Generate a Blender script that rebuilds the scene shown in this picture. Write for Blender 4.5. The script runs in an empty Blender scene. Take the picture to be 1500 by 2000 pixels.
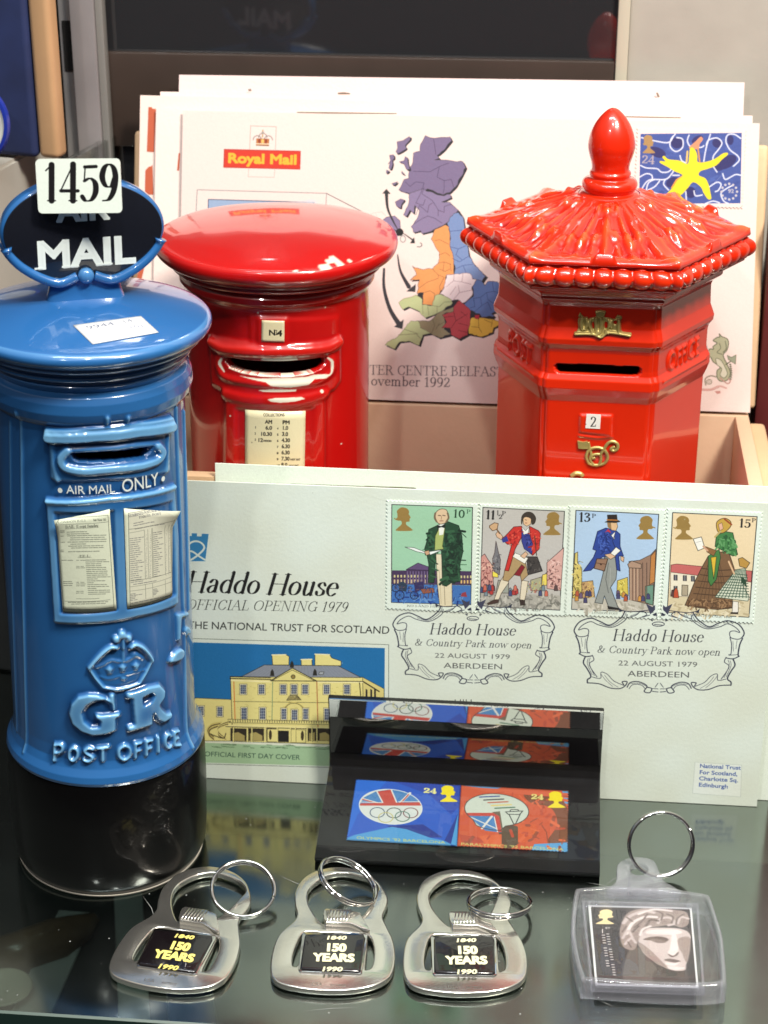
import bpy, bmesh, math, random
import numpy as np
from mathutils import Vector, Matrix

random.seed(7)
rng = np.random.default_rng(7)
sc = bpy.context.scene
COL = sc.collection
S = 0.01                                   # all sizes below are in centimetres

# ------------------------------------------------------------------ camera
F = 3700.0; TH = math.radians(25); PSI = math.radians(5.4); CH = 36.6      # focal length (in 1/2000 frame heights), pitch, heading, height
CC = np.array([0.0, 0.0, CH])
FW = np.array([-math.sin(PSI)*math.cos(TH), math.cos(PSI)*math.cos(TH), -math.sin(TH)])
RT = np.array([math.cos(PSI), math.sin(PSI), 0.0]); UP = np.cross(RT, FW)
cd = bpy.data.cameras.new('camera'); cam = bpy.data.objects.new('camera', cd); COL.objects.link(cam)
cd.sensor_fit = 'VERTICAL'; cd.sensor_height = 36.0; cd.lens = F/2000*36.0
cd.clip_start = 0.02; cd.clip_end = 50
cam.matrix_world = Matrix((( RT[0], UP[0], -FW[0], 0), (RT[1], UP[1], -FW[1], 0), (RT[2], UP[2], -FW[2], CH*S), (0, 0, 0, 1)))
cd.dof.use_dof = True; cd.dof.focus_distance = 0.585; cd.dof.aperture_fstop = 22.0
sc.camera = cam

def ray(px, py):
    return FW + RT*((px-750)/F) - UP*((py-1000)/F)
def at_z(px, py, z):
    d = ray(px, py); return CC + d*((z-CH)/d[2])
def at_y(px, py, y):
    d = ray(px, py); return CC + d*(y/d[1])

# ------------------------------------------------------------------ light
W = bpy.data.worlds.new('World'); sc.world = W; W.use_nodes = True
nt = W.node_tree; nt.nodes.clear()
out = nt.nodes.new('ShaderNodeOutputWorld'); bg = nt.nodes.new('ShaderNodeBackground')
tc = nt.nodes.new('ShaderNodeTexCoord'); sp = nt.nodes.new('ShaderNodeSeparateXYZ'); cr = nt.nodes.new('ShaderNodeValToRGB')
nt.links.new(tc.outputs['Generated'], sp.inputs[0]); nt.links.new(sp.outputs['Z'], cr.inputs[0])
e = cr.color_ramp.elements
e[0].position = 0.0; e[0].color = (.015, .015, .018, 1); e[1].position = 1.0; e[1].color = (.54, .52, .48, 1)
x = e.new(.25); x.color = (.05, .05, .055, 1)
x = e.new(.7); x.color = (.27, .26, .245, 1)
nt.links.new(cr.outputs[0], bg.inputs[0]); bg.inputs[1].default_value = 1.0
nt.links.new(bg.outputs[0], out.inputs[0])
sc.view_settings.view_transform = 'Standard'; sc.view_settings.look = 'None'
sc.view_settings.exposure = 0.0; sc.view_settings.gamma = 1.0
sc.cycles.max_bounces = 14; sc.cycles.transmission_bounces = 12; sc.cycles.transparent_max_bounces = 16
sc.cycles.sample_clamp_indirect = 6.0; sc.cycles.caustics_reflective = False; sc.cycles.caustics_refractive = False

def lamp(name, pos, target, w, h, power, color):
    l = bpy.data.lights.new(name, 'AREA'); l.shape = 'RECTANGLE'; l.size = w*S; l.size_y = h*S
    l.energy = power; l.color = color
    o = bpy.data.objects.new(name, l); COL.objects.link(o)
    o.location = Vector(pos)*S
    o.rotation_euler = (Vector(target)-Vector(pos)).to_track_quat('-Z', 'Y').to_euler()
    return o
lamp('cabinet_lamp', (36, 16, 92), (-2, 58, 10), 16, 14, 13.0, (1, .94, .84))
lamp('ceiling_strip_lamp', (-6, 24, 120), (-3, 56, 8), 70, 9, 7.6, (.90, .97, 1))
lamp('ceiling_spot_lamp', (3, -10, 120), (-3, 56, 8), 5, 5, 3.6, (1, .97, .95))
lamp('far_spot_lamp', (-28, -30, 100), (-3, 56, 8), 4, 4, 2.2, (1, .97, .95))

# ------------------------------------------------------------------ materials
def lin(c):
    return tuple((v/12.92 if v <= .04045 else ((v+.055)/1.055)**2.4) for v in c)
def rgb(r, g, b):
    return lin((r/255, g/255, b/255))
def mat(name, color, rough=.5, metal=0.0, coat=0.0, spec=.5, noise=0.0, nscale=40, bump=0.0, bscale=200, ior=1.5, coatrough=.03):
    m = bpy.data.materials.new(name); m.use_nodes = True; n = m.node_tree; b = n.nodes['Principled BSDF']
    b.inputs['Base Color'].default_value = (*color, 1); b.inputs['Roughness'].default_value = rough
    b.inputs['Metallic'].default_value = metal; b.inputs['Coat Weight'].default_value = coat
    b.inputs['Coat Roughness'].default_value = coatrough
    b.inputs['Specular IOR Level'].default_value = spec; b.inputs['IOR'].default_value = ior
    t = n.nodes.new('ShaderNodeTexCoord')
    if noise:
        z = n.nodes.new('ShaderNodeTexNoise'); z.inputs['Scale'].default_value = nscale; z.inputs['Detail'].default_value = 6
        n.links.new(t.outputs['Object'], z.inputs['Vector'])
        r = n.nodes.new('ShaderNodeMapRange'); r.inputs['From Min'].default_value = .3; r.inputs['From Max'].default_value = .7
        r.inputs['To Min'].default_value = 1-noise; r.inputs['To Max'].default_value = 1+noise
        n.links.new(z.outputs['Fac'], r.inputs['Value'])
        mx = n.nodes.new('ShaderNodeVectorMath'); mx.operation = 'SCALE'; mx.inputs[0].default_value = color
        n.links.new(r.outputs['Result'], mx.inputs['Scale']); n.links.new(mx.outputs[0], b.inputs['Base Color'])
    if bump:
        z = n.nodes.new('ShaderNodeTexNoise'); z.inputs['Scale'].default_value = bscale; z.inputs['Detail'].default_value = 4
        n.links.new(t.outputs['Object'], z.inputs['Vector'])
        bm = n.nodes.new('ShaderNodeBump'); bm.inputs['Strength'].default_value = bump; bm.inputs['Distance'].default_value = .001
        n.links.new(z.outputs['Fac'], bm.inputs['Height']); n.links.new(bm.outputs[0], b.inputs['Normal'])
    return m
def clear_mat(name, tint, ior=1.49, rough=0.0, bend=0.0, haze=0.0):
    """clear plastic: a mirror sheen on the outside, light passing straight through, part of it bent by the solid"""
    m = bpy.data.materials.new(name); m.use_nodes = True; n = m.node_tree; n.nodes.clear(); N_ = n.nodes.new
    o = N_('ShaderNodeOutputMaterial'); t = N_('ShaderNodeBsdfTransparent'); t.inputs[0].default_value = (*tint, 1); g = N_('ShaderNodeBsdfGlossy'); g.inputs['Roughness'].default_value = rough+.02
    f = N_('ShaderNodeFresnel'); f.inputs['IOR'].default_value = ior; ge = N_('ShaderNodeNewGeometry'); k = N_('ShaderNodeMath'); k.operation = 'SUBTRACT'; k.inputs[0].default_value = 1.0
    n.links.new(ge.outputs['Backfacing'], k.inputs[1]); q = N_('ShaderNodeMath'); q.operation = 'MULTIPLY'; n.links.new(f.outputs[0], q.inputs[0]); n.links.new(k.outputs[0], q.inputs[1])
    x1 = N_('ShaderNodeMixShader'); x1.inputs[0].default_value = bend; r = N_('ShaderNodeBsdfGlass'); r.inputs['IOR'].default_value = ior; r.inputs['Roughness'].default_value = rough; r.inputs['Color'].default_value = (*tint, 1)
    n.links.new(t.outputs[0], x1.inputs[1]); n.links.new(r.outputs[0], x1.inputs[2])
    df = N_('ShaderNodeBsdfDiffuse'); df.inputs[0].default_value = (.86, .86, .9, 1); x3 = N_('ShaderNodeMixShader'); x3.inputs[0].default_value = haze
    n.links.new(x1.outputs[0], x3.inputs[1]); n.links.new(df.outputs[0], x3.inputs[2]); x1 = x3
    x2 = N_('ShaderNodeMixShader'); n.links.new(q.outputs[0], x2.inputs[0]); n.links.new(x1.outputs[0], x2.inputs[1]); n.links.new(g.outputs[0], x2.inputs[2]); n.links.new(x2.outputs[0], o.inputs[0])
    return m

# ------------------------------------------------------------------ objects
def link(o, parent=None):
    COL.objects.link(o)
    if parent is not None: o.parent = parent
    return o
def tag(o, label=None, cat=None, group=None, kind=None):
    if label: o['label'] = label
    if cat: o['category'] = cat
    if group: o['group'] = group
    if kind: o['kind'] = kind
    return o
def empty(name, loc, label, cat, group=None, rot=(0, 0, 0)):
    o = bpy.data.objects.new(name, None); o.empty_display_size = .01
    o.location = Vector(loc)*S; o.rotation_euler = rot; link(o)
    return tag(o, label, cat, group)
def mesh(name, verts, faces, m, parent=None, smooth=False, sub=None, uv=None):
    me = bpy.data.meshes.new(name)
    me.from_pydata([tuple(float(c)*S for c in v) for v in verts], [], [tuple(int(i) for i in f) for f in faces])
    me.update()
    for a in (m if isinstance(m, (list, tuple)) else [m]): me.materials.append(a)
    if smooth: me.polygons.foreach_set('use_smooth', [True]*len(me.polygons))
    if uv is not None:
        l = me.uv_layers.new(name='uv'); li = np.zeros(len(me.loops), dtype=np.int32); me.loops.foreach_get('vertex_index', li)
        l.data.foreach_set('uv', np.asarray(uv, dtype=np.float32)[li].ravel())
    o = bpy.data.objects.new(name, me); link(o, parent)
    if sub:
        md = o.modifiers.new('sub', 'SUBSURF'); md.levels = md.render_levels = sub
    return o
class MB:
    def __init__(s): s.v = []; s.f = []
    def add(s, v, f):
        o = len(s.v); s.v += [tuple(a) for a in v]; s.f += [tuple(i+o for i in q) for q in f]
    def box(s, x0, x1, y0, y1, z0, z1):
        s.add([(x0,y0,z0),(x1,y0,z0),(x1,y1,z0),(x0,y1,z0),(x0,y0,z1),(x1,y0,z1),(x1,y1,z1),(x0,y1,z1)],
              [(3,2,1,0),(4,5,6,7),(0,1,5,4),(1,2,6,5),(2,3,7,6),(3,0,4,7)])
    def build(s, name, m, parent=None, bevel=0, seg=2, smooth=False, weld=False):
        o = mesh(name, s.v, s.f, m, parent, smooth)
        if bevel:
            b = bmesh.new(); b.from_mesh(o.data)
            if weld: bmesh.ops.remove_doubles(b, verts=b.verts, dist=1e-6)
            bmesh.ops.bevel(b, geom=[e for e in b.edges if len(e.link_faces) == 2 and e.calc_face_angle(0) > .5], offset=bevel*S, segments=seg, profile=.5, affect='EDGES')
            b.to_mesh(o.data); b.free()
            o.data.polygons.foreach_set('use_smooth', [True]*len(o.data.polygons))
            o.data.set_sharp_from_angle(angle=.7)
        return o
def box_obj(name, m, x0, x1, y0, y1, z0, z1, parent=None, bevel=.05):
    b = MB(); b.box(x0, x1, y0, y1, z0, z1); return b.build(name, m, parent, bevel)
def lathe(name, prof, m, parent=None, n=96, sharp=.9):
    v = []; f = []
    for (r, z) in prof:
        for k in range(n):
            a = 2*math.pi*k/n; v.append((r*math.sin(a), -r*math.cos(a), z))
    for i in range(len(prof)-1):
        for k in range(n):
            f.append((i*n+k, i*n+(k+1) % n, (i+1)*n+(k+1) % n, (i+1)*n+k))
    o = mesh(name, v, f, m, parent, True); o.data.set_sharp_from_angle(angle=sharp); return o
def crom(pts, n=8, closed=False):
    P = [np.array(p, float) for p in pts]; o = []
    N = len(P)
    for i in range(N if closed else N-1):
        if closed: a, b, c, d = P[i-1], P[i], P[(i+1) % N], P[(i+2) % N]
        else: a, b, c, d = P[max(i-1, 0)], P[i], P[i+1], P[min(i+2, N-1)]
        for k in range(n):
            t = k/n
            o.append(.5*((2*b)+(c-a)*t+(2*a-5*b+4*c-d)*t*t+(3*b-a-3*c+d)*t**3))
    if not closed: o.append(P[-1])
    return o
def tube(name, pts, r, m, parent=None, n=10, closed=False, caps=True):
    P = [np.array(p, float) for p in pts]; N = len(P); v = []; f = []
    T = [P[(i+1) % N]-P[i-1] if closed else P[min(i+1, N-1)]-P[max(i-1, 0)] for i in range(N)]
    T = [t/(np.linalg.norm(t)+1e-12) for t in T]
    u = np.cross(T[0], (0.123, .31, .94)); u /= np.linalg.norm(u)
    for i in range(N):
        u = u-T[i]*(u@T[i]); u /= np.linalg.norm(u); w = np.cross(T[i], u)
        rr = r[i] if hasattr(r, '__len__') else r
        for k in range(n):
            a = 2*math.pi*k/n; v.append(P[i]+rr*(u*math.cos(a)+w*math.sin(a)))
    for i in range(N if closed else N-1):
        j = (i+1) % N
        for k in range(n): f.append((i*n+k, i*n+(k+1) % n, j*n+(k+1) % n, j*n+k))
    if caps and not closed: f.append(tuple(range(n-1, -1, -1))); f.append(tuple((N-1)*n+k for k in range(n)))
    return mesh(name, v, f, m, parent, True)
def outline_slab(name, loops, z0, z1, m, parent=None, bevel=.04, res=2):
    """a flat plate cut to closed 2-D outlines (holes included), with rounded rims"""
    cu = bpy.data.curves.new(name, 'CURVE'); cu.dimensions = '2D'; cu.fill_mode = 'BOTH'
    for lp in loops:
        s = cu.splines.new('POLY'); s.points.add(len(lp)-1); s.use_cyclic_u = True
        for p, q in zip(s.points, lp): p.co = (q[0]*S, q[1]*S, 0, 1)
    cu.extrude = max((z1-z0)/2-bevel, 0)*S; cu.bevel_depth = bevel*S; cu.bevel_resolution = res
    cu.offset = -bevel*S
    t = bpy.data.objects.new('tmp', cu); COL.objects.link(t); bpy.context.view_layer.update()
    me = bpy.data.meshes.new_from_object(t.evaluated_get(bpy.context.evaluated_depsgraph_get()))
    bpy.data.objects.remove(t); bpy.data.curves.remove(cu)
    me.name = name; me.transform(Matrix.Translation((0, 0, (z0+z1)/2*S)))
    b = bmesh.new(); b.from_mesh(me); bmesh.ops.remove_doubles(b, verts=b.verts, dist=1e-7); b.to_mesh(me); b.free()
    me.materials.clear(); me.materials.append(m)
    me.polygons.foreach_set('use_smooth', [True]*len(me.polygons)); me.set_sharp_from_angle(angle=.5)
    return link(bpy.data.objects.new(name, me), parent)
def group_copy(root, loc, rotz):
    r = root.copy(); COL.objects.link(r); r.location = Vector(loc)*S; r.rotation_euler = (0, 0, rotz)
    for ch in list(root.children):
        c = ch.copy(); COL.objects.link(c); c.parent = r
        for g in ch.children:
            d = g.copy(); COL.objects.link(d); d.parent = c
    return r

# ------------------------------------------------------------------ lettering
_cache = {}
def sans(text):
    """triangles and outline edges of a line of the built-in sans lettering, size 1"""
    if text in _cache: return _cache[text]
    cu = bpy.data.curves.new('t', 'FONT'); cu.body = text; cu.size = 1; cu.resolution_u = 4
    t = bpy.data.objects.new('t', cu); COL.objects.link(t); bpy.context.view_layer.update()
    me = t.evaluated_get(bpy.context.evaluated_depsgraph_get()).to_mesh()
    v = np.array([q.co[:2] for q in me.vertices]) if len(me.vertices) else np.zeros((0, 2))
    tri = [tuple(p.vertices) for p in me.polygons]
    cnt = {}
    for p in tri:
        for a, b in zip(p, p[1:]+p[:1]): cnt[frozenset((a, b))] = cnt.get(frozenset((a, b)), 0)+1
    ed = [tuple(k) for k, c in cnt.items() if c == 1]
    wdt = v[:, 0].max() if len(v) else 0
    bpy.data.objects.remove(t); bpy.data.curves.remove(cu)
    _cache[text] = (v, tri, ed, wdt); return _cache[text]
# serif letters as pen strokes: t thick line, h hairline, c contrast curve, s serif, d dot; cap height .7
G = {
'A': (.72, 't .34 .7 .62 0|h .06 0 .34 .7|h .16 .25 .5 .25|s .06 0|s .62 0'),
'B': (.62, 't .14 0 .14 .7|c .14 .69 .36 .67 .45 .54 .36 .4 .14 .37|c .14 .37 .42 .35 .52 .19 .40 .03 .14 .01|s .1 0|s .1 .7'),
'C': (.68, 'c .59 .54 .5 .67 .36 .7 .16 .58 .09 .35 .16 .12 .36 0 .5 .04 .6 .18|h .59 .69 .59 .5'),
'D': (.74, 't .15 0 .15 .7|c .15 .69 .46 .65 .64 .35 .46 .05 .15 .01|s .1 0|s .1 .7'),
'E': (.62, 't .15 0 .15 .7|h .15 .69 .5 .69|h .15 .37 .42 .37|h .15 .01 .54 .01|h .5 .7 .51 .56|h .54 0 .56 .15|h .42 .45 .42 .29|s .1 0|s .1 .7'),
'F': (.58, 't .15 0 .15 .7|h .15 .69 .5 .69|h .15 .36 .42 .36|h .5 .7 .51 .56|h .42 .44 .42 .28|s .15 0|s .1 .7'),
'G': (.76, 'c .6 .54 .5 .67 .36 .7 .16 .58 .09 .35 .16 .12 .36 0 .5 .03 .6 .1|h .6 .69 .6 .5|t .62 .04 .62 .28|s .62 .29'),
'H': (.8, 't .15 0 .15 .7|t .64 0 .64 .7|h .15 .36 .64 .36|s .15 0|s .15 .7|s .64 0|s .64 .7'),
'I': (.36, 't .18 0 .18 .7|s .18 0|s .18 .7'),
'L': (.58, 't .15 0 .15 .7|h .15 .01 .52 .01|h .52 0 .54 .16|s .1 0|s .15 .7'),
'M': (.9, 'h .13 0 .15 .7|t .15 .7 .44 .03|h .44 .03 .74 .7|t .74 .7 .76 0|s .12 0|s .76 0|s .12 .7|s .78 .7'),
'N': (.78, 'h .14 0 .14 .7|t .14 .7 .62 0|h .62 0 .62 .7|s .14 0|s .1 .7|s .62 .7'),
'O': (.78, 'c .38 .7 .16 .6 .08 .35 .16 .1 .38 0 .6 .1 .68 .35 .6 .6 .38 .7'),
'P': (.6, 't .15 0 .15 .7|c .15 .69 .4 .67 .51 .5 .4 .34 .15 .32|s .15 0|s .1 .7'),
'R': (.7, 't .15 0 .15 .7|c .15 .69 .4 .67 .5 .52 .4 .38 .15 .36|t .34 .36 .6 0|s .15 0|s .1 .7|s .62 0'),
'S': (.54, 'c .43 .57 .35 .69 .22 .7 .1 .6 .13 .45 .32 .34 .43 .22 .38 .05 .22 0 .1 .05 .06 .18|h .44 .69 .44 .53|h .06 .18 .06 .01'),
'T': (.66, 't .32 0 .32 .7|h .04 .69 .6 .69|h .05 .7 .03 .53|h .59 .7 .61 .53|s .32 0'),
'a': (.48, 'c .1 .36 .18 .45 .29 .43 .34 .33 .34 .04|t .34 .34 .34 .04|c .34 .26 .16 .22 .08 .11 .15 0 .26 .02 .34 .1|h .34 .04 .43 .01'),
'b': (.52, 't .13 .02 .13 .72|c .13 .36 .25 .45 .39 .38 .44 .22 .37 .05 .25 0 .13 .07|h .05 .7 .13 .72'),
'c': (.44, 'c .37 .36 .28 .45 .13 .38 .07 .22 .13 .06 .25 0 .38 .08'),
'd': (.53, 't .4 .02 .4 .72|c .4 .36 .28 .45 .14 .38 .08 .22 .14 .05 .27 0 .4 .08|h .32 .7 .4 .72|h .4 .02 .48 .01'),
'e': (.45, 'c .08 .26 .38 .27 .34 .41 .23 .45 .12 .38 .07 .22 .13 .06 .25 0 .38 .08'),
'k': (.52, 't .13 0 .13 .72|h .13 .2 .38 .44|t .22 .27 .42 0|s .13 0|s .44 0|h .05 .7 .13 .72|s .38 .44'),
'm': (.8, 't .13 0 .13 .44|c .13 .34 .24 .45 .36 .4 .38 .3 .38 0|t .38 .3 .38 0|c .38 .34 .5 .45 .62 .4 .64 .3 .64 0|t .64 .3 .64 0|s .13 0|s .38 0|s .64 0|h .05 .43 .13 .45'),
'n': (.54, 't .13 0 .13 .44|c .13 .34 .25 .45 .37 .4 .39 .3 .39 0|t .39 .3 .39 0|s .13 0|s .39 0|h .05 .43 .13 .45'),
'o': (.5, 'c .24 .45 .12 .38 .07 .22 .12 .06 .24 0 .37 .06 .42 .22 .37 .38 .24 .45'),
'p': (.53, 't .13 -.2 .13 .44|c .13 .36 .26 .45 .39 .38 .45 .22 .38 .06 .26 0 .13 .08|s .13 -.2|h .05 .43 .13 .45'),
'r': (.38, 't .13 0 .13 .44|c .13 .32 .2 .42 .3 .45 .34 .4|s .13 0|h .05 .43 .13 .45'),
's': (.4, 'c .31 .36 .24 .45 .12 .42 .09 .33 .2 .24 .31 .17 .31 .06 .2 0 .1 .03 .07 .12'),
't': (.34, 't .14 .6 .14 .06|h .03 .44 .28 .44|c .14 .1 .16 .01 .22 0 .3 .07'),
'u': (.54, 't .13 .44 .13 .12|c .13 .14 .17 .01 .26 0 .38 .1|t .39 .44 .39 .02|h .05 .44 .13 .44|h .31 .44 .39 .44|h .39 .02 .48 .01'),
'v': (.5, 't .08 .44 .25 .01|h .25 .01 .42 .44|s .08 .44|s .42 .44'),
'w': (.74, 't .08 .44 .23 .01|h .23 .01 .37 .4|t .37 .4 .5 .01|h .5 .01 .65 .44|s .08 .44|s .65 .44'),
'y': (.5, 't .08 .44 .26 .02|h .42 .44 .24 -.1|c .24 -.08 .17 -.2 .07 -.17|s .08 .44|s .42 .44'),
'0': (.5, 'c .25 .7 .12 .58 .08 .35 .12 .12 .25 0 .38 .12 .42 .35 .38 .58 .25 .7'),
'1': (.42, 't .22 0 .22 .69|h .07 .58 .22 .69|s .22 0'),
'2': (.5, 'c .09 .55 .14 .67 .26 .7 .39 .6 .36 .42 .2 .2 .07 .03|m .07 .04 .42 .04|h .42 .05 .45 .17'),
'3': (.5, 'c .09 .6 .2 .7 .35 .64 .36 .5 .22 .38 .38 .31 .41 .15 .3 .02 .16 0 .07 .09'),
'6': (.5, 'c .4 .62 .28 .7 .12 .5 .09 .24 .16 .04 .26 0 .38 .08 .42 .22 .36 .38 .25 .42 .12 .32'),
'8': (.5, 'c .25 .7 .13 .62 .13 .47 .25 .38 .38 .28 .4 .1 .25 0 .1 .1 .12 .28 .25 .38 .37 .47 .37 .62 .25 .7'),
'4': (.52, 't .35 0 .35 .7|h .35 .7 .04 .2|m .04 .19 .48 .19|s .35 0'),
'5': (.5, 'm .13 .65 .42 .66|h .14 .66 .12 .38|c .12 .38 .27 .43 .4 .34 .41 .16 .31 .02 .16 0 .07 .08'),
'7': (.48, 'm .07 .66 .42 .66|c .42 .66 .3 .42 .22 .2 .2 0|h .07 .7 .06 .54'),
'9': (.5, 'c .4 .42 .32 .28 .17 .29 .08 .45 .13 .63 .25 .7 .37 .63 .42 .45 .38 .2 .26 .03 .1 0'),
'&': (.78, 'c .62 .38 .5 .12 .28 0 .1 .1 .14 .27 .34 .42 .36 .6 .26 .7 .16 .6 .24 .36 .48 .06 .66 .04|h .5 .4 .7 .4'),
'/': (.3, 'h .02 0 .26 .7'), ' ': (.28, ''), '.': (.25, 'd .12 .04'), '-': (.3, 'h .05 .25 .25 .25'),
}
def serif(text, thick=.1, thin=.03, track=0.0, serifs=.11):
    """strokes [(points, widths)] of a line of serif lettering, cap height .7"""
    o = []; x = 0
    for ch in text:
        adv, g = G.get(ch, G['-'])
        for s in filter(None, g.split('|')):
            k, *n = s.split(); n = [float(q) for q in n]; p = np.array(n).reshape(-1, 2)+(x, 0)
            if k == 't': o.append((p, [thick, thick]))
            elif k == 'm': o.append((p, [thick*.5+thin*.3, thick*.5+thin*.3]))
            elif k == 'h': o.append((p, [thin, thin]))
            elif k == 's': o.append((np.array([p[0]-(serifs, 0), p[0]+(serifs, 0)]), [thin, thin]))
            elif k == 'd': o.append((np.array([p[0], p[0]+(.001, 0)]), [.11, .11]))
            else:
                q = np.array(crom(p, 6)); d = np.gradient(q, axis=0); d /= np.linalg.norm(d, axis=1)[:, None]+1e-9
                o.append((q, list(thin+(thick-thin)*np.abs(d[:, 1])**1.3)))
        x += adv+track
    return o, x

# ------------------------------------------------------------------ printed surfaces
def blur(a, n):
    for ax in (0, 1):
        for _ in range(3):
            c = np.cumsum(np.concatenate([np.repeat(np.take(a, [0], ax), n+1, ax), a, np.repeat(np.take(a, [-1], ax), n, ax)], ax), axis=ax, dtype=np.float64)
            L = a.shape[ax]
            a = (np.take(c, range(2*n+1, 2*n+1+L), ax)-np.take(c, range(0, L), ax))/(2*n+1)
    return a
class Art:
    """a flat print (colours) or a relief (heights) w x h cm; points come in cm or, through `pick`, as places seen in the photograph"""
    def __init__(s, u0, v0, w, h, ppc, base=(1, 1, 1), pick=None, ch=3):
        s.u0, s.v0, s.w, s.h, s.ppc = u0, v0, w, h, ppc; s.W, s.H = int(w*ppc), int(h*ppc)
        s.a = np.ones((s.H, s.W, ch), np.float32)*np.array(base, np.float32); s.pick = pick; s.z = (0, 0, 1); s.uv = False; s.k = 60
    def zoom(s, x0, y0, f): s.z = (x0, y0, f); s.uv = False; return s
    def P(s, pts):
        q = np.asarray(pts, float).reshape(-1, 2)
        if not s.uv:
            q = np.array([s.pick(s.z[0]+p[0]*s.z[2], s.z[1]+p[1]*s.z[2]) for p in q])
        return np.stack([(q[:, 0]-s.u0)*s.ppc, (s.v0+s.h-q[:, 1])*s.ppc], 1)
    def wid(s, w): return w*s.ppc if s.uv else w*s.z[2]/s.k*s.ppc
    def col(s, c):
        c = np.atleast_1d(np.asarray(c, np.float32)); return c/255 if c.max() > 1.01 else c
    def put(s, m, x, y, c, mode='mix', op=1.0):
        h, w = m.shape; X0, Y0 = max(x, 0), max(y, 0); X1, Y1 = min(x+w, s.W), min(y+h, s.H)
        if X1 <= X0 or Y1 <= Y0: return
        m = (m[Y0-y:Y1-y, X0-x:X1-x]*op)[..., None]; t = s.a[Y0:Y1, X0:X1]
        c = np.asarray(c, np.float32)
        if mode == 'max': t[...] = np.maximum(t, m*c)
        elif mode == 'mul': t[...] = t*(1-m*(1-c))
        else: t[...] = t*(1-m)+c*m
    def _fill(s, polys, c, mode='mix', op=1.0, ss=3):
        al = np.concatenate(polys); x0, y0 = np.floor(al.min(0)).astype(int)-1; x1, y1 = np.ceil(al.max(0)).astype(int)+2
        x0, y0, x1, y1 = max(x0, -50), max(y0, -50), min(x1, s.W+50), min(y1, s.H+50)
        w, h = x1-x0, y1-y0
        if w <= 0 or h <= 0: return
        g = np.zeros((h*ss, w*ss+1), np.uint8)
        for p in polys:
            q = (p-(x0, y0))*ss
            for (ax, ay), (bx, by) in zip(q, np.roll(q, -1, 0)):
                if ay == by: continue
                if ay > by: ax, ay, bx, by = bx, by, ax, ay
                r = np.arange(max(math.ceil(ay-.5), 0), min(math.ceil(by-.5), h*ss))
                if len(r) == 0: continue
                xs = np.clip(np.ceil(ax+(r+.5-ay)*(bx-ax)/(by-ay)-.5).astype(int), 0, w*ss)
                np.bitwise_xor.at(g, (r, xs), 1)
        m = (np.cumsum(g, 1) % 2)[:, :-1].astype(np.float32).reshape(h, ss, w, ss).mean((1, 3))
        s.put(m, x0, y0, s.col(c), mode, op)
    def poly(s, pts, c, edge=None, ew=1, smooth=False, mode='mix', op=1.0):
        if smooth: pts = crom(pts, 6, True)
        p = s.P(pts); s._fill([p], c, mode, op)
        if edge is not None: s.line(list(pts)+[pts[0]], ew, edge)
    def line(s, pts, w, c, smooth=False, op=1.0, mode='mix'):
        if smooth: pts = crom(pts, 6)
        w = [s.wid(a) for a in w] if hasattr(w, '__len__') else s.wid(w)
        s._stroke(s.P(pts), w, c, mode, op)
    def _stroke(s, p, w, c, mode='mix', op=1.0):
        if not hasattr(w, '__len__'): w = [w]*len(p)
        if len(w) != len(p): w = list(np.interp(np.linspace(0, 1, len(p)), np.linspace(0, 1, len(w)), w))
        mw = max(w)/2+2; x0, y0 = np.floor(p.min(0)-mw).astype(int); x1, y1 = np.ceil(p.max(0)+mw).astype(int)
        x0, y0, x1, y1 = max(x0, 0), max(y0, 0), min(x1, s.W), min(y1, s.H)
        if x1 <= x0 or y1 <= y0: return
        m = np.zeros((y1-y0, x1-x0), np.float32)
        for i in range(len(p)-1):
            a, b = p[i], p[i+1]; hw = max(w[i], w[i+1])/2+2
            bx0, by0 = np.maximum(np.floor(np.minimum(a, b)-hw).astype(int), (x0, y0)); bx1, by1 = np.minimum(np.ceil(np.maximum(a, b)+hw).astype(int), (x1, y1))
            if bx1 <= bx0 or by1 <= by0: continue
            X, Y = np.meshgrid(np.arange(bx0, bx1)+.5, np.arange(by0, by1)+.5); d = b-a; L = d@d+1e-9
            t = np.clip(((X-a[0])*d[0]+(Y-a[1])*d[1])/L, 0, 1)
            dist = np.hypot(X-a[0]-t*d[0], Y-a[1]-t*d[1]); ww = w[i]*(1-t)+w[i+1]*t
            v = np.clip(ww/2-dist+.5, 0, 1)*np.clip(ww+.3, 0, 1)
            sub = m[by0-y0:by1-y0, bx0-x0:bx1-x0]; np.maximum(sub, v, out=sub)
        s.put(m, x0, y0, s.col(c), mode, op)
    def ell(s, cx, cy, rx, ry, c, edge=None, ew=1, a0=0, a1=360, mode='mix', op=1.0, rot=0):
        cr_, sr_ = math.cos(math.radians(rot)), math.sin(math.radians(rot))
        pts = [(cx+rx*math.cos(t)*cr_-ry*math.sin(t)*sr_, cy+rx*math.cos(t)*sr_+ry*math.sin(t)*cr_) for t in np.linspace(math.radians(a0), math.radians(a1), 40)]
        if c is not None: s._fill([s.P(pts)], c, mode, op)
        if edge is not None: s.line(pts, ew, edge)
    def _frame(s, x0, y0, x1, y1):
        """baseline from (x0,y0) to (x1,y1): texture-space origin, along, up (unit along = baseline length)"""
        if s.uv: up = (x0-(y1-y0)*.01, y0+(x1-x0)*.01)
        else: up = (x0+(y1-y0)*.01, y0-(x1-x0)*.01)
        q = s.P([(x0, y0), (x1, y1), up]); a = q[1]-q[0]; L = np.linalg.norm(a)
        b = np.array([a[1], -a[0]])       # texture y runs down
        if s.uv is False: b = (q[2]-q[0])*100; b = b-a*(b@a)/(a@a)*0
        return q[0], a/L, b/np.linalg.norm(b), L
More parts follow.
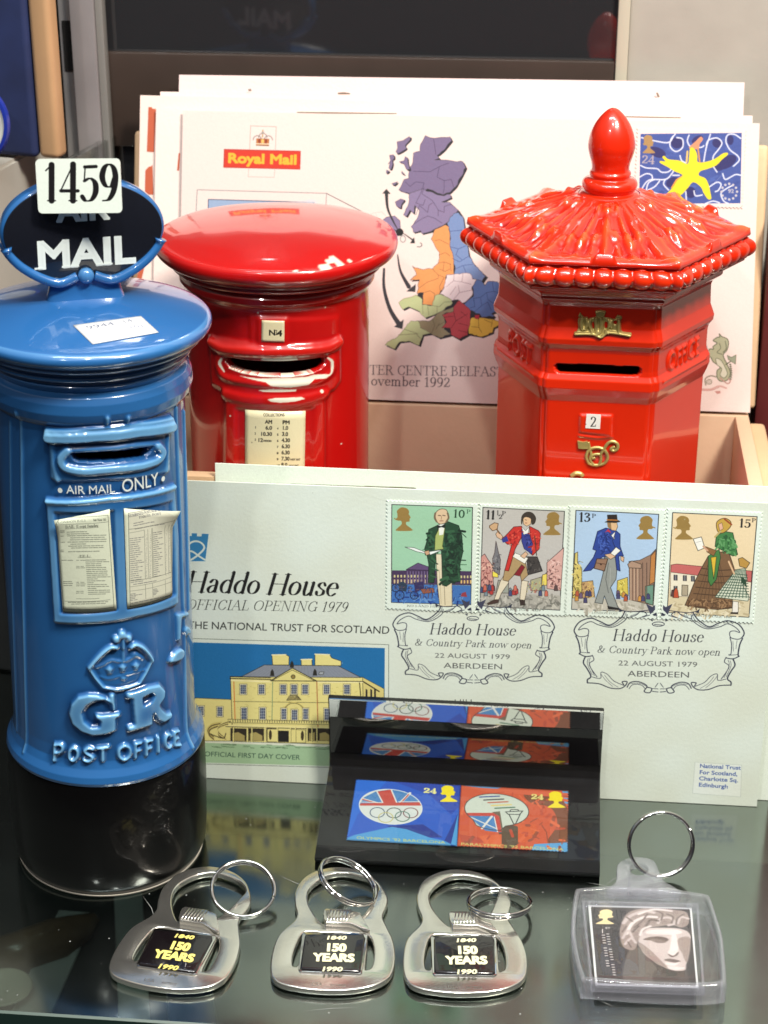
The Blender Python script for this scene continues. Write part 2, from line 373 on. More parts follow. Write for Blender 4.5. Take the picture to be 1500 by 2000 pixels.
    def text(s, t, x0, y0, x1, y1, c, size=None, bold=0.0, shear=0.0, op=1.0, mode='mix', fit=True, hs=1.0):
        """sans line whose baseline runs between two places"""
        o, a, b, L = s._frame(x0, y0, x1, y1); v, tri, ed, wd = sans(t)
        if not len(v): return
        k = L/wd; kv = k*hs if size is None else s.wid(size)/.7
        q = o+np.outer((v[:, 0]+shear*v[:, 1])*k, a)+np.outer(v[:, 1]*kv, b)
        s._fill([q[list(f)] for f in tri], c, mode, op)
        if bold:
            for e_ in ed: s._stroke(q[list(e_)], bold*k, c, mode, op)
    def serif(s, t, x0, y0, x1, y1, c, size=None, thick=.1, thin=.03, shear=0.0, op=1.0, track=0.0, mode='mix', serifs=.11):
        o, a, b, L = s._frame(x0, y0, x1, y1); st, wd = serif(t, thick, thin, track, serifs); k = L/wd
        kv = k if size is None else s.wid(size)/.7
        for p, w in st:
            q = o+np.outer((p[:, 0]+shear*p[:, 1])*k, a)+np.outer(p[:, 1]*kv, b)
            s._stroke(q, [g*(k+kv)/2 for g in w], c, mode, op)
    def speck(s, x0, y0, x1, y1, n, cols, lo, hi, dark=None):
        """small brush dabs inside a box"""
        for _ in range(n):
            x, y = random.uniform(x0, x1), random.uniform(y0, y1); l = random.uniform(lo, hi); an = random.uniform(0, 3.14)
            s.line([(x, y), (x+l*math.cos(an), y+l*math.sin(an))], random.uniform(lo, hi)*.4, random.choice(cols))
    def image(s, name, gain=1.0, grain=.012):
        a = np.clip(s.a*gain+rng.normal(0, grain, s.a.shape[:2])[..., None], 0, 1)
        px = np.ones((s.H, s.W, 4), np.float32); px[..., :3] = a[::-1]
        im = bpy.data.images.new(name, s.W, s.H); im.pixels.foreach_set(px.ravel()); im.update(); im.pack(); return im
    def material(s, name, gain=1.0, rough=.6, coat=0.0, grain=.012, bump=.05):
        m = mat(name, (.8, .8, .8), rough, coat=coat, bump=bump, bscale=900); n = m.node_tree
        t = n.nodes.new('ShaderNodeTexImage'); t.image = s.image(name, gain, grain); t.extension = 'EXTEND'
        u = n.nodes.new('ShaderNodeUVMap'); u.uv_map = 'uv'
        n.links.new(u.outputs[0], t.inputs[0]); n.links.new(t.outputs[0], n.nodes['Principled BSDF'].inputs['Base Color']); return m
    def uvof(s, u, v): return ((u-s.u0)/s.w, (v-s.v0)/s.h)
class Plane:
    def __init__(s, P0, U, V):
        s.P0, s.U, s.V = np.array(P0, float), np.array(U, float), np.array(V, float); s.N = np.cross(s.U, s.V)
    def pick(s, px, py):
        d = ray(px, py); h = CC+d*(((s.P0-CC)@s.N)/(d@s.N))-s.P0; return np.array([h@s.U, h@s.V])
    def at(s, u, v, n=0): return s.P0+s.U*u+s.V*v+s.N*n
def plane_sheet(name, pl, art, pts, n, m, parent=None, thick=.03):
    """a thin card lying on a plane: outline pts in (u,v) cm, front face n cm above the plane"""
    k = len(pts); v = [pl.at(u, w, n) for u, w in pts]+[pl.at(u, w, n-thick) for u, w in pts]
    f = [tuple(range(k))]+[tuple(range(2*k-1, k-1, -1))]+[((i+1) % k, i, i+k, (i+1) % k+k) for i in range(k)]
    return mesh(name, v, f, m, parent, uv=[art.uvof(u, w) for u, w in pts]*2)
def perf(u0, v0, u1, v1, pitch=.135, r=.045):
    """outline of a perforated stamp"""
    o = []
    def side(a, b):
        a, b = np.array(a), np.array(b); L = np.linalg.norm(b-a); n = max(int(round(L/pitch)), 2); t = (b-a)/L; q = np.array([-t[1], t[0]])
        for i in range(n):
            c = a+t*(L*(i+.5)/n); o.append(a+t*(L*i/n)); o.append(c-t*r)
            for g in (.25, .5, .75): o.append(c-t*r*math.cos(math.pi*g)+q*r*math.sin(math.pi*g))
            o.append(c+t*r)
    side((u0, v0), (u1, v0)); side((u1, v0), (u1, v1)); side((u1, v1), (u0, v1)); side((u0, v1), (u0, v0))
    return o
QUEEN = [(.30,1),(.55,1),(.75,.93),(.83,.80),(.80,.72),(.92,.58),(.86,.52),(.84,.40),(.66,.38),(.66,.26),(.95,.10),(.98,0),(.05,0),(.12,.12),(.36,.28),(.33,.42),(.12,.44),(.02,.52),(.10,.58),(.10,.72),(.08,.86)]
def queen(a, x0, y0, x1, y1, c, flip=False):
    """small profile head, chin right unless flipped; box given as places"""
    a.poly([(x0+(x1-x0)*((1-p) if flip else p), y1+(y0-y1)*q) for p, q in QUEEN], c, smooth=True)

# ------------------------------------------------------------------ setting: glass shelf, lower shelf, back panel, wall
def glass_mats():
    m = bpy.data.materials.new('shelf_glass'); m.use_nodes = True; n = m.node_tree; n.nodes.clear()
    o = n.nodes.new('ShaderNodeOutputMaterial'); mx = n.nodes.new('ShaderNodeMixShader'); g = n.nodes.new('ShaderNodeBsdfGlossy')
    t = n.nodes.new('ShaderNodeBsdfTransparent'); f = n.nodes.new('ShaderNodeFresnel'); f.inputs['IOR'].default_value = 1.9
    z = n.nodes.new('ShaderNodeTexNoise'); z.inputs['Scale'].default_value = 35; z.inputs['Detail'].default_value = 8
    r = n.nodes.new('ShaderNodeMapRange'); r.inputs['From Min'].default_value = .45; r.inputs['From Max'].default_value = .8; r.inputs['To Min'].default_value = .12; r.inputs['To Max'].default_value = .22
    c = n.nodes.new('ShaderNodeTexCoord'); n.links.new(c.outputs['Object'], z.inputs['Vector']); n.links.new(z.outputs['Fac'], r.inputs['Value'])
    n.links.new(r.outputs['Result'], g.inputs['Roughness'])
    g.inputs['Color'].default_value = (.90, 1, .93, 1); t.inputs['Color'].default_value = (.62, .72, .66, 1)
    ad = n.nodes.new('ShaderNodeMath'); ad.inputs[1].default_value = .19; n.links.new(f.outputs[0], ad.inputs[0]); n.links.new(ad.outputs[0], mx.inputs[0]); n.links.new(t.outputs[0], mx.inputs[1]); n.links.new(g.outputs[0], mx.inputs[2]); n.links.new(mx.outputs[0], o.inputs[0])
    u = bpy.data.materials.new('shelf_underside'); u.use_nodes = True; k = u.node_tree; k.nodes.clear()
    o = k.nodes.new('ShaderNodeOutputMaterial'); t = k.nodes.new('ShaderNodeBsdfTransparent'); k.links.new(t.outputs[0], o.inputs[0])
    return m, u, mat('shelf_edge', (.012, .03, .024), .08), mat('shelf_arris', (.10, .14, .12), .25)
gt, gu, ge, ga = glass_mats()
x0, x1, y0, y1 = -34, 26, 42.72, 69.0; b = .06
v = [(x0,y0+b,0),(x1,y0+b,0),(x1,y1,0),(x0,y1,0),(x0,y0,-b),(x1,y0,-b),(x0,y0,-.6),(x1,y0,-.6),(x1,y1,-.6),(x0,y1,-.6)]
o = mesh('glass_shelf', v, [(0,1,2,3),(4,5,1,0),(6,7,5,4),(9,8,7,6),(3,2,8,9)], [gt, gu, ge, ga])
for p, i in zip(o.data.polygons, (0, 3, 2, 1, 2)): p.material_index = i
tag(o, kind='structure')
o = box_obj('lower_shelf', mat('lower_shelf_cloth', (.018, .02, .022), .7, noise=.3, nscale=8), -40, 40, 20, 70, -13, -12, bevel=.1); tag(o, kind='structure')
# dust and fine scratches on the shelf glass
dm = MB()
for _ in range(150):
    x, y = random.uniform(-16, 8), random.uniform(43.2, 56); r = random.choice([.012, .015, .02, .03]); a = random.uniform(0, 6)
    dm.add([(x+r*math.cos(a+k*1.57)*random.uniform(.6, 1.2), y+r*math.sin(a+k*1.57)*random.uniform(.6, 1.2), .004) for k in range(4)], [(0, 1, 2, 3)])
for _ in range(16):
    x, y, a, l = random.uniform(-15, 7), random.uniform(43.4, 51), random.uniform(0, 3.1), random.uniform(.2, .9); w = .007; b_ = a+random.uniform(-.25, .25)
    p0, p1, p2 = np.array([x, y]), np.array([x+l*math.cos(a), y+l*math.sin(a)]), np.array([x+l*math.cos(a)+l*math.cos(b_), y+l*math.sin(a)+l*math.sin(b_)]); n0 = np.array([-math.sin(a), math.cos(a)])*w
    dm.add([(*(p0), .006), (*(p1-n0), .006), (*(p1+n0), .006)], [(0, 1, 2)]); dm.add([(*(p1-n0), .006), (*p2, .006), (*(p1+n0), .006)], [(0, 1, 2)])
tag(dm.build('dust', mat('dust_grey', (.42, .43, .41), .8)), kind='stuff')
def pane_mat():
    m = bpy.data.materials.new('dark_pane'); m.use_nodes = True; p = m.node_tree.nodes['Principled BSDF']
    p.inputs['Base Color'].default_value = (.022, .022, .024, 1); p.inputs['Roughness'].default_value = .04; p.inputs['IOR'].default_value = 2.0
    return m
pr = at_y(1204, 60, 69.3)[0]
back = MB(); back.box(-60, pr, 69.3, 69.6, -12, 60); o = back.build('back_pane', pane_mat()); tag(o, kind='structure')
o = box_obj('back_rail', mat('brown_rail', (.042, .028, .022), .35, noise=.2, nscale=20), -40, pr-.02, 68.95, 69.27, 19.0, at_y(800, 113, 69)[2]); tag(o, kind='structure')
pe = at_y(1229, 60, 69.3)[0]
o = box_obj('back_stile', mat('cream_stile', (.50, .46, .36), .4), pr+.02, pe, 69.0, 69.8, -12, 60, bevel=.06); tag(o, kind='structure')
o = box_obj('back_wall', mat('linen_wall', (.40, .37, .32), .8, noise=.10, nscale=22, bump=.3, bscale=60), pe+.02, 60, 69.35, 70, -12, 60, bevel=0); tag(o, kind='structure')

# ------------------------------------------------------------------ things at the left behind the blue box
grey = mat('grey_metal', (.36, .33, .33), .35, metal=.35, noise=.12, nscale=30)
px = at_y(150, 100, 68.4)[0]
post = empty('display_post', (px, 68.4, 0), 'mauve grey metal upright with a black slot behind the blue velvet case', 'post')
a = MB(); a.box(-.12, .78, -.25, .45, 0, 40); a.build('wide_flange', grey, post, bevel=.05)
a = MB(); a.box(.79, 1.06, -.1, .45, 0, 40); a.build('side_flange', mat('grey_edge', (.27, .26, .24), .4, metal=.3), post, bevel=.03)
a = MB(); a.box(-.62, -.14, .1, .4, 0, 40); a.build('slotted_strip', mat('grey_strip', (.42, .41, .41), .3, metal=.6, noise=.2, nscale=14), post, bevel=.03)
z0, z1 = at_y(130, 138, 68.5)[2], at_y(130, 40, 68.5)[2]
a = MB(); a.box(-.50, -.2, .06, .11, z0, z1); a.build('slot', mat('slot_black', (.004, .004, .004), .6), post)
# display riser: pale block the case stands on
zt = 19.3
q = [at_z(-60, 360, zt), at_z(133, 255, zt)]
d = (q[1]-q[0])[:2]; nrm = np.array([-d[1], d[0]])/np.hypot(*d)
ring = [q[0][:2], q[1][:2], q[1][:2]+nrm*7, q[0][:2]+nrm*7]
rs = empty('display_riser', (0, 0, 0), 'pale grey display block standing behind the blue air mail box', 'display block')
for nm, za, zb_, mm in (('top_slab', 14.2, zt, mat('riser_grey', (.42, .39, .34), .55, noise=.08, nscale=12)), ('plinth', .01, 14.18, mat('plinth_black', (.012, .012, .013), .4))):
    v = [(p[0], p[1], zz) for zz in (za, zb_) for p in ring]
    o = mesh(nm, v, [(3,2,1,0),(4,5,6,7),(0,1,5,4),(1,2,6,5),(2,3,7,6),(3,0,4,7)], mm, rs)
    bmx = bmesh.new(); bmx.from_mesh(o.data); bmesh.ops.bevel(bmx, geom=bmx.edges[:], offset=.0012, segments=2, affect='EDGES'); bmx.to_mesh(o.data); bmx.free()
# clear tray end beside it
tr = empty('acrylic_tray', (-15.2, 66.4, 19.3), 'clear acrylic tray with an angled rim left of the stacked envelopes', 'tray')
cl = clear_mat('acrylic_clear', (.93, .95, .94), bend=.35)
a = MB(); A0 = at_z(120, 340, 19.0); A1 = at_z(262, 262, 19.0); B0 = at_z(150, 250, 19.0)
def bar(mb, p, q, w, z0, z1):
    p, q = np.array(p[:2]), np.array(q[:2]); d = (q-p)/np.linalg.norm(q-p); n = np.array([-d[1], d[0]])*w
    c = [p-n, q-n, q+n, p+n]; mb.add([(k[0]+15.2, k[1]-66.4, zz-19.3) for zz in (z0, z1) for k in c], [(3,2,1,0),(4,5,6,7),(0,1,5,4),(1,2,6,5),(2,3,7,6),(3,0,4,7)])
bar(a, A0, A1, .16, 18.2, 19.4); a.build('rim', cl, tr, bevel=.05)
a = MB(); bar(a, at_z(135, 262, 19.0), at_z(255, 262, 19.0), .1, 18.0, 19.45); a.build('back_panel', cl, tr, bevel=.03)
# velvet case with its tan frame and a coin in it
yc = 65.4
cb = at_y(60, 290, yc); cw = at_y(112, 270, yc+.4)
case = empty('presentation_case', (cb[0], yc, zt), 'blue velvet presentation case with tan edge standing open at the left', 'case')
case.rotation_euler = (0, 0, math.radians(-14))
navy = mat('navy_velvet', (.012, .022, .085), .75, noise=.25, nscale=50)
a = MB(); a.box(-9, .2, 0, .5, .1, 14); a.build('velvet_panel', navy, case, bevel=.22, seg=4)
a = MB(); a.box(.22, 1.05, .1, .85, .1, 14); a.build('tan_side', mat('tan_leather', (.50, .30, .155), .45, noise=.10, nscale=25), case, bevel=.22, seg=4)
dc = at_y(-56, 240, yc-1.6)
disc = empty('coin_capsule', (dc[0], dc[1], zt), 'round silver coin in a bright blue rim at the left picture edge', 'coin')
disc.rotation_euler = (math.radians(84), 0, math.radians(-14))
R = 1.22
o = lathe('blue_rim', [(R+.06, -.1), (R+.16, -.1), (R+.22, .02), (R+.18, .16), (R+.06, .18), (R+.06, -.1)], mat('bright_blue_plastic', (.014, .03, .26), .25), disc)
o.location = (0, (dc[2]-zt)*S, 0)
o = lathe('coin_face', [(0, .05), (R-.14, .05), (R-.12, .12), (R+.05, .12), (R+.05, -.1), (0, -.1)], mat('silver', (.75, .74, .70), .4, metal=.4, noise=.15, nscale=120), disc)
o.location = (0, (dc[2]-zt)*S, 0)
# dark red folder beyond the right of the box
xr = at_y(1493, 600, 66.2)[0]
o = box_obj('dark_red_folder', mat('dark_red_cloth', (.10, .012, .012), .5, noise=.2, nscale=30), xr, xr+4, 66.2, 67.6, .02, 17.6, bevel=.1)
tag(o, 'dark red folder standing upright right of the tan box', 'folder')

# things lying on the lower shelf, seen through the glass
def L(px, py, z=-11.6): return at_z(px, py, z)
def strip(name, pts, w, h, m, label, cat, group=None):
    P = [np.array(L(*p)) for p in pts]; o = MB(); p, q = P[0][:2], P[1][:2]; d = (q-p)/np.linalg.norm(q-p); n = np.array([-d[1], d[0]])*w/2
    o.add([(k[0], k[1], zz) for zz in (-11.98, -11.98+h) for k in (p-n, q-n, q+n, p+n)], [(3,2,1,0),(4,5,6,7),(0,1,5,4),(1,2,6,5),(2,3,7,6),(3,0,4,7)])
    return tag(o.build(name, m, None, bevel=.08), label, cat, group)
pale = mat('pale_grey', (.40, .43, .42), .5, noise=.1, nscale=20)
strip('pale_strip', [(262, 1990), (250, 1740)], 1.2, .3, pale, 'pale grey strip lying under the glass below the black base', 'strip')  # plain pale flat strips laid below the glass
strip('wide_pale_strip', [(40, 2010), (150, 1770)], 1.6, .15, pale, 'wide pale strip under the glass at bottom left', 'strip')
o = tube('brown_handle', [L(-40, 1880), L(40, 1862), L(110, 1838), L(160, 1812), L(185, 1795)], [.8, .9, .95, .6, .3], mat('brown_amber', (.17, .105, .06), .25, noise=.3, nscale=30)); tag(o, 'brown amber coloured handle lying on the lower shelf at left', 'handle')
o = lathe('pale_dish', [(0, .2), (.7, .25), (1.1, .5), (1.15, .55), (1.1, .6), (.6, .35), (0, .3)], mat('cream_ceramic', (.62, .6, .48), .2)); o.location = Vector(L(8, 1950, -11.98))*S; tag(o, 'small cream dish on the lower shelf at the bottom left corner', 'dish')
strip('navy_box', [(330, 2000), (420, 1990)], 2.6, 1.2, mat('navy_card', (.02, .03, .09), .3), 'dark navy box on the lower shelf below the left opener', 'box')

# ------------------------------------------------------------------ tan box with raised lid
tan = mat('tan_card', (.66, .43, .25), .65, noise=.07, nscale=35, bump=.15, bscale=300)
tanl = mat('tan_card_inside', (.62, .43, .28), .7, noise=.06, nscale=25, bump=.15, bscale=300)
bx = empty('tan_box', (0, 57, 0), 'open tan cardboard box with raised lid holding the red post boxes', 'box')
XL, XR, YF, YB, HB = -14.2, 6.62, 57.45, 64.15, 10.95
a = MB(); a.box(XL, XR, YF-57, YB-57, .02, .35); a.build('floor_panel', tanl, bx)
a = MB(); a.box(XL-.5, XR+.5, .0, YF-57, .02, HB); a.build('front_wall', tan, bx, bevel=.05)
a = MB(); a.box(XL-.5, XR+.5, YB-57, YB-57+.5, .02, HB-.05); a.build('back_wall', tanl, bx, bevel=.04)
a = MB(); a.box(XR, XR+.5, YF-57+.005, YB-57-.005, .36, HB-.02); a.build('side_wall', tanl, bx, bevel=.05)
a = MB(); a.box(XL-.5, XL, YF-57+.005, YB-57-.005, .36, HB-.02); a.build('side_wall', tanl, bx, bevel=.05)
a = MB(); a.box(XR+.51, XR+1.15, .0, YB-57+.5, .02, HB-.45); a.build('outer_lip', tan, bx, bevel=.16, seg=4)
LEAN = math.radians(18)
V18 = np.array([0, math.sin(LEAN), math.cos(LEAN)])
backpl = Plane((0, 64.25, 11.03), (1, 0, 0), V18)
lidpl = Plane((0, 65.25, 11.0), (1, 0, 0), V18)
lx0 = lidpl.pick(261, 330)[0]; lx1 = lidpl.pick(1491, 500)[0]; lt = lidpl.pick(1494, 283)[1]
def slab_on(pl, x0, x1, v0, v1, n0, n1, name, m, parent, bevel):
    a = MB(); o = np.array([0, 57, 0])
    a.add([pl.at(u, v, n)-o for n in (n0, n1) for u, v in ((x0, v0), (x1, v0), (x1, v1), (x0, v1))], [(3,2,1,0),(4,5,6,7),(0,1,5,4),(1,2,6,5),(2,3,7,6),(3,0,4,7)])
    return a.build(name, m, parent, bevel, seg=3)
slab_on(lidpl, lx0, lx1, -.2, lt, -.55, 0, 'lid', tan, bx, .15)

# ------------------------------------------------------------------ covers leaning on the lid
PAPER = (250, 246, 236)
def paper(name, c, n=.03): return mat(name, rgb(*c), .75, noise=n, nscale=18, bump=.1, bscale=700)
plain = paper('cream_paper', (230, 208, 198)); plain2 = paper('white_paper', (232, 210, 201)); pinkish = paper('rose_paper', (228, 203, 199))
brick = mat('brick_print', rgb(178, 84, 52), .7)
def cover(name, n, tl, tr, bot, label, m, thick=.05):
    pl = Plane(backpl.at(0, 0, n), backpl.U, backpl.V)
    a, b = pl.pick(*tl), pl.pick(*tr)
    v = [pl.at(a[0]-.02, bot), pl.at(b[0]+.15, bot), pl.at(b[0], b[1]), pl.at(a[0], a[1])]
    v += [p-pl.N*thick for p in v]
    o = mesh(name, v, [(0,1,2,3),(7,6,5,4),(0,4,5,1),(1,5,6,2),(2,6,7,3),(3,7,4,0)], m)
    tag(o, label, 'envelope', 'stamp covers leaning on the raised lid'); return o, pl
o5, p5 = cover('stamp_cover', -.60, (350, 146), (1454, 161), .02, 'tallest white envelope at the very back of the stack', pinkish)
o4, p4 = cover('stamp_cover', -.48, (313, 179), (1446, 193), .02, 'white envelope second from the back, its top just above the rest', plain2)
o3, p3 = cover('stamp_cover', -.36, (274, 186), (1380, 212), .02, 'white envelope with brick coloured printed bars down its left margin', plain)
o2, p2 = cover('stamp_cover', -.20, (305, 213), (1470, 226), .02, 'cream envelope directly behind the front map cover', plain2)
def prints(o, pl, rects, name, m):
    for pts in rects:
        q = [pl.pick(*p) for p in pts]; k = len(q); a = MB()
        a.add([pl.at(u, v, .012) for u, v in q], [tuple(range(k))[::-1]]); a.build(name, m, o)
prints(o3, p3, [[(290,209),(297,209),(297,212),(305,213),(301,297),(287,296)],[(290,326),(297,324),(298,321),(300,380),(283,380),(284,333)],[(284,395),(300,395),(290,460),(281,460)],[(281,470),(294,470),(270,575),(262,575)]], 'brick_bar', brick)
prints(o2, p2, [[(349,299),(352,299),(350,333),(346,333)]], 'brick_bar', brick)
dk = mat('edge_print', rgb(120, 104, 88), .7)
prints(o2, p2, [[(580,218.5),(640,219),(775,221),(775,222.5),(640,221.5),(580,220)],[(1180,226),(1330,229),(1330,230.5),(1270,229.8),(1180,227.8)]], 'printed_line', dk)
prints(o4, p4, [[(485,174),(491,174),(491,178),(485,178)],[(1281,181),(1285,181),(1289,190),(1284,190)],[(660,181),(672,180),(684,182),(684,184),(660,184)]], 'pen_mark', dk)

# ------------------------------------------------------------------ the map cover
u0, u1 = backpl.pick(356, 222)[0], backpl.pick(1484, 235)[0]; vt = backpl.pick(900, 228)[1]
A = Art(u0-.1, -.1, u1-u0+.3, vt+.3, 85, np.array([253, 232, 223])/255, backpl.pick); A.k = 54
# Royal Mail emblem
A.zoom(340, 220, 460/1500)
gb = (150, 130, 120)
A.line([(487,84),(650,90),(645,235)], 2.5, gb); A.line([(487,84),(481,235)], 2.5, gb)
A.line([(474,358),(472,408),(637,412),(641,362)], 2.5, (205,160,150))
A.poly([(319,233),(805,245),(802,361),(315,349)], (222,52,28), (150,30,20), 3)
A.text('Royal Mail', 340, 317, 775, 328, (250,190,50), size=58, bold=.085)
for p in ((530,165),(565,150),(600,166)): A.ell(p[0], p[1]+8, 26, 26, None, (150,140,135), 6, 180, 360)
A.poly([(525,165),(605,168),(602,210),(523,208)], (206,128,60), (110,70,40), 2)
for i in range(3): A.ell(543+21*i, 182, 9, 15, (150,60,35) if i != 1 else (238,200,110))
A.line([(524,198),(602,200)], 7, (238,220,190)); A.line([(565,112),(563,155)], 7, (190,150,90)); A.ell(565, 128, 9, 9, (170,160,150)); A.line([(523,208),(602,211)], 4, (110,80,60))
# view in a frame
A.line([(137,690),(147,491),(970,514),(963,690)], 3, (90,90,100)); A.line([(970,514),(1215,640),(1440,748)], 4, (60,60,66))
A.poly([(218,552),(891,572),(889,760),(214,752)], (160,183,216), (40,40,70), 4)
for i in range(60):
    t = random.random(); A.ell(560+320*t, 640-60*t+random.uniform(-25, 30), random.uniform(15, 55), random.uniform(5, 13), (222,226,234), op=.35)
A.poly([(278,640),(520,610),(583,612),(583,760),(214,752),(215,660)], (120,128,136)); A.poly([(278,640),(520,610),(583,612),(560,632),(300,655)], (92,98,104)); A.line([(410,580),(412,640)], 3, (70,80,100))
for i in range(9): A.line([(300+30*i, 668),(300+30*i, 745)], 9, (70,80,95))
# the map
A.zoom(720, 240, 300/1304)
sh = (30,28,36)
mainland = [(480,108),(520,125),(560,130),(690,118),(705,150),(640,230),(600,265),(580,275),(600,300),(560,315),(640,315),(800,330),(825,380),(790,450),(740,540),(690,590),(640,620),(690,605),(700,635),(620,670),(690,675),(760,740),(800,800),(815,900),(820,960),(850,1120),(880,1180),(940,1250),(1000,1300),(965,1350),(985,1380),(1010,1345),(1090,1350),(1150,1400),(1150,1520),(1110,1590),(1040,1620),(1070,1640),(1050,1660),(1110,1680),(1120,1710),(1060,1740),(1050,1780),(960,1815),(850,1795),(770,1840),(700,1800),(600,1825),(530,1790),(460,1800),(430,1890),(340,1850),(260,1860),(220,1920),(140,1885),(160,1860),(240,1820),(300,1750),(360,1680),(520,1680),(580,1610),(480,1655),(430,1600),(340,1560),(290,1585),(255,1525),(300,1490),(400,1460),(430,1330),(350,1335),(405,1290),(370,1215),(440,1240),(540,1240),(590,1190),(600,1100),(575,1070),(530,985),(560,915),(530,920),(450,940),(440,915),(380,930),(360,880),(420,790),(430,740),(390,700),(380,770),(350,740),(320,795),(295,780),(340,680),(350,600),(255,570),(300,480),(340,470),(345,400),(375,330),(380,255),(435,240),(440,180)]
A.poly([(x+12, y+12) for x, y in mainland], sh)
PU, LP, BL, DB, OR, GR, OL, RD, YE, WP = (126,110,146), (142,126,162), (124,148,196), (92,120,178), (240,160,92), (198,208,152), (152,140,106), (186,62,70), (240,198,76), (250,232,232)
ln = (70,60,66)
def rough(pts):
    o = []
    for (ax, ay), (bx, by) in zip(pts, pts[1:]+pts[:1]):
        L_ = math.hypot(bx-ax, by-ay); n_ = max(int(L_/22), 1)
        for i in range(n_):
            t = i/n_; j = 0 if i == 0 else 5.5; o.append((ax+(bx-ax)*t+random.uniform(-j, j), ay+(by-ay)*t+random.uniform(-j, j)))
    return o
def region(c, pts, e=ln): A.poly(rough(pts), c, e, 3)
region(PU, [(480,108),(520,125),(560,130),(690,118),(705,150),(640,230),(600,265),(580,275),(600,300),(560,315),(640,315),(800,330),(822,380),(790,450),(740,540),(690,590),(630,610),(500,560),(345,600),(300,590),(255,570),(300,480),(340,470),(345,400),(375,330),(380,255),(435,240),(440,180)])
region(LP, [(345,600),(450,560),(560,600),(640,620),(690,605),(700,635),(620,670),(690,675),(760,740),(720,790),(660,850),(630,870),(560,900),(530,920),(450,940),(440,915),(380,930),(360,880),(420,790),(430,740),(390,700),(380,770),(350,740),(320,795),(295,780),(340,680)])
for l in ([(380,410),(520,415),(600,370),(680,340)],[(550,130),(560,200),(570,270)],[(600,370),(580,460),(640,490),(700,480),(720,545)],[(640,490),(640,560),(630,600)],[(310,500),(350,540),(400,500),(470,510),(440,600),(400,680)],[(470,550),(450,600),(540,660),(590,740),(590,790)],[(400,780),(430,700),(500,760),(510,700),(540,680)],[(380,860),(440,820),(500,790),(560,810),(620,850)],[(590,740),(640,760),(640,710),(700,690)],[(400,680),(460,700),(480,650)]): A.line(l, 3.5, (70,52,84))
region(BL, [(720,770),(760,760),(800,800),(815,900),(830,980),(850,1120),(880,1180),(940,1250),(990,1300),(960,1345),(880,1320),(860,1280),(800,1275),(725,1290),(735,1240),(710,1150),(690,1050),(690,930),(665,850)])
region(OR, [(560,905),(650,865),(680,880),(690,960),(690,1050),(720,1150),(725,1290),(660,1290),(640,1390),(600,1450),(540,1550),(455,1540),(465,1440),(410,1450),(430,1330),(350,1335),(405,1290),(370,1215),(440,1240),(540,1240),(590,1190),(600,1100),(575,1070),(530,985)])
for l in ([(560,1000),(600,990),(680,1030)],[(600,1120),(650,1100),(690,1130)],[(590,1190),(640,1180),(700,1200)],[(540,1240),(590,1290),(590,1320),(500,1350),(430,1400)],[(590,1290),(640,1310),(600,1390),(610,1440)],[(470,1440),(520,1425),(560,1450),(550,1540)],[(600,1240),(650,1260),(690,1240)],[(640,1180),(630,1260)],[(690,1200),(700,1260)]): A.line(l, 3, (130,80,50))
for l in ([(690,920),(800,910)],[(690,1050),(760,1070),(830,1040)],[(710,1150),(770,1180),(850,1130)],[(735,1240),(800,1210),(830,1280)],[(800,1210),(880,1200)],[(760,1070),(740,1120),(790,1160)]): A.line(l, 3.5, (60,76,130))
region(WP, [(660,1290),(725,1285),(800,1275),(860,1280),(880,1325),(915,1330),(905,1370),(875,1390),(880,1460),(830,1510),(790,1530),(760,1500),(700,1510),(670,1480),(605,1450),(640,1400)], (150,120,130))
for l in ([(725,1285),(720,1340),(660,1390)],[(800,1275),(790,1350),(720,1340)],[(790,1350),(870,1370)],[(740,1390),(690,1460)],[(760,1380),(770,1440),(720,1500)],[(770,1440),(870,1420)]): A.line(l, 3, (150,120,130))
region(DB, [(880,1390),(915,1330),(960,1345),(985,1380),(1010,1345),(1090,1350),(1150,1400),(1150,1520),(1110,1590),(1040,1620),(1070,1640),(960,1650),(940,1620),(860,1590),(800,1550),(850,1500),(890,1470)])
for l in ([(1050,1350),(1060,1430),(1150,1450)],[(890,1490),(950,1480),(1000,1440),(1060,1430)],[(1000,1440),(1010,1500),(1100,1560)],[(890,1490),(900,1560),(860,1570)],[(950,1490),(960,1550),(900,1600)],[(960,1550),(1010,1520),(1040,1590)]): A.line(l, 3.5, (40,56,108))
region(GR, [(255,1525),(300,1490),(400,1460),(455,1500),(455,1545),(540,1550),(560,1470),(610,1455),(700,1500),(710,1530),(620,1600),(480,1655),(430,1600),(340,1560),(290,1585)], (120,120,90))
for l in ([(455,1545),(460,1620)],[(500,1550),(510,1630)],[(580,1560),(580,1610)],[(540,1550),(600,1560),(640,1520),(700,1520)]): A.line(l, 3, (110,110,80))
region(OL, [(520,1680),(600,1610),(720,1560),(720,1600),(640,1620),(650,1700),(640,1750),(700,1790),(600,1825),(530,1790),(430,1750),(410,1680)])
region(GR, [(140,1885),(160,1860),(240,1820),(300,1750),(360,1680),(420,1680),(440,1740),(530,1785),(460,1800),(430,1890),(340,1850),(260,1860),(220,1920)], (110,110,80))
for l in ([(250,1800),(400,1790),(440,1830)],[(300,1750),(420,1790)],[(540,1660),(560,1720),(530,1790)],[(600,1700),(570,1750)],[(640,1690),(590,1720)]): A.line(l, 3, (90,84,60))
region(RD, [(720,1560),(770,1505),(830,1560),(865,1600),(860,1650),(870,1690),(840,1760),(840,1800),(770,1835),(700,1800),(690,1740),(620,1740),(660,1690),(625,1630),(720,1600)], (90,20,30))
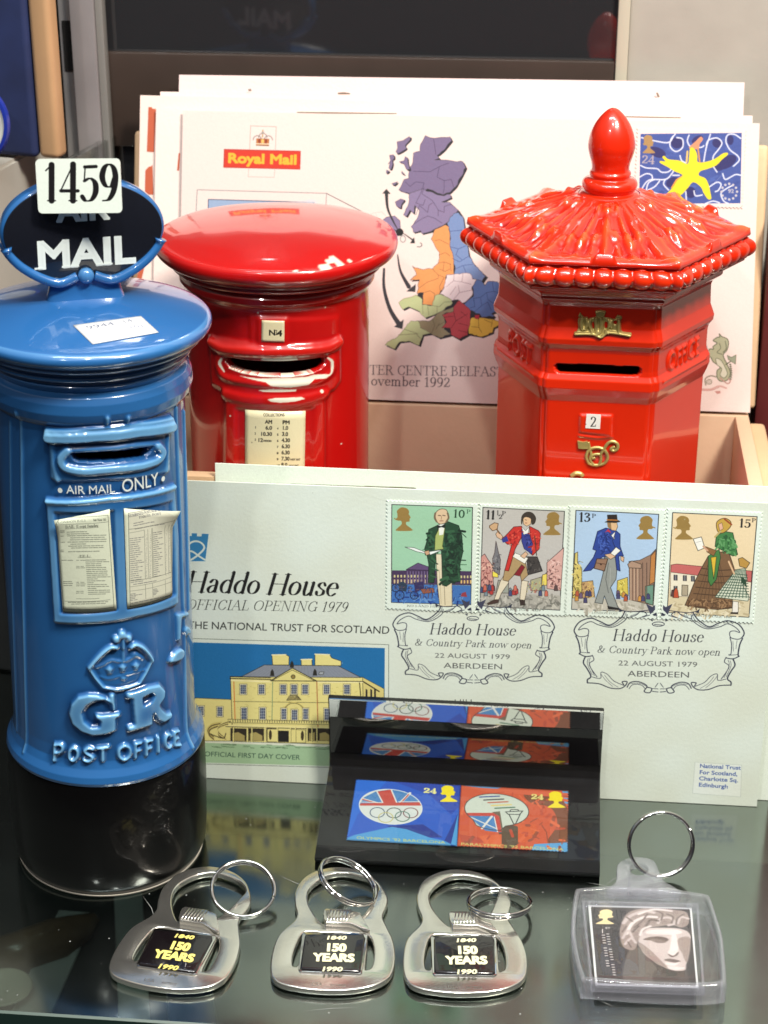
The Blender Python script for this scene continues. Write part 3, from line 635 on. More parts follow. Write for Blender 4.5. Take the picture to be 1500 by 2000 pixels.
for l in ([(720,1600),(740,1680),(840,1620)],[(740,1680),(700,1740)],[(760,1700),(840,1720)],[(720,1640),(640,1650)],[(760,1760),(840,1780)],[(780,1600),(830,1640)]): A.line(l, 3.5, (96,16,26))
region(YE, [(870,1655),(900,1650),(1000,1660),(1050,1665),(1110,1690),(1115,1710),(1060,1740),(1050,1780),(960,1815),(850,1790),(850,1740)], (110,80,20))
for l in ([(930,1660),(935,1740),(960,1780)],[(870,1730),(935,1735)],[(1050,1670),(1040,1730)],[(980,1670),(1050,1700)]): A.line(l, 3, (110,80,20))
region((190,40,60), [(900,1630),(940,1630),(935,1665),(900,1660)], (90,20,30))
for isl in ([(345,115),(355,140),(310,190),(320,220),(250,262),(230,245),(245,215),(240,160),(290,150)],[(210,270),(218,300),(200,320),(205,350),(190,395),(170,385),(180,340),(165,350),(185,320),(175,275)],[(310,285),(330,300),(335,345),(350,395),(320,395),(300,350),(258,330),(300,320)],[(150,400),(175,410),(150,430)],[(280,410),(305,440),(280,430)],[(195,515),(245,500),(220,530)],[(225,670),(270,645),(305,655),(280,690),(270,725),(235,705)]):
    A.poly([(x+9, y+9) for x, y in isl], sh, smooth=True); A.poly(isl, PU, ln, 2.5)
A.line([(0,790),(40,765),(110,755),(145,790)], 3, (190,180,175)); A.line([(60,770),(70,820),(20,840)], 3, (200,190,185))
A.poly([(80,860),(150,800),(220,790),(265,830),(270,900),(250,960),(130,930)], LP, ln, 3)
A.line([(0,788),(255,930)], 7, (30,30,34))
A.ell(262, 928, 32, 32, (14,14,16)); A.ell(290, 985, 22, 28, None, (150,150,150), 8)
A.line([(255,920),(200,820),(160,720),(150,590)], [4,14,20,30], (44,42,46), smooth=True); A.poly([(115,600),(150,560),(187,603)], (44,42,46))
A.line([(290,935),(375,995)], [5,12], (30,30,34)); A.poly([(350,1022),(392,1022),(385,970)], (30,30,34)); A.ell(425, 1035, 26, 18, None, (90,90,90), 7, -60, 120)
A.line([(245,1120),(270,1260),(340,1390)], [8,20,36], (50,48,54), smooth=True); A.poly([(320,1430),(395,1435),(400,1368)], (50,48,54))
A.line([(130,1240),(130,1400),(180,1580),(265,1720)], [18,26,32,44], (50,48,54), smooth=True); A.poly([(215,1730),(285,1750),(297,1668)], (50,48,54))
# address line and town arms
A.zoom(0, 0, 1)
A.serif('TER CENTRE BELFAST', 721, 731, 985, 735, (72,60,66), size=18, thick=.075, thin=.03)
A.serif('ovember 1992', 724, 752, 879, 756, (72,60,66), size=18, thick=.08, thin=.035)
A.zoom(1340, 600, .2)
OLV, OLD = (186,186,152), (92,96,68)
A.poly([(165,380),(200,375),(210,420),(195,520),(165,550)], (206,206,222), (140,150,170), 4)
A.poly([(262,325),(300,295),(325,290),(322,260),(345,285),(400,310),(412,360),(395,420),(360,470),(400,560),(430,640),(400,710),(330,720),(300,680),(300,620),(330,590),(300,560),(260,530),(240,490),(215,470),(225,410),(265,410),(260,385),(300,350)], OLV, OLD, 8, smooth=True)
A.poly([(290,500),(340,520),(380,590),(400,650),(370,690),(330,660),(345,600),(300,560)], (226,222,198), OLD, 5, smooth=True)
A.poly([(400,470),(440,490),(485,465),(480,555),(440,530),(410,510)], (160,166,140), OLD, 5); A.line([(385,560),(430,530)], 10, OLD)
A.line([(320,350),(335,400),(300,440),(350,460)], 6, OLD, True); A.line([(380,330),(390,400),(360,440)], 7, OLD, True)
for i in range(8): A.ell(428+10*math.sin(i*.4), 560+20*i, 11, 8, OLD)
A.line([(190,760),(185,700),(235,670),(290,680)], 12, (150,140,120), True); A.ell(222, 728, 26, 24, None, (130,130,104), 7); A.ell(222, 728, 12, 11, None, (130,130,104), 5)
A.line([(330,690),(400,745),(430,720),(410,700)], 12, (200,150,140), True); A.line([(150,800),(240,800),(320,770),(390,790)], 16, (226,176,166), True); A.line([(150,812),(240,812),(320,782)], 5, (190,130,120), True); A.poly([(275,820),(330,815),(335,840),(300,848)], (214,150,140))
# the 24 stamp
st0, st1 = backpl.pick(1237, 402), backpl.pick(1458, 255)
A.zoom(1230, 240, .16)
A.poly([(128,135),(1363,122),(1347,982),(108,988)], (62,84,160))
def clipdab(n, cols, lo, hi):
    for _ in range(n):
        x, y = random.uniform(170, 1290), random.uniform(160, 930); an = random.uniform(-.6, .6); l = random.uniform(lo, hi)
        l = min(l, 1330-x); A.line([(x, y), (x+l*math.cos(an), min(y+l*math.sin(an), 960))], random.uniform(15, 45), random.choice(cols), op=.5)
clipdab(60, [(48,66,140),(84,110,184),(56,78,152),(70,96,176)], 40, 160)
NV = (38,36,104); WS = (226,230,246)
for p in ((575,245,75,68,0),(1060,250,60,52,40),(1225,210,38,60,0),(520,725,85,58,-25),(820,205,75,42,-30),(300,930,90,50,0),(330,360,110,60,20),(1180,480,130,70,-30),(1080,540,70,45,0),(740,850,60,70,0)): A.ell(p[0], p[1], p[2], p[3], NV, rot=p[4])
for l in ([(550,140),(500,200),(490,290),(560,350),(640,300),(640,200),(570,180)],[(140,180),(300,220),(470,240),(530,160)],[(720,150),(700,220),(740,290),(860,300),(900,280)],[(930,270),(960,210),(1060,185),(1120,240),(1090,310),(1020,400),(1010,460)],[(1350,190),(1270,140),(1190,150),(1170,230),(1220,330),(1310,400),(1330,460),(1260,530)],[(130,520),(200,550),(330,560),(380,600),(460,600),(510,560)],[(120,660),(200,620),(265,640),(270,700)],[(130,830),(230,700),(430,690),(510,620),(530,580)],[(190,880),(220,740),(300,690)],[(360,710),(300,780),(210,830),(300,850),(380,890),(410,960)],[(430,690),(410,750),(470,820)],[(520,640),(600,640)],[(540,860),(600,900),(600,985)],[(680,840),(690,985)],[(780,830),(800,890),(880,880)],[(970,780),(1060,725),(1110,750),(1080,820),(1040,840)],[(1130,620),(1160,690),(1230,660),(1290,630),(1350,640)],[(1260,760),(1180,800),(1110,860),(1140,950),(1200,985)],[(610,400),(630,460),(680,490)],[(900,470),(930,300),(980,140)],[(1020,540),(1060,600)],[(920,985),(1010,955),(1090,975)]): A.line(l, 16, WS, True)
A.poly([(720,310),(760,260),(800,225),(860,170),(890,200),(850,260),(830,320)], (226,150,110), smooth=True)
A.line([(700,350),(690,480)], 22, (236,200,110)); A.line([(830,320),(850,480)], 18, (222,150,80))
A.poly([(640,640),(560,690),(500,790),(520,830),(620,740)], (238,160,60))
A.poly([(730,320),(760,300),(800,340),(820,400),(830,480),(950,470),(1050,430),(1130,375),(1185,365),(1190,390),(1120,450),(1050,520),(950,560),(860,590),(840,640),(920,680),(960,760),(980,850),(990,925),(950,930),(900,860),(860,780),(770,725),(700,800),(620,880),(520,900),(430,930),(380,940),(385,905),(450,860),(520,790),(580,700),(640,640),(540,590),(460,540),(370,490),(370,465),(430,470),(395,420),(420,405),(470,445),(600,460),(700,500),(720,420)], (252,228,24), smooth=True)
A.line([(1040,720),(1120,640)], 2, WS)
queen(A, 155, 150, 300, 370, (176,138,84)); A.serif('24', 140, 490, 300, 500, (176,164,176), size=90, thick=.13, thin=.06)
for i in range(12):
    t = i/12*6.28; A.ell(1210+95*math.cos(t), 840+95*math.sin(t), 15, 15, (208,200,206))
A.text('92', 1195, 855, 1265, 855, (190,184,200), size=45, bold=.06)
mapm = A.material('map_cover_print', .86, .7)
mc = plane_sheet('map_cover', backpl, A, [(u0, .0), (u1+.2, .0), (u1, vt), (u0+.02, vt)], 0, mapm, thick=.06)
tag(mc, 'cream envelope with coloured map of Britain and red Royal Mail emblem, frontmost on the lid', 'envelope', 'stamp covers leaning on the raised lid')
mc['label'] = 'cream envelope with a coloured map of Britain and a yellow star stamp'
plane_sheet('stamp', backpl, A, perf(st0[0], st0[1], st1[0], st1[1]), .03, mapm, mc, thick=.02)

# ------------------------------------------------------------------ covers at the front
l3 = math.radians(3.0); frpl = Plane((0, 55.52, .02), (1, 0, 0), (0, math.sin(l3), math.cos(l3)))
l5 = math.radians(5.2); f2pl = Plane((0, 55.95, .02), (1, 0, 0), (0, math.sin(l5), math.cos(l5)))
PAP = (219, 228, 214)
a, b = f2pl.pick(420, 905), f2pl.pick(1500, 950)
B2 = Art(a[0]-.1, -.1, b[0]-a[0]+1.2, a[1]+.4, 40, np.array((225, 234, 220))/255, f2pl.pick)
B2.poly([(478,949),(492,943),(800,952),(812,953),(812,970),(478,965)], (92,84,62)); B2.line([(476,949),(492,943.5),(812,955)], 1.5, (60,54,44))
bm2 = B2.material('rear_cover_print', 1, .75)
tag(plane_sheet('blank_cover', f2pl, B2, [(a[0], 0), (b[0]+.9, 0), (b[0]+.9, b[1]-.02), (a[0], a[1])], 0, bm2, thick=.06),
    'pale green white envelope standing behind the one with four stamps, only its top showing', 'envelope')

c1, c0 = frpl.pick(1478, 1575), frpl.pick(1500, 983)
fx0, fx1, fh = -13.2, c1[0], c0[1]
H = Art(fx0-.1, -.1, fx1-fx0+.3, fh+.3, 100, np.array(PAP)/255, frpl.pick); H.k = 59.7
H.zoom(360, 940, .3)
BK = (26, 26, 28)
# castle emblem and titles
BLU = (52, 128, 176)
H.poly([(-10,330),(20,330),(20,355),(48,356),(48,338),(82,339),(82,358),(112,359),(114,341),(158,343),(136,520),(-10,520)], BLU)
for q in ([(0,440),(50,395),(100,395),(130,430),(100,470),(45,510),(0,520)],[(0,470),(45,455),(100,490),(132,510)]): H.line(q, 13, PAP, True)
H.serif('Haddo House', -2, 718, 985, 747, (14,14,14), size=148, thick=.105, thin=.022, shear=.26, track=-.02)
H.serif('OFFICIAL OPENING 1979', 5, 832, 1058, 850, (20,20,20), size=72, thick=.06, thin=.02, shear=.27)
H.text('THE NATIONAL TRUST FOR SCOTLAND', 22, 958, 1332, 993, (28,30,30), size=56, hs=1.0)
# picture of the house
H.line([(-180,1016),(60,1023),(1330,1063),(1328,1880),(1322,1872),(95,1838),(-180,1830)], 3.5, (80,90,80))
SK = (28,110,168); YL = (234,222,142); YD = (214,198,116); IK = (40,36,24)
H.poly([(-180,1040),(66,1048),(1305,1085),(1300,1745),(-180,1690)], SK)
H.poly([(-180,1690),(100,1685),(1300,1712),(1298,1862),(-180,1822)], (164,196,154))
H.poly([(-180,1690),(100,1682),(920,1707),(1300,1716),(1300,1735),(900,1728),(100,1700),(-180,1706)], (226,230,206))
for i in range(70):
    x = random.uniform(170, 1250); y = 1722+random.uniform(-6, 18); H.line([(x, y+(x-700)*.018), (x+random.uniform(15,60), y+random.uniform(-3,6)+(x-700)*.018)], random.uniform(2,5), (96,124,90))
H.poly([(-180,1400),(80,1410),(310,1420),(315,1690),(-180,1686)], YL, IK, 4)
H.poly([(300,1270),(1160,1275),(1270,1345),(1268,1500),(1260,1720),(315,1692)], YL, IK, 4)
H.poly([(1160,1275),(1300,1350),(1300,1722),(1170,1716)], (220,206,128), IK, 3)
H.poly([(370,1272),(520,1195),(1000,1200),(1150,1277)], (140,146,156), IK, 4)
for i in range(26): H.line([(420+26*i, 1268), (530+18*i, 1204)], 1.6, (116,122,134))
for q in ([(570,1130),(660,1128),(682,1140),(680,1195),(575,1195)],[(760,1160),(830,1158),(832,1198),(762,1198)],[(850,1125),(945,1128),(960,1150),(1020,1170),(1020,1200),(850,1198)]): H.poly(q, YL, IK, 4); H.line([q[0], q[1]], 8, (250,240,190))
H.poly([(560,1298),(703,1215),(862,1300)], YL, IK, 6); H.line([(570,1298),(703,1228),(850,1300)], 3, IK); H.ell(708, 1272, 13, 13, (150,130,70), IK, 4)
for x, y in ((572,1245),(850,1242),(700,1190)): H.poly([(x-14,y+22),(x-10,y-8),(x,y-24),(x+10,y-8),(x+14,y+22)], (36,34,30))
H.poly([(880,1240),(910,1240),(902,1258),(874,1257)], (170,176,180), IK, 3)
for y0, y1, w in ((1272,1300,5),(1283,1303,7)): H.line([(296,y0),(562,y0+6)], w, IK); H.line([(862,y1),(1165,y1+2),(1268,y1+66)], w, IK)
H.line([(306,1295),(562,1304)], 10, (250,240,180)); H.line([(865,1306),(1160,1308)], 8, (250,240,180))
H.line([(318,1432),(860,1440),(1160,1440)], 3, IK); H.line([(575,1305),(570,1560)], 5, (120,150,110)); H.line([(862,1305),(870,1600)], 6, (170,90,50)); H.line([(322,1305),(330,1550)], 7, (220,130,60)); H.line([(1140,1310),(1150,1420)], 6, IK)
def win(x, y, w, h):
    H.poly([(x-6,y-6),(x+w+6,y-6),(x+w+6,y+h+6),(x-6,y+h+6)], (250,242,196), IK, 2.5); H.poly([(x,y),(x+w,y),(x+w,y+h),(x,y+h)], (58,70,100))
    for k in (1, 2): H.line([(x+w*k/3,y),(x+w*k/3,y+h)], 2.5, (206,212,206))
    for k in (1, 2, 3): H.line([(x,y+h*k/4),(x+w,y+h*k/4)], 2.5, (206,212,206))
for x in (365,485,625,696,768,908,1040): win(x, 1325, 36, 58)
for x in (372,492): win(x, 1475, 34, 72)
for x in (632,774): win(x, 1480, 30, 68)
for x in (912,): win(x, 1480, 34, 72)
win(700, 1488, 34, 64); win(215, 1470, 32, 58); win(95, 1465, 30, 58)
for x in (1180,1210,1235): H.poly([(x,1350),(x+12,1357),(x+12,1420),(x,1415)], (40,36,40))
H.line([(655,1470),(680,1448),(710,1440),(745,1448),(772,1470)], 10, YD, True); H.line([(655,1474),(680,1452),(710,1444),(745,1452),(772,1474)], 3, IK, True)
H.poly([(665,1425),(690,1390),(730,1388),(760,1422)], (150,140,90), IK, 3); H.speck(672, 1395, 750, 1420, 14, [IK, (220,206,130)], 4, 9)
for i in range(120):
    x = random.uniform(330, 1150); y = random.uniform(1320, 1545); H.line([(x, y), (x+random.uniform(6, 18), y+1)], 2, (186,168,92))
# porch, balustrade and curved steps
H.poly([(285,1548),(930,1562),(1260,1570),(1260,1590),(285,1570)], YL, IK, 3)
for i in range(60): H.line([(300+16*i, 1552+.2*i), (300+16*i, 1566+.2*i)], 4, IK)
H.line([(270,1588),(940,1606)], 12, (244,232,160)); H.line([(270,1596),(940,1614)], 5, IK)
for x0_, x1_ in ((300,405),(415,520),(525,600),(800,860),(868,960)): H.poly([(x0_,1606),(x1_,1609),(x1_,1690),(x0_,1688)], (44,36,24)); H.poly([(x0_+12,1640),(x0_+50,1632),(x1_-12,1655),(x1_-12,1688),(x0_+12,1686)], (176,160,96))
H.poly([(610,1622),(680,1624),(680,1698),(612,1696)], (18,16,14)); H.poly([(540,1612),(605,1612),(605,1696),(540,1694)], YL, IK, 3); H.poly([(690,1614),(790,1618),(790,1702),(690,1700)], YL, IK, 3); H.ell(768, 1655, 10, 32, (60,50,30)); H.ell(560, 1650, 10, 32, (60,50,30))
for x in (320,412,440,522,530,605,690,722,800,830,862): H.line([(x,1604),(x,1695)], 8, YL); H.line([(x+5,1604),(x+5,1695)], 2, IK)
for k in range(5): H.line([(300-6*k,1556+8*k),(240-4*k,1580+8*k),(220,1620+10*k),(260+3*k,1665+5*k)], 9, YL if k % 2 == 0 else (100,84,50), True)
for k in range(4): H.line([(240-8*k,1568+9*k),(180-4*k,1580+12*k),(150+4*k,1620+10*k),(190,1655+8*k)], 9, YD if k % 2 == 0 else (100,84,50), True)
H.line([(160,1640),(250,1672),(270,1640)], 6, IK, True)
H.ell(113, 1590, 14, 34, (70,60,44), IK, 3)
H.text('OFFICIAL FIRST DAY COVER', 130, 1788, 752, 1812, (46,74,62), size=38)
H.line([(-180,1838),(95,1838),(1322,1872)], 3, (80,90,80))
# -------- stamps one and two
def sbase(a, q, sky):
    a.poly(q, sky, (30,34,34), 6)
H.zoom(750, 960, 380/1500)
st = []
for q in ([(20,62),(725,92),(716,935),(12,905)],[(733,92),(1435,120),(1410,955),(716,935)]):
    H.poly(q, (226,238,226)); st.append(q)
sbase(H, [(60,98),(682,120),(668,870),(57,852)], (160,206,172))
GOLD = (152,124,66)
H.poly([(62,605),(170,606),(172,598),(262,548),(350,580),(350,604),(672,612),(668,720),(60,712)], (70,52,86))
H.poly([(172,598),(262,548),(352,582),(352,606)], (96,76,116), (30,20,40), 4)
for x in range(75, 340, 26): H.poly([(x,640),(x+12,640),(x+12,660),(x,660)], (214,206,150)); H.poly([(x,675),(x+12,675),(x+12,705),(x,705)], (210,190,150))
for x in range(180, 345, 22): H.line([(x,615),(x,705)], 8, (120,104,140))
for x in range(590, 665, 24): H.poly([(x,645),(x+12,645),(x+12,665),(x,665)], (214,206,150)); H.poly([(x,680),(x+12,680),(x+12,706),(x,706)], (224,190,120))
H.poly([(60,712),(668,722),(668,868),(58,850)], (66,116,186))
H.speck(70, 740, 650, 850, 70, [(40,80,160),(104,150,206),(30,50,120)], 12, 34)
for x, y, r in ((120,795,34),(232,798,30),(90,740,30)): H.ell(x, y, r, r, None, (24,26,50), 6); H.ell(x, y, 5, 5, (24,26,50)); [H.line([(x-r*math.cos(t), y-r*math.sin(t)),(x+r*math.cos(t), y+r*math.sin(t))], 2, (30,30,60)) for t in (0,.8,1.6,2.4)]
H.poly([(110,700),(150,690),(180,720),(170,770),(120,760)], (44,60,80)); H.poly([(230,700),(300,690),(310,740),(240,780)], (52,44,90)); H.poly([(280,750),(380,740),(390,775),(300,785)], (150,90,70), IK, 3)
for x in (285,310,345,375): H.line([(x,780),(x-6,820)], 5, (80,50,50))
H.speck(70, 690, 400, 760, 40, [(40,40,70),(120,90,90),(60,70,110)], 8, 22); H.poly([(600,780),(630,770),(640,810),(590,806)], (150,60,70))
queen(H, 90, 122, 215, 300, GOLD); H.line([(80,205),(95,215)], 8, GOLD)
H.serif('10', 528, 195, 622, 200, (30,60,40), size=62, thick=.12, thin=.03); H.serif('P', 634, 165, 666, 167, (40,70,50), size=30, thick=.12)
# gentleman in the dark green coat
H.poly([(400,480),(520,480),(525,880),(430,885),(410,700)], (226,216,184), (90,80,60), 4); H.line([(455,500),(470,870)], 4, (130,116,90)); H.line([(425,600),(440,860)], 3, (170,156,126))
CG = (36,72,50)
H.poly([(440,240),(480,225),(575,260),(600,340),(608,460),(585,560),(585,690),(520,700),(480,728),(450,720),(445,520),(440,420)], CG, (16,30,22), 5)
H.poly([(430,250),(345,290),(330,380),(312,440),(330,480),(345,560),(340,700),(385,700),(400,480),(390,420),(400,330)], CG, (16,30,22), 5)
H.speck(450, 290, 590, 690, 90, [(22,48,34),(52,96,66),(18,40,30)], 12, 60); H.speck(340, 300, 390, 690, 30, [(22,48,34),(52,96,66)], 12, 50)
H.poly([(395,340),(430,270),(470,270),(450,420),(460,440),(390,450)], (172,186,110), (70,80,40), 4); H.poly([(420,255),(470,245),(455,330),(425,335)], (240,244,236)); H.poly([(408,255),(440,265),(472,244),(470,280),(440,272),(412,284)], (24,30,28))
H.poly([(395,170),(430,135),(480,140),(495,190),(490,220),(470,240),(430,248),(405,225)], (222,196,160), (70,54,40), 4, smooth=True)
H.line([(395,165),(390,200),(405,230)], 14, (120,104,80), True); H.line([(490,165),(497,200),(480,230)], 14, (120,104,80), True)
for p in ((428,184),(462,184)): H.line([(p[0]-10,p[1]-3),(p[0]+8,p[1])], 6, (60,44,34))
H.line([(444,188),(440,212)], 4, (150,110,84)); H.line([(430,224),(456,224)], 5, (130,70,60))
H.poly([(160,425),(230,430),(320,465),(455,445),(360,485),(250,460)], (240,246,240), (60,70,64), 4); H.poly([(310,460),(345,450),(352,480),(325,490)], (206,166,130), IK, 3)
H.serif('ROWLAND HILL', 175, 884, 440, 892, (70,76,70), size=15, thick=.1)
# -------- bellman
sbase(H, [(762,120),(1390,150),(1354,912),(740,880)], (192,190,184))
H.poly([(745,770),(1360,800),(1355,908),(742,878)], (176,174,164)); H.speck(760, 790, 1330, 890, 110, [(150,148,140),(196,194,182),(120,120,112)], 14, 46)
for q, c in (([(748,500),(775,478),(800,520),(830,560),(850,780),(746,778)],(206,150,140)),([(835,560),(870,570),(880,660),(835,655)],(240,226,90)),([(836,515),(852,470),(862,380),(884,475),(897,520),(890,640),(840,610)],(120,120,124)),([(1385,430),(1340,470),(1255,545),(1255,745),(1362,760)],(214,170,160)),([(1220,640),(1255,630),(1255,720),(1215,720)],(236,216,100)),([(1130,680),(1215,655),(1215,760),(1130,760)],(170,170,140)),([(880,680),(960,690),(960,780),(860,780)],(156,162,150))): H.poly(q, c, (60,44,44), 4)
H.speck(755, 520, 840, 770, 60, [(150,90,84),(230,190,170),(90,50,50)], 8, 24); H.speck(1262, 520, 1360, 745, 60, [(150,100,96),(236,200,190),(90,60,60)], 8, 24); H.speck(850, 480, 890, 600, 26, [(70,70,76),(150,150,150)], 8, 20)
H.speck(1100, 690, 1240, 770, 40, [(200,190,120),(110,120,110),(170,90,80)], 8, 22)
for i in range(24):
    x = random.choice([random.uniform(752, 850), random.uniform(960, 1060), random.uniform(1110, 1345)]); y = random.uniform(730, 780); H.poly([(x-14,y+26),(x-12,y-8),(x,y-22),(x+12,y-8),(x+14,y+26)], random.choice([(180,60,56),(70,80,120),(206,110,90),(120,140,150),(90,70,70)]), (50,36,40), 3)
queen(H, 1232, 158, 1360, 332, GOLD, True); H.line([(1352,240),(1366,246)], 8, GOLD)
H.serif('11', 782, 206, 856, 210, (26,26,26), size=66, thick=.16, thin=.04); H.serif('1', 868, 178, 884, 178, (26,26,26), size=36, thick=.12); H.serif('2', 884, 208, 912, 209, (26,26,26), size=34, thick=.12); H.line([(878,186),(892,180)], 3, (26,26,26)); H.serif('P', 908, 178, 938, 179, (26,26,26), size=30, thick=.14)
H.poly([(895,690),(950,600),(960,700),(905,780),(880,840),(840,850),(870,770)], (226,216,190), (70,60,50), 4); H.poly([(1060,680),(1110,690),(1095,790),(1080,850),(1045,845),(1050,780)], (226,216,190), (70,60,50), 4)
H.poly([(850,830),(885,830),(880,855),(800,872),(795,858)], (70,52,46), IK, 3); H.poly([(1045,830),(1085,835),(1085,872),(1050,876)], (56,44,40), IK, 3)
H.poly([(985,480),(1080,500),(1110,640),(1060,690),(1040,600),(955,690),(915,680),(930,600)], (176,150,106), (70,54,36), 4)
RD2 = (200,52,44)
H.poly([(905,360),(930,345),(1000,270),(1060,265),(1070,330),(1010,440),(960,610),(930,605),(985,400),(950,405)], RD2, (80,16,16), 5)
H.poly([(1120,265),(1190,300),(1205,320),(1195,440),(1145,490),(1120,470),(1130,380)], RD2, (80,16,16), 5); H.poly([(1000,640),(1060,560),(1085,580),(1045,650)], (130,30,40), IK, 3)
H.poly([(1060,290),(1120,330),(1145,400),(1140,480),(1080,440),(1060,380)], (54,62,140), (24,26,70), 4); H.poly([(905,365),(945,340),(960,380),(915,392)], (50,60,140)); H.poly([(1060,270),(1090,300),(1120,270),(1110,320),(1075,330)], (236,238,232), IK, 2)
H.speck(1085, 330, 1130, 440, 14, [(90,100,180),(30,34,90)], 8, 20); H.speck(1130, 310, 1195, 440, 20, [(150,30,30),(226,90,70)], 10, 30); H.speck(960, 290, 1050, 400, 22, [(150,30,30),(226,90,70)], 10, 30)
H.poly([(1070,200),(1100,190),(1135,205),(1130,250),(1100,265),(1075,250)], (226,190,150), IK, 3); H.poly([(1060,250),(1062,190),(1095,158),(1140,162),(1168,200),(1160,240),(1140,250),(1130,205),(1080,195)], (60,52,44), IK, 4, smooth=True); H.line([(1086,215),(1098,218)], 4, IK); H.line([(1088,240),(1100,241)], 5, (140,50,50))
H.poly([(860,325),(880,300),(915,345),(905,370),(870,350)], (222,184,150), IK, 3); H.poly([(812,262),(850,238),(880,245),(872,290),(835,300),(812,275)], (206,170,130), (80,56,36), 5); H.line([(868,288),(890,320)], 10, (110,80,50))
H.poly([(1100,500),(1180,500),(1220,610),(1110,640)], (64,60,58), (24,22,22), 5); H.line([(1160,340),(1175,490)], 7, (70,50,40)); H.speck(1110, 520, 1200, 610, 18, [(100,96,92),(40,38,38)], 10, 24)
H.poly([(1010,470),(1110,510),(1085,555),(990,500)], (240,240,228), IK, 3); H.poly([(1050,495),(1090,460),(1110,480),(1080,515)], (222,184,150), IK, 3)
H.serif('RAL POST - 1829', 970, 914, 1205, 921, (70,76,70), size=15, thick=.1)
# -------- stamps three and four
H.zoom(1100, 960, 400/1500)
for q in ([(30,100),(745,130),(705,935),(10,905)],[(757,120),(1458,150),(1395,965),(712,935)]):
    H.poly(q, (226,238,226)); st.append([(1100+x*400/1500-750, 960+y*400/1500-960) for x, y in q])
sbase(H, [(92,135),(698,165),(655,882),(60,860)], (176,204,232))
H.poly([(66,770),(660,800),(655,880),(62,856)], (196,192,178)); H.speck(80, 800, 600, 870, 60, [(170,166,150),(214,210,196)], 14, 40)
for q, c in (([(85,450),(105,440),(105,520),(135,560),(135,780),(66,776)],(214,196,110)),([(135,660),(215,650),(230,770),(135,778)],(196,160,110)),([(480,510),(560,500),(640,460),(676,420),(655,830),(485,790)],(150,120,100)),([(395,650),(470,625),(475,760),(390,760)],(214,196,90)),([(640,470),(676,430),(668,660),(630,680)],(190,130,70)),([(600,690),(660,680),(655,830),(600,810)],(110,150,130))): H.poly(q, c, (60,50,40), 4)
for x in (495,520,545): H.line([(x,560),(x,790)], 11, (190,160,136)); H.line([(x+8,560),(x+8,790)], 3, (70,54,46))
for x in (580,610): H.line([(x,520),(x,780)], 6, (90,70,60))
H.poly([(470,530),(500,505),(570,530),(570,560),(480,556)], (176,146,124), IK, 4)
H.speck(75, 500, 130, 770, 50, [(150,140,70),(236,220,140),(80,70,50)], 8, 22); H.speck(140, 660, 225, 770, 34, [(120,90,60),(220,190,110)], 8, 20); H.speck(400, 650, 470, 760, 26, [(150,140,60),(240,230,130)], 8, 18)
for i in range(14):
    x = random.choice([random.uniform(75, 220), random.uniform(390, 460), random.uniform(530, 640)]); y = random.uniform(730, 790); H.poly([(x-14,y+24),(x-12,y-8),(x,y-20),(x+12,y-8),(x+14,y+24)], random.choice([(180,90,60),(110,90,120),(206,150,70),(70,70,110)]), (50,36,40), 3)
queen(H, 540, 178, 662, 346, GOLD, True); H.line([(655,258),(670,264)], 8, GOLD)
H.serif('13', 110, 215, 198, 218, (26,26,30), size=66, thick=.14, thin=.035); H.serif('P', 208, 188, 238, 189, (26,26,30), size=28, thick=.14)
H.poly([(300,480),(400,470),(385,640),(345,700),(405,860),(330,840),(300,760),(285,820),(230,810),(260,720),(290,600)], (150,156,152), (60,64,64), 5); H.line([(330,520),(310,640),(330,740)], 5, (96,100,100)); H.line([(345,560),(340,700)], 3, (180,186,182))
H.poly([(320,835),(400,850),(430,866),(330,862)], (30,28,28))
BC = (44,70,150)
H.poly([(250,290),(310,265),(380,280),(415,310),(415,400),(440,470),(405,470),(415,580),(390,570),(380,480),(320,470),(280,480),(250,530),(200,575),(145,582),(220,480),(240,430),(215,420)], BC, (18,26,70), 5)
H.speck(255, 300, 330, 440, 40, [(28,48,116),(70,100,184)], 10, 36); H.poly([(330,290),(350,320),(380,290),(372,350)], (236,238,236), IK, 2); H.poly([(302,300),(330,270),(350,300),(320,290)], (190,50,60)); H.line([(380,300),(360,360),(390,440)], 4, (18,26,70))
H.poly([(345,225),(390,222),(398,255),(385,285),(350,280)], (220,184,140), IK, 3); H.poly([(320,225),(345,222),(352,275),(325,260)], (150,120,80)); H.poly([(305,222),(325,212),(322,170),(390,168),(394,205),(415,218),(380,226)], (40,32,30), IK, 4); H.line([(320,205),(395,208)], 9, (190,120,50))
H.poly([(300,460),(350,450),(385,470),(345,495)], (222,184,150), IK, 3); H.poly([(345,450),(385,405),(420,430),(375,470)], (240,242,236), IK, 3); H.poly([(420,470),(445,480),(440,515),(420,500)], (222,184,150), IK, 3)
H.poly([(245,490),(325,490),(300,580),(225,560)], (150,118,96), (60,40,30), 6); H.line([(240,520),(312,530)], 4, (60,40,30)); H.ell(275, 530, 7, 7, (60,40,30))
H.serif('LONDON POST', 208, 892, 400, 897, (70,76,70), size=15, thick=.1)
sbase(H, [(800,152),(1418,182),(1358,918),(760,882)], (232,212,172))
H.poly([(780,765),(1362,790),(1356,914),(764,880)], (216,204,168)); H.speck(790, 800, 1330, 900, 80, [(190,176,140),(230,220,190)], 14, 46)
H.poly([(788,535),(830,528),(1000,545),(1380,580),(1375,660),(785,588)], (196,104,100), (80,40,40), 4); H.poly([(785,588),(1375,662),(1365,790),(782,762)], (236,228,204), (90,70,60), 3)
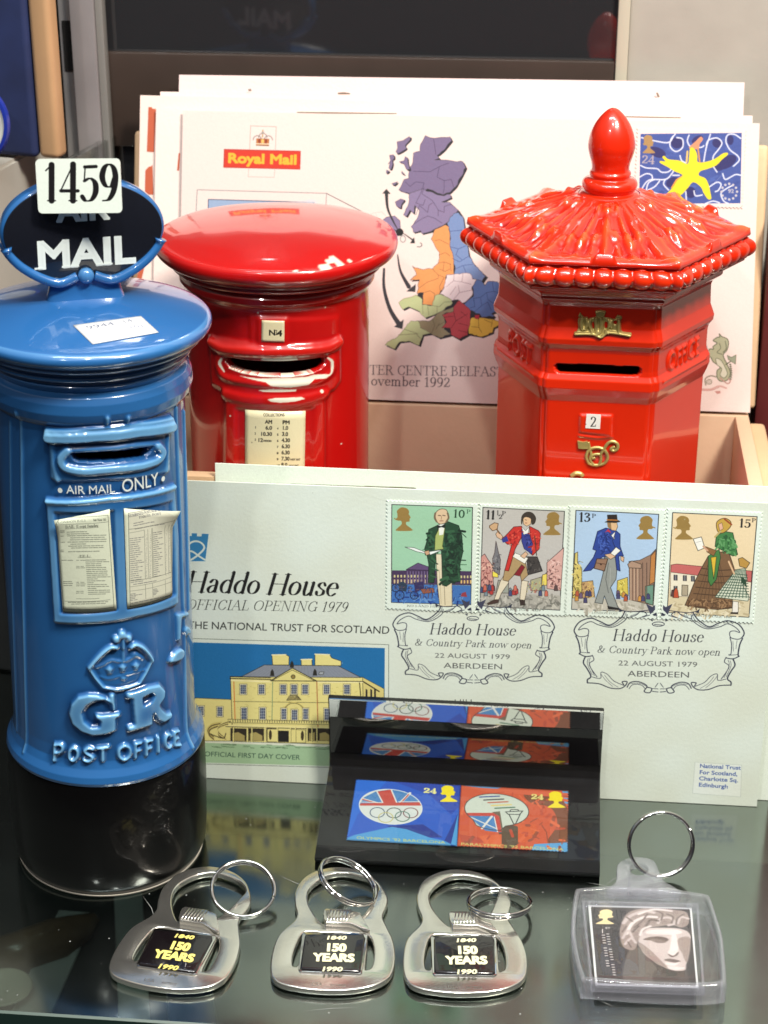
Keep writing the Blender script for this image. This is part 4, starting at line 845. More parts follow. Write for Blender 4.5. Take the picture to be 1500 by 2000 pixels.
for x, y in ((808,608),(876,612),(935,616),(808,690)): H.poly([(x,y),(x+26,y+1),(x+26,y+40),(x,y+39)], (70,74,84), (60,50,44), 3); H.line([(x+13,y),(x+13,y+39)], 3, (200,200,190))
H.poly([(868,682),(912,684),(910,760),(866,758)], (176,164,140), IK, 4); H.poly([(800,775),(812,720),(825,700),(838,722),(845,776)], (190,80,50), IK, 3); H.poly([(786,765),(792,720),(806,715),(808,768)], (90,60,60), IK, 3)
queen(H, 818, 178, 942, 348, GOLD); H.line([(808,262),(822,268)], 8, GOLD)
H.serif('15', 1282, 256, 1370, 262, (26,26,26), size=62, thick=.14, thin=.035); H.serif('P', 1378, 220, 1408, 222, (26,26,26), size=28, thick=.14)
BRN = (122,92,64)
H.poly([(1060,470),(1120,440),(1210,440),(1250,560),(1230,700),(1240,850),(1130,862),(1000,850),(890,830),(920,760),(960,660),(1010,560)], BRN, (50,36,26), 5)
for y in range(560, 860, 46): H.line([(1030-(y-520)*.34,y),(1130,y+14),(1236,y+10)], 7, (70,50,34), True)
for x in range(950, 1240, 34): H.line([(1110+(x-1110)*.25,500),(x,850)], 4, (84,62,44))
H.speck(910, 780, 1220, 850, 60, [(90,66,44),(160,126,90)], 12, 34)
H.poly([(1180,290),(1240,300),(1275,460),(1240,470),(1130,410),(1110,400),(1120,320)], (66,126,70), (24,50,30), 5); H.speck(1130, 310, 1255, 450, 40, [(40,90,50),(100,160,100)], 12, 36); H.poly([(1060,470),(1140,420),(1150,480),(1120,640),(1080,690),(1060,650)], (70,126,66), (24,50,30), 4)
H.poly([(1080,480),(1120,475),(1110,560),(1100,640),(1090,560)], (220,184,60), IK, 3); H.poly([(1040,400),(1120,430),(1100,470),(1050,440)], (140,100,60), IK, 3)
H.poly([(1120,230),(1150,200),(1190,195),(1225,220),(1220,260),(1170,300),(1130,290)], (196,160,70), (80,56,30), 5, smooth=True); H.poly([(1135,240),(1160,225),(1170,270),(1145,285)], (226,180,150), IK, 2); H.line([(1180,200),(1230,240)], 12, (150,70,40)); H.line([(1150,290),(1110,330)], 14, (190,170,110))
H.poly([(950,345),(1010,330),(1035,410),(985,432)], (242,242,232), IK, 4); H.line([(970,370),(1010,362)], 2, (120,120,120)); H.line([(1025,400),(1055,430)], 14, (206,160,130))
H.poly([(1280,490),(1310,480),(1365,520),(1340,560),(1290,545)], (186,146,70), IK, 4); H.poly([(1260,570),(1330,560),(1345,640),(1310,680),(1360,770),(1350,800),(1110,770),(1170,690),(1240,600)], (216,222,200), (40,60,50), 4)
for k in range(9): H.line([(1250-16*k,600+20*k),(1345+2*k,610+20*k)], 6, (52,82,66))
for k in range(9): H.line([(1262+9*k,570),(1130+26*k,775)], 5, (52,82,66))
H.poly([(1240,800),(1280,805),(1280,880),(1235,890)], (236,232,220), IK, 3); H.poly([(1225,880),(1280,882),(1278,896),(1222,894)], (50,44,40)); H.poly([(1300,620),(1330,640),(1345,700),(1300,660)], (40,70,50)); H.line([(1210,510),(1250,600)], 12, (226,190,150))
H.serif('LONDON POSTAGE 1840', 880, 905, 1232, 926, (70,76,70), size=15, thick=.1)
# -------- the two ornamental cancels
def cachet(z, f):
    H.zoom(*z); g = f; INK = (44,48,66); N2 = (70,72,86)
    def both(pts, w, c=INK):      # drawn on the left and mirrored about the axis x = 682
        H.line(pts, w, c, True); H.line([(1366-x+(14 if y > 900 else 10), y+22*(1366-2*x)/1366) for x, y in pts], w, c, True)
    def bothpoly(pts, c):
        H.poly(pts, c); H.poly([(1366-x+12, y+22*(1366-2*x)/1366) for x, y in pts], c)
    both([(440,880),(410,930),(330,985),(260,960),(190,935),(110,960),(68,1020),(85,1060)], 9)
    both([(455,905),(440,950),(350,1000),(250,985),(190,960),(130,985),(100,1020),(140,1010),(172,1020),(165,1060),(110,1070),(75,1050)], 6)
    both([(448,890),(425,940),(340,992),(255,972)], 4, N2)
    both([(80,1065),(100,1110),(112,1180),(105,1195)], 10); both([(172,1060),(160,1110),(165,1180),(180,1185)], 6); both([(105,1195),(150,1215),(200,1210)], 8); both([(110,1183),(180,1190)], 4); both([(120,1080),(128,1140)], 3, N2); both([(150,1085),(146,1160)], 3, N2)
    both([(150,1215),(135,1260),(160,1300),(190,1360),(165,1385),(165,1408)], 10); both([(200,1205),(212,1240),(180,1265),(190,1300),(235,1365)], 6); both([(170,1230),(165,1270),(200,1350)], 4, N2); both([(185,1225),(178,1265),(215,1355)], 4, N2)
    both([(165,1408),(250,1415),(330,1445),(400,1450),(440,1430),(455,1400),(420,1400),(430,1420)], 8); both([(200,1365),(260,1375),(265,1330),(310,1345),(360,1395),(440,1430)], 5); both([(265,1345),(300,1390),(350,1435)], 3, N2); both([(290,1350),(330,1400),(390,1440)], 3, N2)
    both([(455,1440),(480,1405),(540,1400),(600,1430),(580,1470),(620,1480),(635,1450),(600,1440)], 8); both([(470,1450),(500,1420),(560,1425),(590,1455)], 5); both([(480,1412),(550,1412),(610,1440)], 4, N2); both([(640,1470),(682,1475)], 6); both([(640,1450),(682,1452)], 5); both([(660,1440),(682,1410)], 5)
    both([(400,870),(470,885),(560,880),(620,872)], 6); bothpoly([(390,852),(425,880),(400,888)], INK); both([(455,930),(520,910),(560,880),(600,905),(560,925),(620,910)], 6); both([(480,915),(540,895)], 4, N2); both([(530,935),(590,915)], 4, N2)
    bothpoly([(592,825),(640,850),(660,835),(660,870),(625,905),(612,870)], (62,64,86)); bothpoly([(640,905),(670,890),(675,915),(650,915)], INK); bothpoly([(620,940),(645,945),(640,960)], INK)
    H.ell(684, 978, 44, 16, None, INK, 6); H.line([(655,980),(712,985)], 6, N2); H.line([(668,905),(672,930)], 4, N2)
    H.serif('Haddo House', 345, 1098, 1010, 1110, (54,56,62), size=92, thick=.085, thin=.024, shear=.2)
    H.serif('& Country Park now open', 232, 1186, 1136, 1208, (56,58,64), size=58, thick=.075, thin=.026, shear=.2)
    H.text('22 AUGUST 1979', 388, 1280, 968, 1292, (92,94,94), size=42)
    H.text('ABERDEEN', 458, 1360, 908, 1370, (86,88,88), size=48)
cachet((750, 960, 380/1500), 0)
cachet((1103, 958, 400/1500), 1)
H.zoom(600, 1340, .4)
for l in ([(672,85),(680,76),(700,82)],[(722,66),(720,84)],[(748,66),(746,86)],[(722,76),(748,77)],[(762,66),(762,88)],[(776,66),(776,88),(792,89)],[(800,66),(800,90),(815,90)]): H.line(l, 4, (50,50,54))
# return address label
H.zoom(1340, 1470, 1)
H.poly([(17,18),(108,24),(106,86),(12,79)], (228,236,226), (196,206,196), 1.2)
for i, (t, w) in enumerate((('National Trust', 80), ('For Scotland,', 74), ('Charlotte Sq.', 76), ('Edinburgh', 57))):
    H.text(t, 26-i*.8, 29+i*12.2, 26-i*.8+w, 33+i*12.2, (66,92,160), size=9, bold=.03)
for i in range(5):
    x, y = random.uniform(380, 1450)-1340, random.uniform(960, 1500)-1470; H.ell(x, y, 1.2, 1.2, (180,186,174), op=.6)
lo = rng.normal(0, 1, (H.H//40+2, H.W//40+2)); lo = np.repeat(np.repeat(lo, 40, 0), 40, 1)[:H.H, :H.W]; lo = blur(blur(lo, 30), 30); lo /= lo.std()
H.a *= (1+.010*lo[..., None]*np.array([.6, .9, 1.5]))       # faint foxing of the old paper
for x, y, l in ((1400, 1300, 60), (1180, 1450, 40), (700, 960, 50), (1020, 1420, 70)): H.zoom(0, 0, 1); H.line([(x, y), (x+l, y+l*.35), (x+l*1.6, y+l*.4)], [.3, 1.6, .3], (206, 214, 198), True, op=.5)
hm = H.material('haddo_cover_print', 1.0, .7)
hc = plane_sheet('four_stamp_cover', frpl, H, [(fx0, 0), (fx1, 0), (fx1-.0, fh), (fx0, fh)], 0, hm, thick=.06)
tag(hc, 'pale envelope with four period costume stamps and a yellow country house picture, nearest the viewer', 'envelope')
H.zoom(750, 960, 380/1500)
for i, q in enumerate(st):
    k = 380/1500
    P = [frpl.pick(750+x*k, 960+y*k) for x, y in q] if i < 2 else [frpl.pick(750+x, 960+y) for x, y in q]
    u_ = sorted(p[0] for p in P); w_ = sorted(p[1] for p in P)
    plane_sheet('stamp', frpl, H, perf((u_[0]+u_[1])/2, (w_[0]+w_[1])/2, (u_[2]+u_[3])/2, (w_[2]+w_[3])/2), .025, hm, hc, thick=.02)

# ------------------------------------------------------------------ slip-cast relief surfaces
def grid_mesh(name, X, m, parent, keep=None, col=None, uv=None, closed=False, wall=0.0, attr='glaze'):
    """quad grid from an (nv,nu,3) array; cells where keep is False are left open, their rims folded inward by wall cm"""
    nv, nu = X.shape[:2]; idx = np.arange(nv*nu).reshape(nv, nu)
    if closed: idx = np.concatenate([idx, idx[:, :1]], 1)
    q = np.stack([idx[:-1, :-1], idx[:-1, 1:], idx[1:, 1:], idx[1:, :-1]], -1)
    if keep is not None: q = q[keep[:q.shape[0], :q.shape[1]]]
    q = q.reshape(-1, 4); V = X.reshape(-1, 3)
    if wall and keep is not None:
        e = {}
        for f in q[np.isin(q, np.unique(np.concatenate([idx[:-1,:-1][~keep[:nv-1,:idx.shape[1]-1]], idx[1:,1:][~keep[:nv-1,:idx.shape[1]-1]], idx[:-1,1:][~keep[:nv-1,:idx.shape[1]-1]], idx[1:,:-1][~keep[:nv-1,:idx.shape[1]-1]]]))).any(1)]:
            for a, b in zip(f, np.roll(f, -1)): e[(a, b)] = 1
        rim = [(a, b) for (a, b) in e if (b, a) not in e]
        cell = ~keep[:nv-1, :idx.shape[1]-1]; near = set(np.concatenate([idx[:-1,:-1][cell], idx[1:,1:][cell], idx[:-1,1:][cell], idx[1:,:-1][cell]]).tolist())
        rim = [(a, b) for a, b in rim if a in near and b in near]
        ids = sorted({i for r in rim for i in r}); mp = {i: len(V)+k for k, i in enumerate(ids)}
        P = V[ids]; c = np.array([0, 0, 0]); d = P*np.array([1, 1, 0]); d = d/np.linalg.norm(d, axis=1)[:, None]
        V = np.concatenate([V, P-d*wall]); q = np.concatenate([q, np.array([(b, a, mp[a], mp[b]) for a, b in rim])])
        if col is not None: col = np.concatenate([col.reshape(-1, col.shape[-1]), col.reshape(-1, col.shape[-1])[ids]])
    me = bpy.data.meshes.new(name); n = len(q)
    me.vertices.add(len(V)); me.vertices.foreach_set('co', (V*S).astype(np.float32).ravel())
    me.loops.add(4*n); me.loops.foreach_set('vertex_index', q.astype(np.int32).ravel())
    me.polygons.add(n); me.polygons.foreach_set('loop_start', np.arange(0, 4*n, 4, dtype=np.int32)); me.polygons.foreach_set('loop_total', np.full(n, 4, np.int32))
    me.update(); me.validate(); me.polygons.foreach_set('use_smooth', [True]*len(me.polygons)); me.materials.append(m)
    if col is not None:
        c = col.reshape(-1, col.shape[-1]); a = me.color_attributes.new(attr, 'FLOAT_COLOR', 'POINT'); rgba = np.ones((len(V), 4), np.float32); rgba[:, :c.shape[1]] = c
        a.data.foreach_set('color', rgba.ravel())
    if uv is not None:
        l = me.uv_layers.new(name='uv'); li = np.zeros(len(me.loops), dtype=np.int32); me.loops.foreach_get('vertex_index', li); l.data.foreach_set('uv', uv.reshape(-1, 2)[li].astype(np.float32).ravel())
    return link(bpy.data.objects.new(name, me), parent)
def glaze(name, base, thin, deep, rough=.06, paint=False, fine=.06):
    """glossy glaze, paler where it runs thin on raised edges; the attribute's red channel is how thin it is"""
    m = mat(name, base, .28, coat=1.0, coatrough=rough, spec=.4); n = m.node_tree; b = n.nodes['Principled BSDF']
    a = n.nodes.new('ShaderNodeVertexColor'); a.layer_name = 'glaze'; s = n.nodes.new('ShaderNodeSeparateColor'); n.links.new(a.outputs[0], s.inputs[0])
    r = n.nodes.new('ShaderNodeValToRGB'); e = r.color_ramp.elements; e[0].position = 0; e[0].color = (*deep, 1); e[1].position = 1; e[1].color = (*thin, 1); k = e.new(.5); k.color = (*base, 1)
    z = n.nodes.new('ShaderNodeTexNoise'); z.inputs['Scale'].default_value = 45; z.inputs['Detail'].default_value = 5; t = n.nodes.new('ShaderNodeTexCoord'); n.links.new(t.outputs['Object'], z.inputs['Vector'])
    q = n.nodes.new('ShaderNodeMath'); q.operation = 'MULTIPLY_ADD'; q.inputs[1].default_value = fine*2.5; n.links.new(z.outputs['Fac'], q.inputs[0])
    w = n.nodes.new('ShaderNodeMath'); w.operation = 'SUBTRACT'; w.inputs[1].default_value = fine*1.25; n.links.new(s.outputs[0], w.inputs[0]); n.links.new(w.outputs[0], q.inputs[2]); n.links.new(q.outputs[0], r.inputs[0])
    mx = n.nodes.new('ShaderNodeMix'); mx.data_type = 'RGBA'; n.links.new(s.outputs[1], mx.inputs[0]); n.links.new(r.outputs[0], mx.inputs[6]); mx.inputs[7].default_value = (.78, .72, .58, 1)
    n.links.new(mx.outputs[2], b.inputs['Base Color'])
    bz = n.nodes.new('ShaderNodeTexNoise'); bz.inputs['Scale'].default_value = 60; bz.inputs['Detail'].default_value = 1; n.links.new(t.outputs['Object'], bz.inputs['Vector'])
    bp = n.nodes.new('ShaderNodeBump'); bp.inputs['Strength'].default_value = .12; bp.inputs['Distance'].default_value = .001; n.links.new(bz.outputs['Fac'], bp.inputs['Height']); n.links.new(bp.outputs[0], b.inputs['Coat Normal']); n.links.new(bp.outputs[0], b.inputs['Normal'])
    return m
def thinness(h, n=5, k=6.0):
    return np.clip(.46+k*(h-blur(h, n)), 0, 1)
class Cyl:
    """a round box standing at (x,y) with its front turned by rot and its axis leaning by tilt"""
    def __init__(s, x, y, z, R, rot, tilt=0.0):
        s.R = R; s.M = Matrix.Translation((x, y, z)) @ Matrix.Rotation(tilt, 4, 'Y') @ Matrix.Rotation(rot, 4, 'Z'); s.I = np.array(s.M.inverted())
    def loc(s, px, py): return s.I[:3, :3] @ CC+s.I[:3, 3], s.I[:3, :3] @ ray(px, py)
    def pick(s, px, py, R=None):
        o, d = s.loc(px, py); R = R or s.R; a = d[0]**2+d[1]**2; b = 2*(o[0]*d[0]+o[1]*d[1]); D = b*b-4*a*(o[0]**2+o[1]**2-R*R)
        t = (-b-math.sqrt(max(D, 0)))/(2*a); p = o+d*t
        return np.array([s.R*math.atan2(p[0], -p[1]), p[2]])
    def place(s, o): o.matrix_world = Matrix.Translation(s.M.translation*S) @ s.M.to_quaternion().to_matrix().to_4x4()
def cyl_body(name, cyl, art, prof, m, parent, hole=None, thin=None, paint=None, wall=.35):
    pr, pz = np.array(prof)[:, 0], np.array(prof)[:, 1]
    h = art.a[::-1, :, 0]; nv, nu = h.shape
    z = art.v0+(np.arange(nv)+.5)/art.ppc; th = (art.u0+(np.arange(nu)+.5)/art.ppc)/cyl.R
    nb = 40; tb = np.linspace(th[-1], th[0]+2*math.pi, nb+2)[1:-1]; th2 = np.concatenate([th, tb])
    H2 = np.concatenate([h, np.zeros((nv, nb))], 1); r = np.interp(z, pz, pr)[:, None]+H2
    X = np.stack([r*np.sin(th2), -r*np.cos(th2), np.repeat(z[:, None], nu+nb, 1)], -1)
    def ext(a, f): return np.concatenate([a, np.full((nv, nb), f)], 1)
    c = np.stack([ext(thin if thin is not None else np.full((nv, nu), .42), .42), ext(paint if paint is not None else np.zeros((nv, nu)), 0)], -1)
    k = None
    if hole is not None: k = ~(ext(hole, 0) > .5)
    return grid_mesh(name, X, m, parent, k, c, closed=True, wall=wall)
def cyl_card(name, cyl, art, u0, v0, u1, v1, r, m, parent, corners=None, n=14, curl=None, thick=.012):
    """a paper stuck round the box; corners may be given as four (u,v)"""
    q = corners or [(u0, v0), (u1, v0), (u1, v1), (u0, v1)]; X = np.zeros((n+1, n+1, 3)); UV = np.zeros((n+1, n+1, 2))
    for j in range(n+1):
        for i in range(n+1):
            a, b = i/n, j/n; p = (np.array(q[0])*(1-a)+np.array(q[1])*a)*(1-b)+(np.array(q[3])*(1-a)+np.array(q[2])*a)*b
            rr = r+(curl(a, b) if curl else 0); t = p[0]/cyl.R; X[j, i] = (rr*math.sin(t), -rr*math.cos(t), p[1]); UV[j, i] = art.uvof(*p)
    o = grid_mesh(name, X, m, parent, uv=UV); md = o.modifiers.new('thick', 'SOLIDIFY'); md.thickness = thick*S; md.offset = -1; return o

# ------------------------------------------------------------------ blue air mail box
blue = glaze('blue_glaze', (.022, .125, .345), (.18, .43, .69), (.006, .042, .15))
black = mat('black_glaze', (.0022, .002, .0022), .35, coat=.28, coatrough=.05, spec=.12)
RB = 2.83
bc = Cyl(-13.95, 51.35, .06, RB, math.radians(22), math.radians(1.2))
ab = empty('air_mail_box', (0, 0, 0), 'blue glazed ceramic air mail pillar box with black base and oval sign on its cap', 'money box'); bc.place(ab)
A = Art(-5.0, 4.2, 10.0, 13.0, 46, (0,), bc.pick, ch=1); A.k = 61
A.zoom(0, 780, .38)
def up(pts, h): A.poly(pts, h, mode='max')
for l in ([(905,40),(925,700),(940,1300),(945,1780)],[(945,60),(955,600),(960,1080)]): A.line(l, 14, .09, mode='max')
A.line([(108,60),(120,900),(150,1800)], 16, .06, mode='max'); A.line([(50,120),(65,900),(100,1700)], 14, .05, mode='max')
# hood and slot
up([(250,165),(500,150),(865,108),(868,370),(800,385),(520,410),(285,415),(262,400)], .09)
up([(285,240),(860,190),(862,350),(520,395),(300,405)], .04)
A.line([(252,165),(480,155),(700,130),(866,105)], 40, .2, mode='max'); A.line([(258,190),(490,182),(700,160),(866,138)], 52, .27, mode='max')
A.line([(272,200),(280,330),(300,412)], 26, .13, mode='max'); A.line([(856,150),(850,300),(846,368)], 22, .13, mode='max')
A.line([(350,258),(320,300),(345,345),(440,362),(560,352),(700,338),(790,312),(822,270),(800,236)], 40, .22, True, mode='max'); A.line([(350,258),(560,248),(700,232),(800,226)], 22, .15, True, mode='max')
A.line([(545,80),(545,160)], 16, .1, mode='max'); A.line([(645,80),(645,150)], 16, .1, mode='max')
# notice frame
up([(240,505),(560,490),(740,470),(886,432),(905,700),(902,1045),(700,1110),(480,1142),(285,1140),(262,800)], .12)
A.line([(246,520),(560,505),(740,485),(886,446)], 24, .17, mode='max')
hole_lo = Art(A.u0, A.v0, A.w, A.h, A.ppc, (0,), bc.pick, ch=1); hole_lo.zoom(0, 780, .38)
hole_lo.poly([(286,575),(580,565),(600,1075),(318,1092)], 1.0, mode='max'); hole_lo.poly([(636,560),(870,520),(888,1000),(650,1070)], 1.0, mode='max')
A.a -= hole_lo.a*.08*(A.a > .1)
# lock and hinge bits
up([(895,1100),(950,1088),(955,1112),(918,1120),(912,1236),(900,1236)], .12); A.ell(946, 1186, 15, 24, .13, mode='max')
A.poly([(855,1345),(875,1300),(905,1275),(925,1285),(920,1320),(895,1340)], .17, smooth=True, mode='max')
# crown
A.zoom(80, 1200, 320/1500)
for p in ((684,215,32,34),(738,172,36,36),(795,202,28,34)): A.ell(*p, .16, mode='max')
A.line([(745,225),(748,300)], 30, .12, mode='max'); A.line([(750,320),(750,400)], 34, .07, mode='max')
A.line([(690,290),(640,285),(570,335),(500,410),(448,478)], 32, .17, True, mode='max'); A.line([(815,290),(850,262),(920,295),(975,360),(1002,410)], 34, .17, True, mode='max')
A.line([(448,486),(500,570),(570,655),(690,676),(800,655),(890,620),(950,520),(1000,410)], 22, .14, mode='max'); up([(520,500),(600,420),(750,400),(900,380),(960,430),(870,600),(690,650),(580,640)], .03)
A.line([(500,480),(570,450),(640,410),(700,420),(760,420),(820,390),(880,370),(930,400)], 16, .08, True, mode='max'); A.line([(540,560),(620,580),(700,560),(780,540),(860,520),(940,500)], 14, .07, True, mode='max'); A.line([(830,365),(860,350),(890,380)], 14, .1, True, mode='max')
for x, y in ((625,490),(742,470),(860,455)):
    A.poly([(x,y-38),(x+14,y-16),(x+36,y-4),(x+16,y+14),(x+18,y+44),(x,y+36),(x-18,y+46),(x-16,y+14),(x-38,y+2),(x-14,y-16)], .12, mode='max')
A.ell(750, 575, 24, 14, .09, mode='max')
# G R
Gh = .17
A.poly([(655,870),(640,800),(580,760),(500,770),(430,810),(390,880),(410,960),(470,1010),(540,1005),(545,955),(505,930),(500,895),(560,900),(640,890),(715,880),(720,905),(680,930),(680,1040),(600,1070),(480,1085),(380,1050),(300,980),(270,890),(290,800),(350,730),(440,710),(520,715),(580,740),(620,760),(625,710),(665,705),(675,860)], Gh, mode='max')
A.poly([(772,700),(860,680),(960,640),(1060,622),(1110,680),(1105,740),(1060,810),(1080,850),(1120,890),(1165,880),(1168,925),(1090,975),(1040,950),(1000,880),(1000,990),(900,1020),(785,1055),(780,1005),(840,990),(820,750),(772,750)], Gh, mode='max')
hole_lo.a[...] = 0; hole_lo.zoom(80, 1200, 320/1500)
hole_lo.poly([(915,740),(985,705),(1010,730),(985,780),(920,815)], 1.0, mode='max'); A.a *= 1-hole_lo.a
# POST OFFICE, each letter as a fat raised stroke
def fat(strokes, x, y, w, h, dy, wd=34):
    for s in strokes: A.line([(x+a*w, y+dy*a-b*h) for a, b in s], wd, .16, len(s) > 2, mode='max')
Lt = {'P': [[(0,0),(0,1)],[(0,.95),(.7,.95),(.9,.72),(.7,.48),(0,.45)]], 'O': [[(.5,1),(.1,.8),(0,.5),(.1,.2),(.5,0),(.9,.2),(1,.5),(.9,.8),(.5,1)]], 'S': [[(.95,.85),(.5,1),(.08,.8),(.45,.52),(.95,.25),(.5,0),(0,.15)]], 'T': [[(.5,0),(.5,1)],[(0,1),(1,1)]], 'F': [[(0,0),(0,1)],[(0,1),(.9,1)],[(0,.5),(.75,.5)]], 'I': [[(.5,0),(.5,1)]], 'C': [[(1,.8),(.6,1),(.15,.8),(0,.5),(.15,.15),(.6,0),(1,.2)]], 'E': [[(0,0),(0,1)],[(0,1),(.9,1)],[(0,.5),(.75,.5)],[(0,0),(.9,0)]]}
for ch, x, y, w, h in (('P',150,1310,76,140),('O',276,1320,74,118),('S',402,1325,84,118),('T',518,1322,96,118),('O',706,1312,100,128),('F',850,1290,58,128),('F',945,1268,60,128),('I',1028,1240,40,130),('C',1108,1205,50,120),('E',1186,1180,48,118)): fat(Lt[ch], x, y, w, h, -w*.12, 30)
h = A.a[..., 0]; h = blur(h, 1)
hol = Art(A.u0, A.v0, A.w, A.h, A.ppc, (0,), bc.pick, ch=1); hol.zoom(0, 780, .38)
hol.poly([(362,272),(440,268),(560,262),(700,248),(776,236),(770,268),(742,304),(640,316),(500,324),(400,322),(372,305)], 1.0, mode='max')
A.a[..., 0] = h
profb = [(3.12, 4.15), (3.17, 4.32), (3.13, 4.52), (3.0, 4.75), (2.91, 5.0), (2.885, 5.4), (2.80, 15.8), (2.81, 16.05), (2.9, 16.12), (3.0, 16.25), (3.06, 16.5), (3.03, 16.78), (2.94, 16.98), (2.80, 17.06), (2.74, 17.12), (2.80, 17.16), (2.86, 17.2)]
o = cyl_body('body', bc, A, profb, blue, ab, hole=hol.a[::-1, :, 0], thin=thinness(h, 8, 6.0)[::-1]+.0)
lathe('base', [(0, .03), (2.9, .03), (3.0, .06), (3.12, .35), (3.17, 1.0), (3.19, 2.6), (3.16, 4.0), (3.12, 4.16), (2.4, 4.18)], black, ab, n=128)
lathe('foot_ring', [(2.86, .0), (3.02, .0), (3.04, .05), (2.9, .06)], mat('bare_clay', (.5, .47, .4), .8), ab, n=96)
PC = [(2.8, 17.1), (2.86, 17.2), (2.9, 17.28), (2.84, 17.36), (2.86, 17.42), (3.06, 17.5), (3.1, 17.6), (3.04, 17.68), (3.08, 17.74), (3.3, 17.82), (3.38, 17.9), (3.36, 17.96), (3.5, 18.05), (3.62, 18.17), (3.65, 18.3), (3.6, 18.42), (3.42, 18.53), (2.9, 18.68), (2.2, 18.84), (1.4, 18.97), (.7, 19.03), (0, 19.05)]
pc = crom(PC, 5); pc = np.array(pc); pc[:, 0] = np.clip(pc[:, 0], 0, 9)
th = np.linspace(0, 2*math.pi, 161)[:-1]; X = np.stack([pc[:, :1]*np.sin(th), -pc[:, :1]*np.cos(th), np.repeat(pc[:, 1:], 160, 1)], -1)
cv = np.clip(.42+1.1*(np.interp(np.arange(len(pc)), range(len(pc)), pc[:, 0])-blur(pc[:, :1].repeat(2, 1), 6)[:, 0])*(pc[:, 0] > 2.6)*(pc[:, 1] < 18.5), 0, 1)
grid_mesh('cap', X, blue, ab, closed=True, col=np.stack([np.repeat(cv[:, None], 160, 1), np.zeros((len(pc), 160))], -1))
# white transfer lettering
TX = Art(-2.6, 13.4, 5.2, 1.6, 90, (0, 0, 0), bc.pick)
def wrapped_text(name, t, u0, z0, u1, z1, hh, r, m, parent, cyl, bold=0, serifs=False):
    """printed lettering that follows the round wall: one flat letter mesh"""
    v, tri, ed, wd = sans(t); k = (u1-u0)/wd; V = []
    for x, y in v:
        u = u0+x*k; z = z0+(z1-z0)*x/wd+y*hh/.7; V.append((r*math.sin(u/cyl.R), -r*math.cos(u/cyl.R), z))
    o = mesh(name, V, tri, m, parent); md = o.modifiers.new('t', 'SOLIDIFY'); md.thickness = .012*S; md.offset = 1; return o
wt = mat('white_transfer', (.72, .78, .74), .3, coat=.6)
def zb(x, y): return bc.pick(.38*x, 780+.38*y)
p, q = zb(345, 478), zb(588, 472); wrapped_text('lettering', 'AIR MAIL', p[0], p[1], q[0], q[1], .26, 2.895, wt, ab, bc)
p, q = zb(622, 472), zb(806, 434); wrapped_text('lettering', 'ONLY', p[0], p[1], q[0], q[1], .40, 2.895, wt, ab, bc)
for x, y in ((313,463),(830,405)):
    p = zb(x, y); t = [(p[0]+.07*math.cos(a*math.pi/8), p[1]+.08*math.sin(a*math.pi/8)) for a in range(16)]
    mesh('dot', [(2.9*math.sin(u/RB), -2.9*math.cos(u/RB), z) for u, z in t], [tuple(range(16))], wt, ab)
# the two timetables
N = Art(-2.6, 9.6, 5.2, 4.6, 110, np.array((214, 220, 196))/255, bc.pick); N.k = 61; N.zoom(80, 960, .18)
K1, K2 = (84, 88, 78), (120, 122, 104)
N.line([(195,325),(232,250),(720,236),(785,1230),(262,1250),(190,330)], 5, K1); N.line([(205,325),(725,308)], 4, K1)
N.serif('LONDON E.C.1', 218, 312, 490, 304, K1, size=20, thick=.12, thin=.05); N.serif('1st Nov 35', 568, 300, 700, 296, K1, size=22, thick=.16, thin=.06)
N.serif('DAILY (Except Sunday)'.replace('(', '').replace(')', ''), 285, 372, 622, 360, K1, size=28, thick=.14, thin=.05); N.line([(280,380),(625,366)], 3, K1)
def words(x0, x1, y, dy, c, w=7):
    x = x0
    while x < x1-10:
        l = random.uniform(22, 60); N.line([(x, y+dy*(x-x0)), (min(x+l, x1), y+dy*(min(x+l, x1)-x0))], w, c, op=.8); N.speck(x, y+dy*(x-x0)-4, min(x+l, x1), y+dy*(x-x0)+5, 3, [(200,204,186), c], 2, 5); x += l+random.uniform(8, 14)
for y, a, b in ((418,298,500),(440,298,520),(460,300,700),(482,332,700),(504,330,705),(528,305,700),(550,335,490),(572,310,670),(592,340,675),(632,310,640)): words(a, b, y, -.02, K1)
for y in (400,416,462,530,615,632): words(232, 272, y, -.02, K1, 6)
N.serif('WEEKLY', 412, 690, 545, 686, K1, size=22, thick=.14, thin=.05); N.line([(408,696),(548,692)], 3, K1)
for i, e in enumerate((700,730,660,650,700,720,725,710,715,745,610,690,570,705,730,605,740,740,700)): words(490+i*1.6, e, 722+i*20.5, -.015, K1)
for y in (724,955,975,996): words(242+ (y-724)*.08, 355, y, 0, K1)
for y in (724,790,806,962,980,1000,1060,1078): words(395, 425, y, 0, K1, 6); words(438, 486, y, 0, K1, 6)
N.line([(395,1140),(630,1136)], 4, K1); N.line([(275,1166),(745,1150)], 4, K1); words(310, 720, 1180, -.02, K1); words(345, 700, 1198, -.02, K1)
NB = (78, 78, 84)
N.poly([(935,215),(1100,165),(1240,150),(1385,260),(1388,1090),(950,1222)], (206,206,186)); N.line([(1215,152),(930,215),(950,1222),(1388,1092),(1368,280)], 5, K1)
N.serif('COMBINED POSTAGE &', 938, 258, 1240, 184, NB, size=30, thick=.12, thin=.05); N.serif('PARCEL POST', 1042, 272, 1250, 222, NB, size=24, thick=.12, thin=.05); words(985, 1090, 325, -.2, NB); words(985, 1190, 350, -.2, NB)
N.line([(938,388),(1370,290)], 4, K1); words(1000, 1290, 388, -.2, NB, 6); N.line([(940,428),(1095,398)], 3, K1)
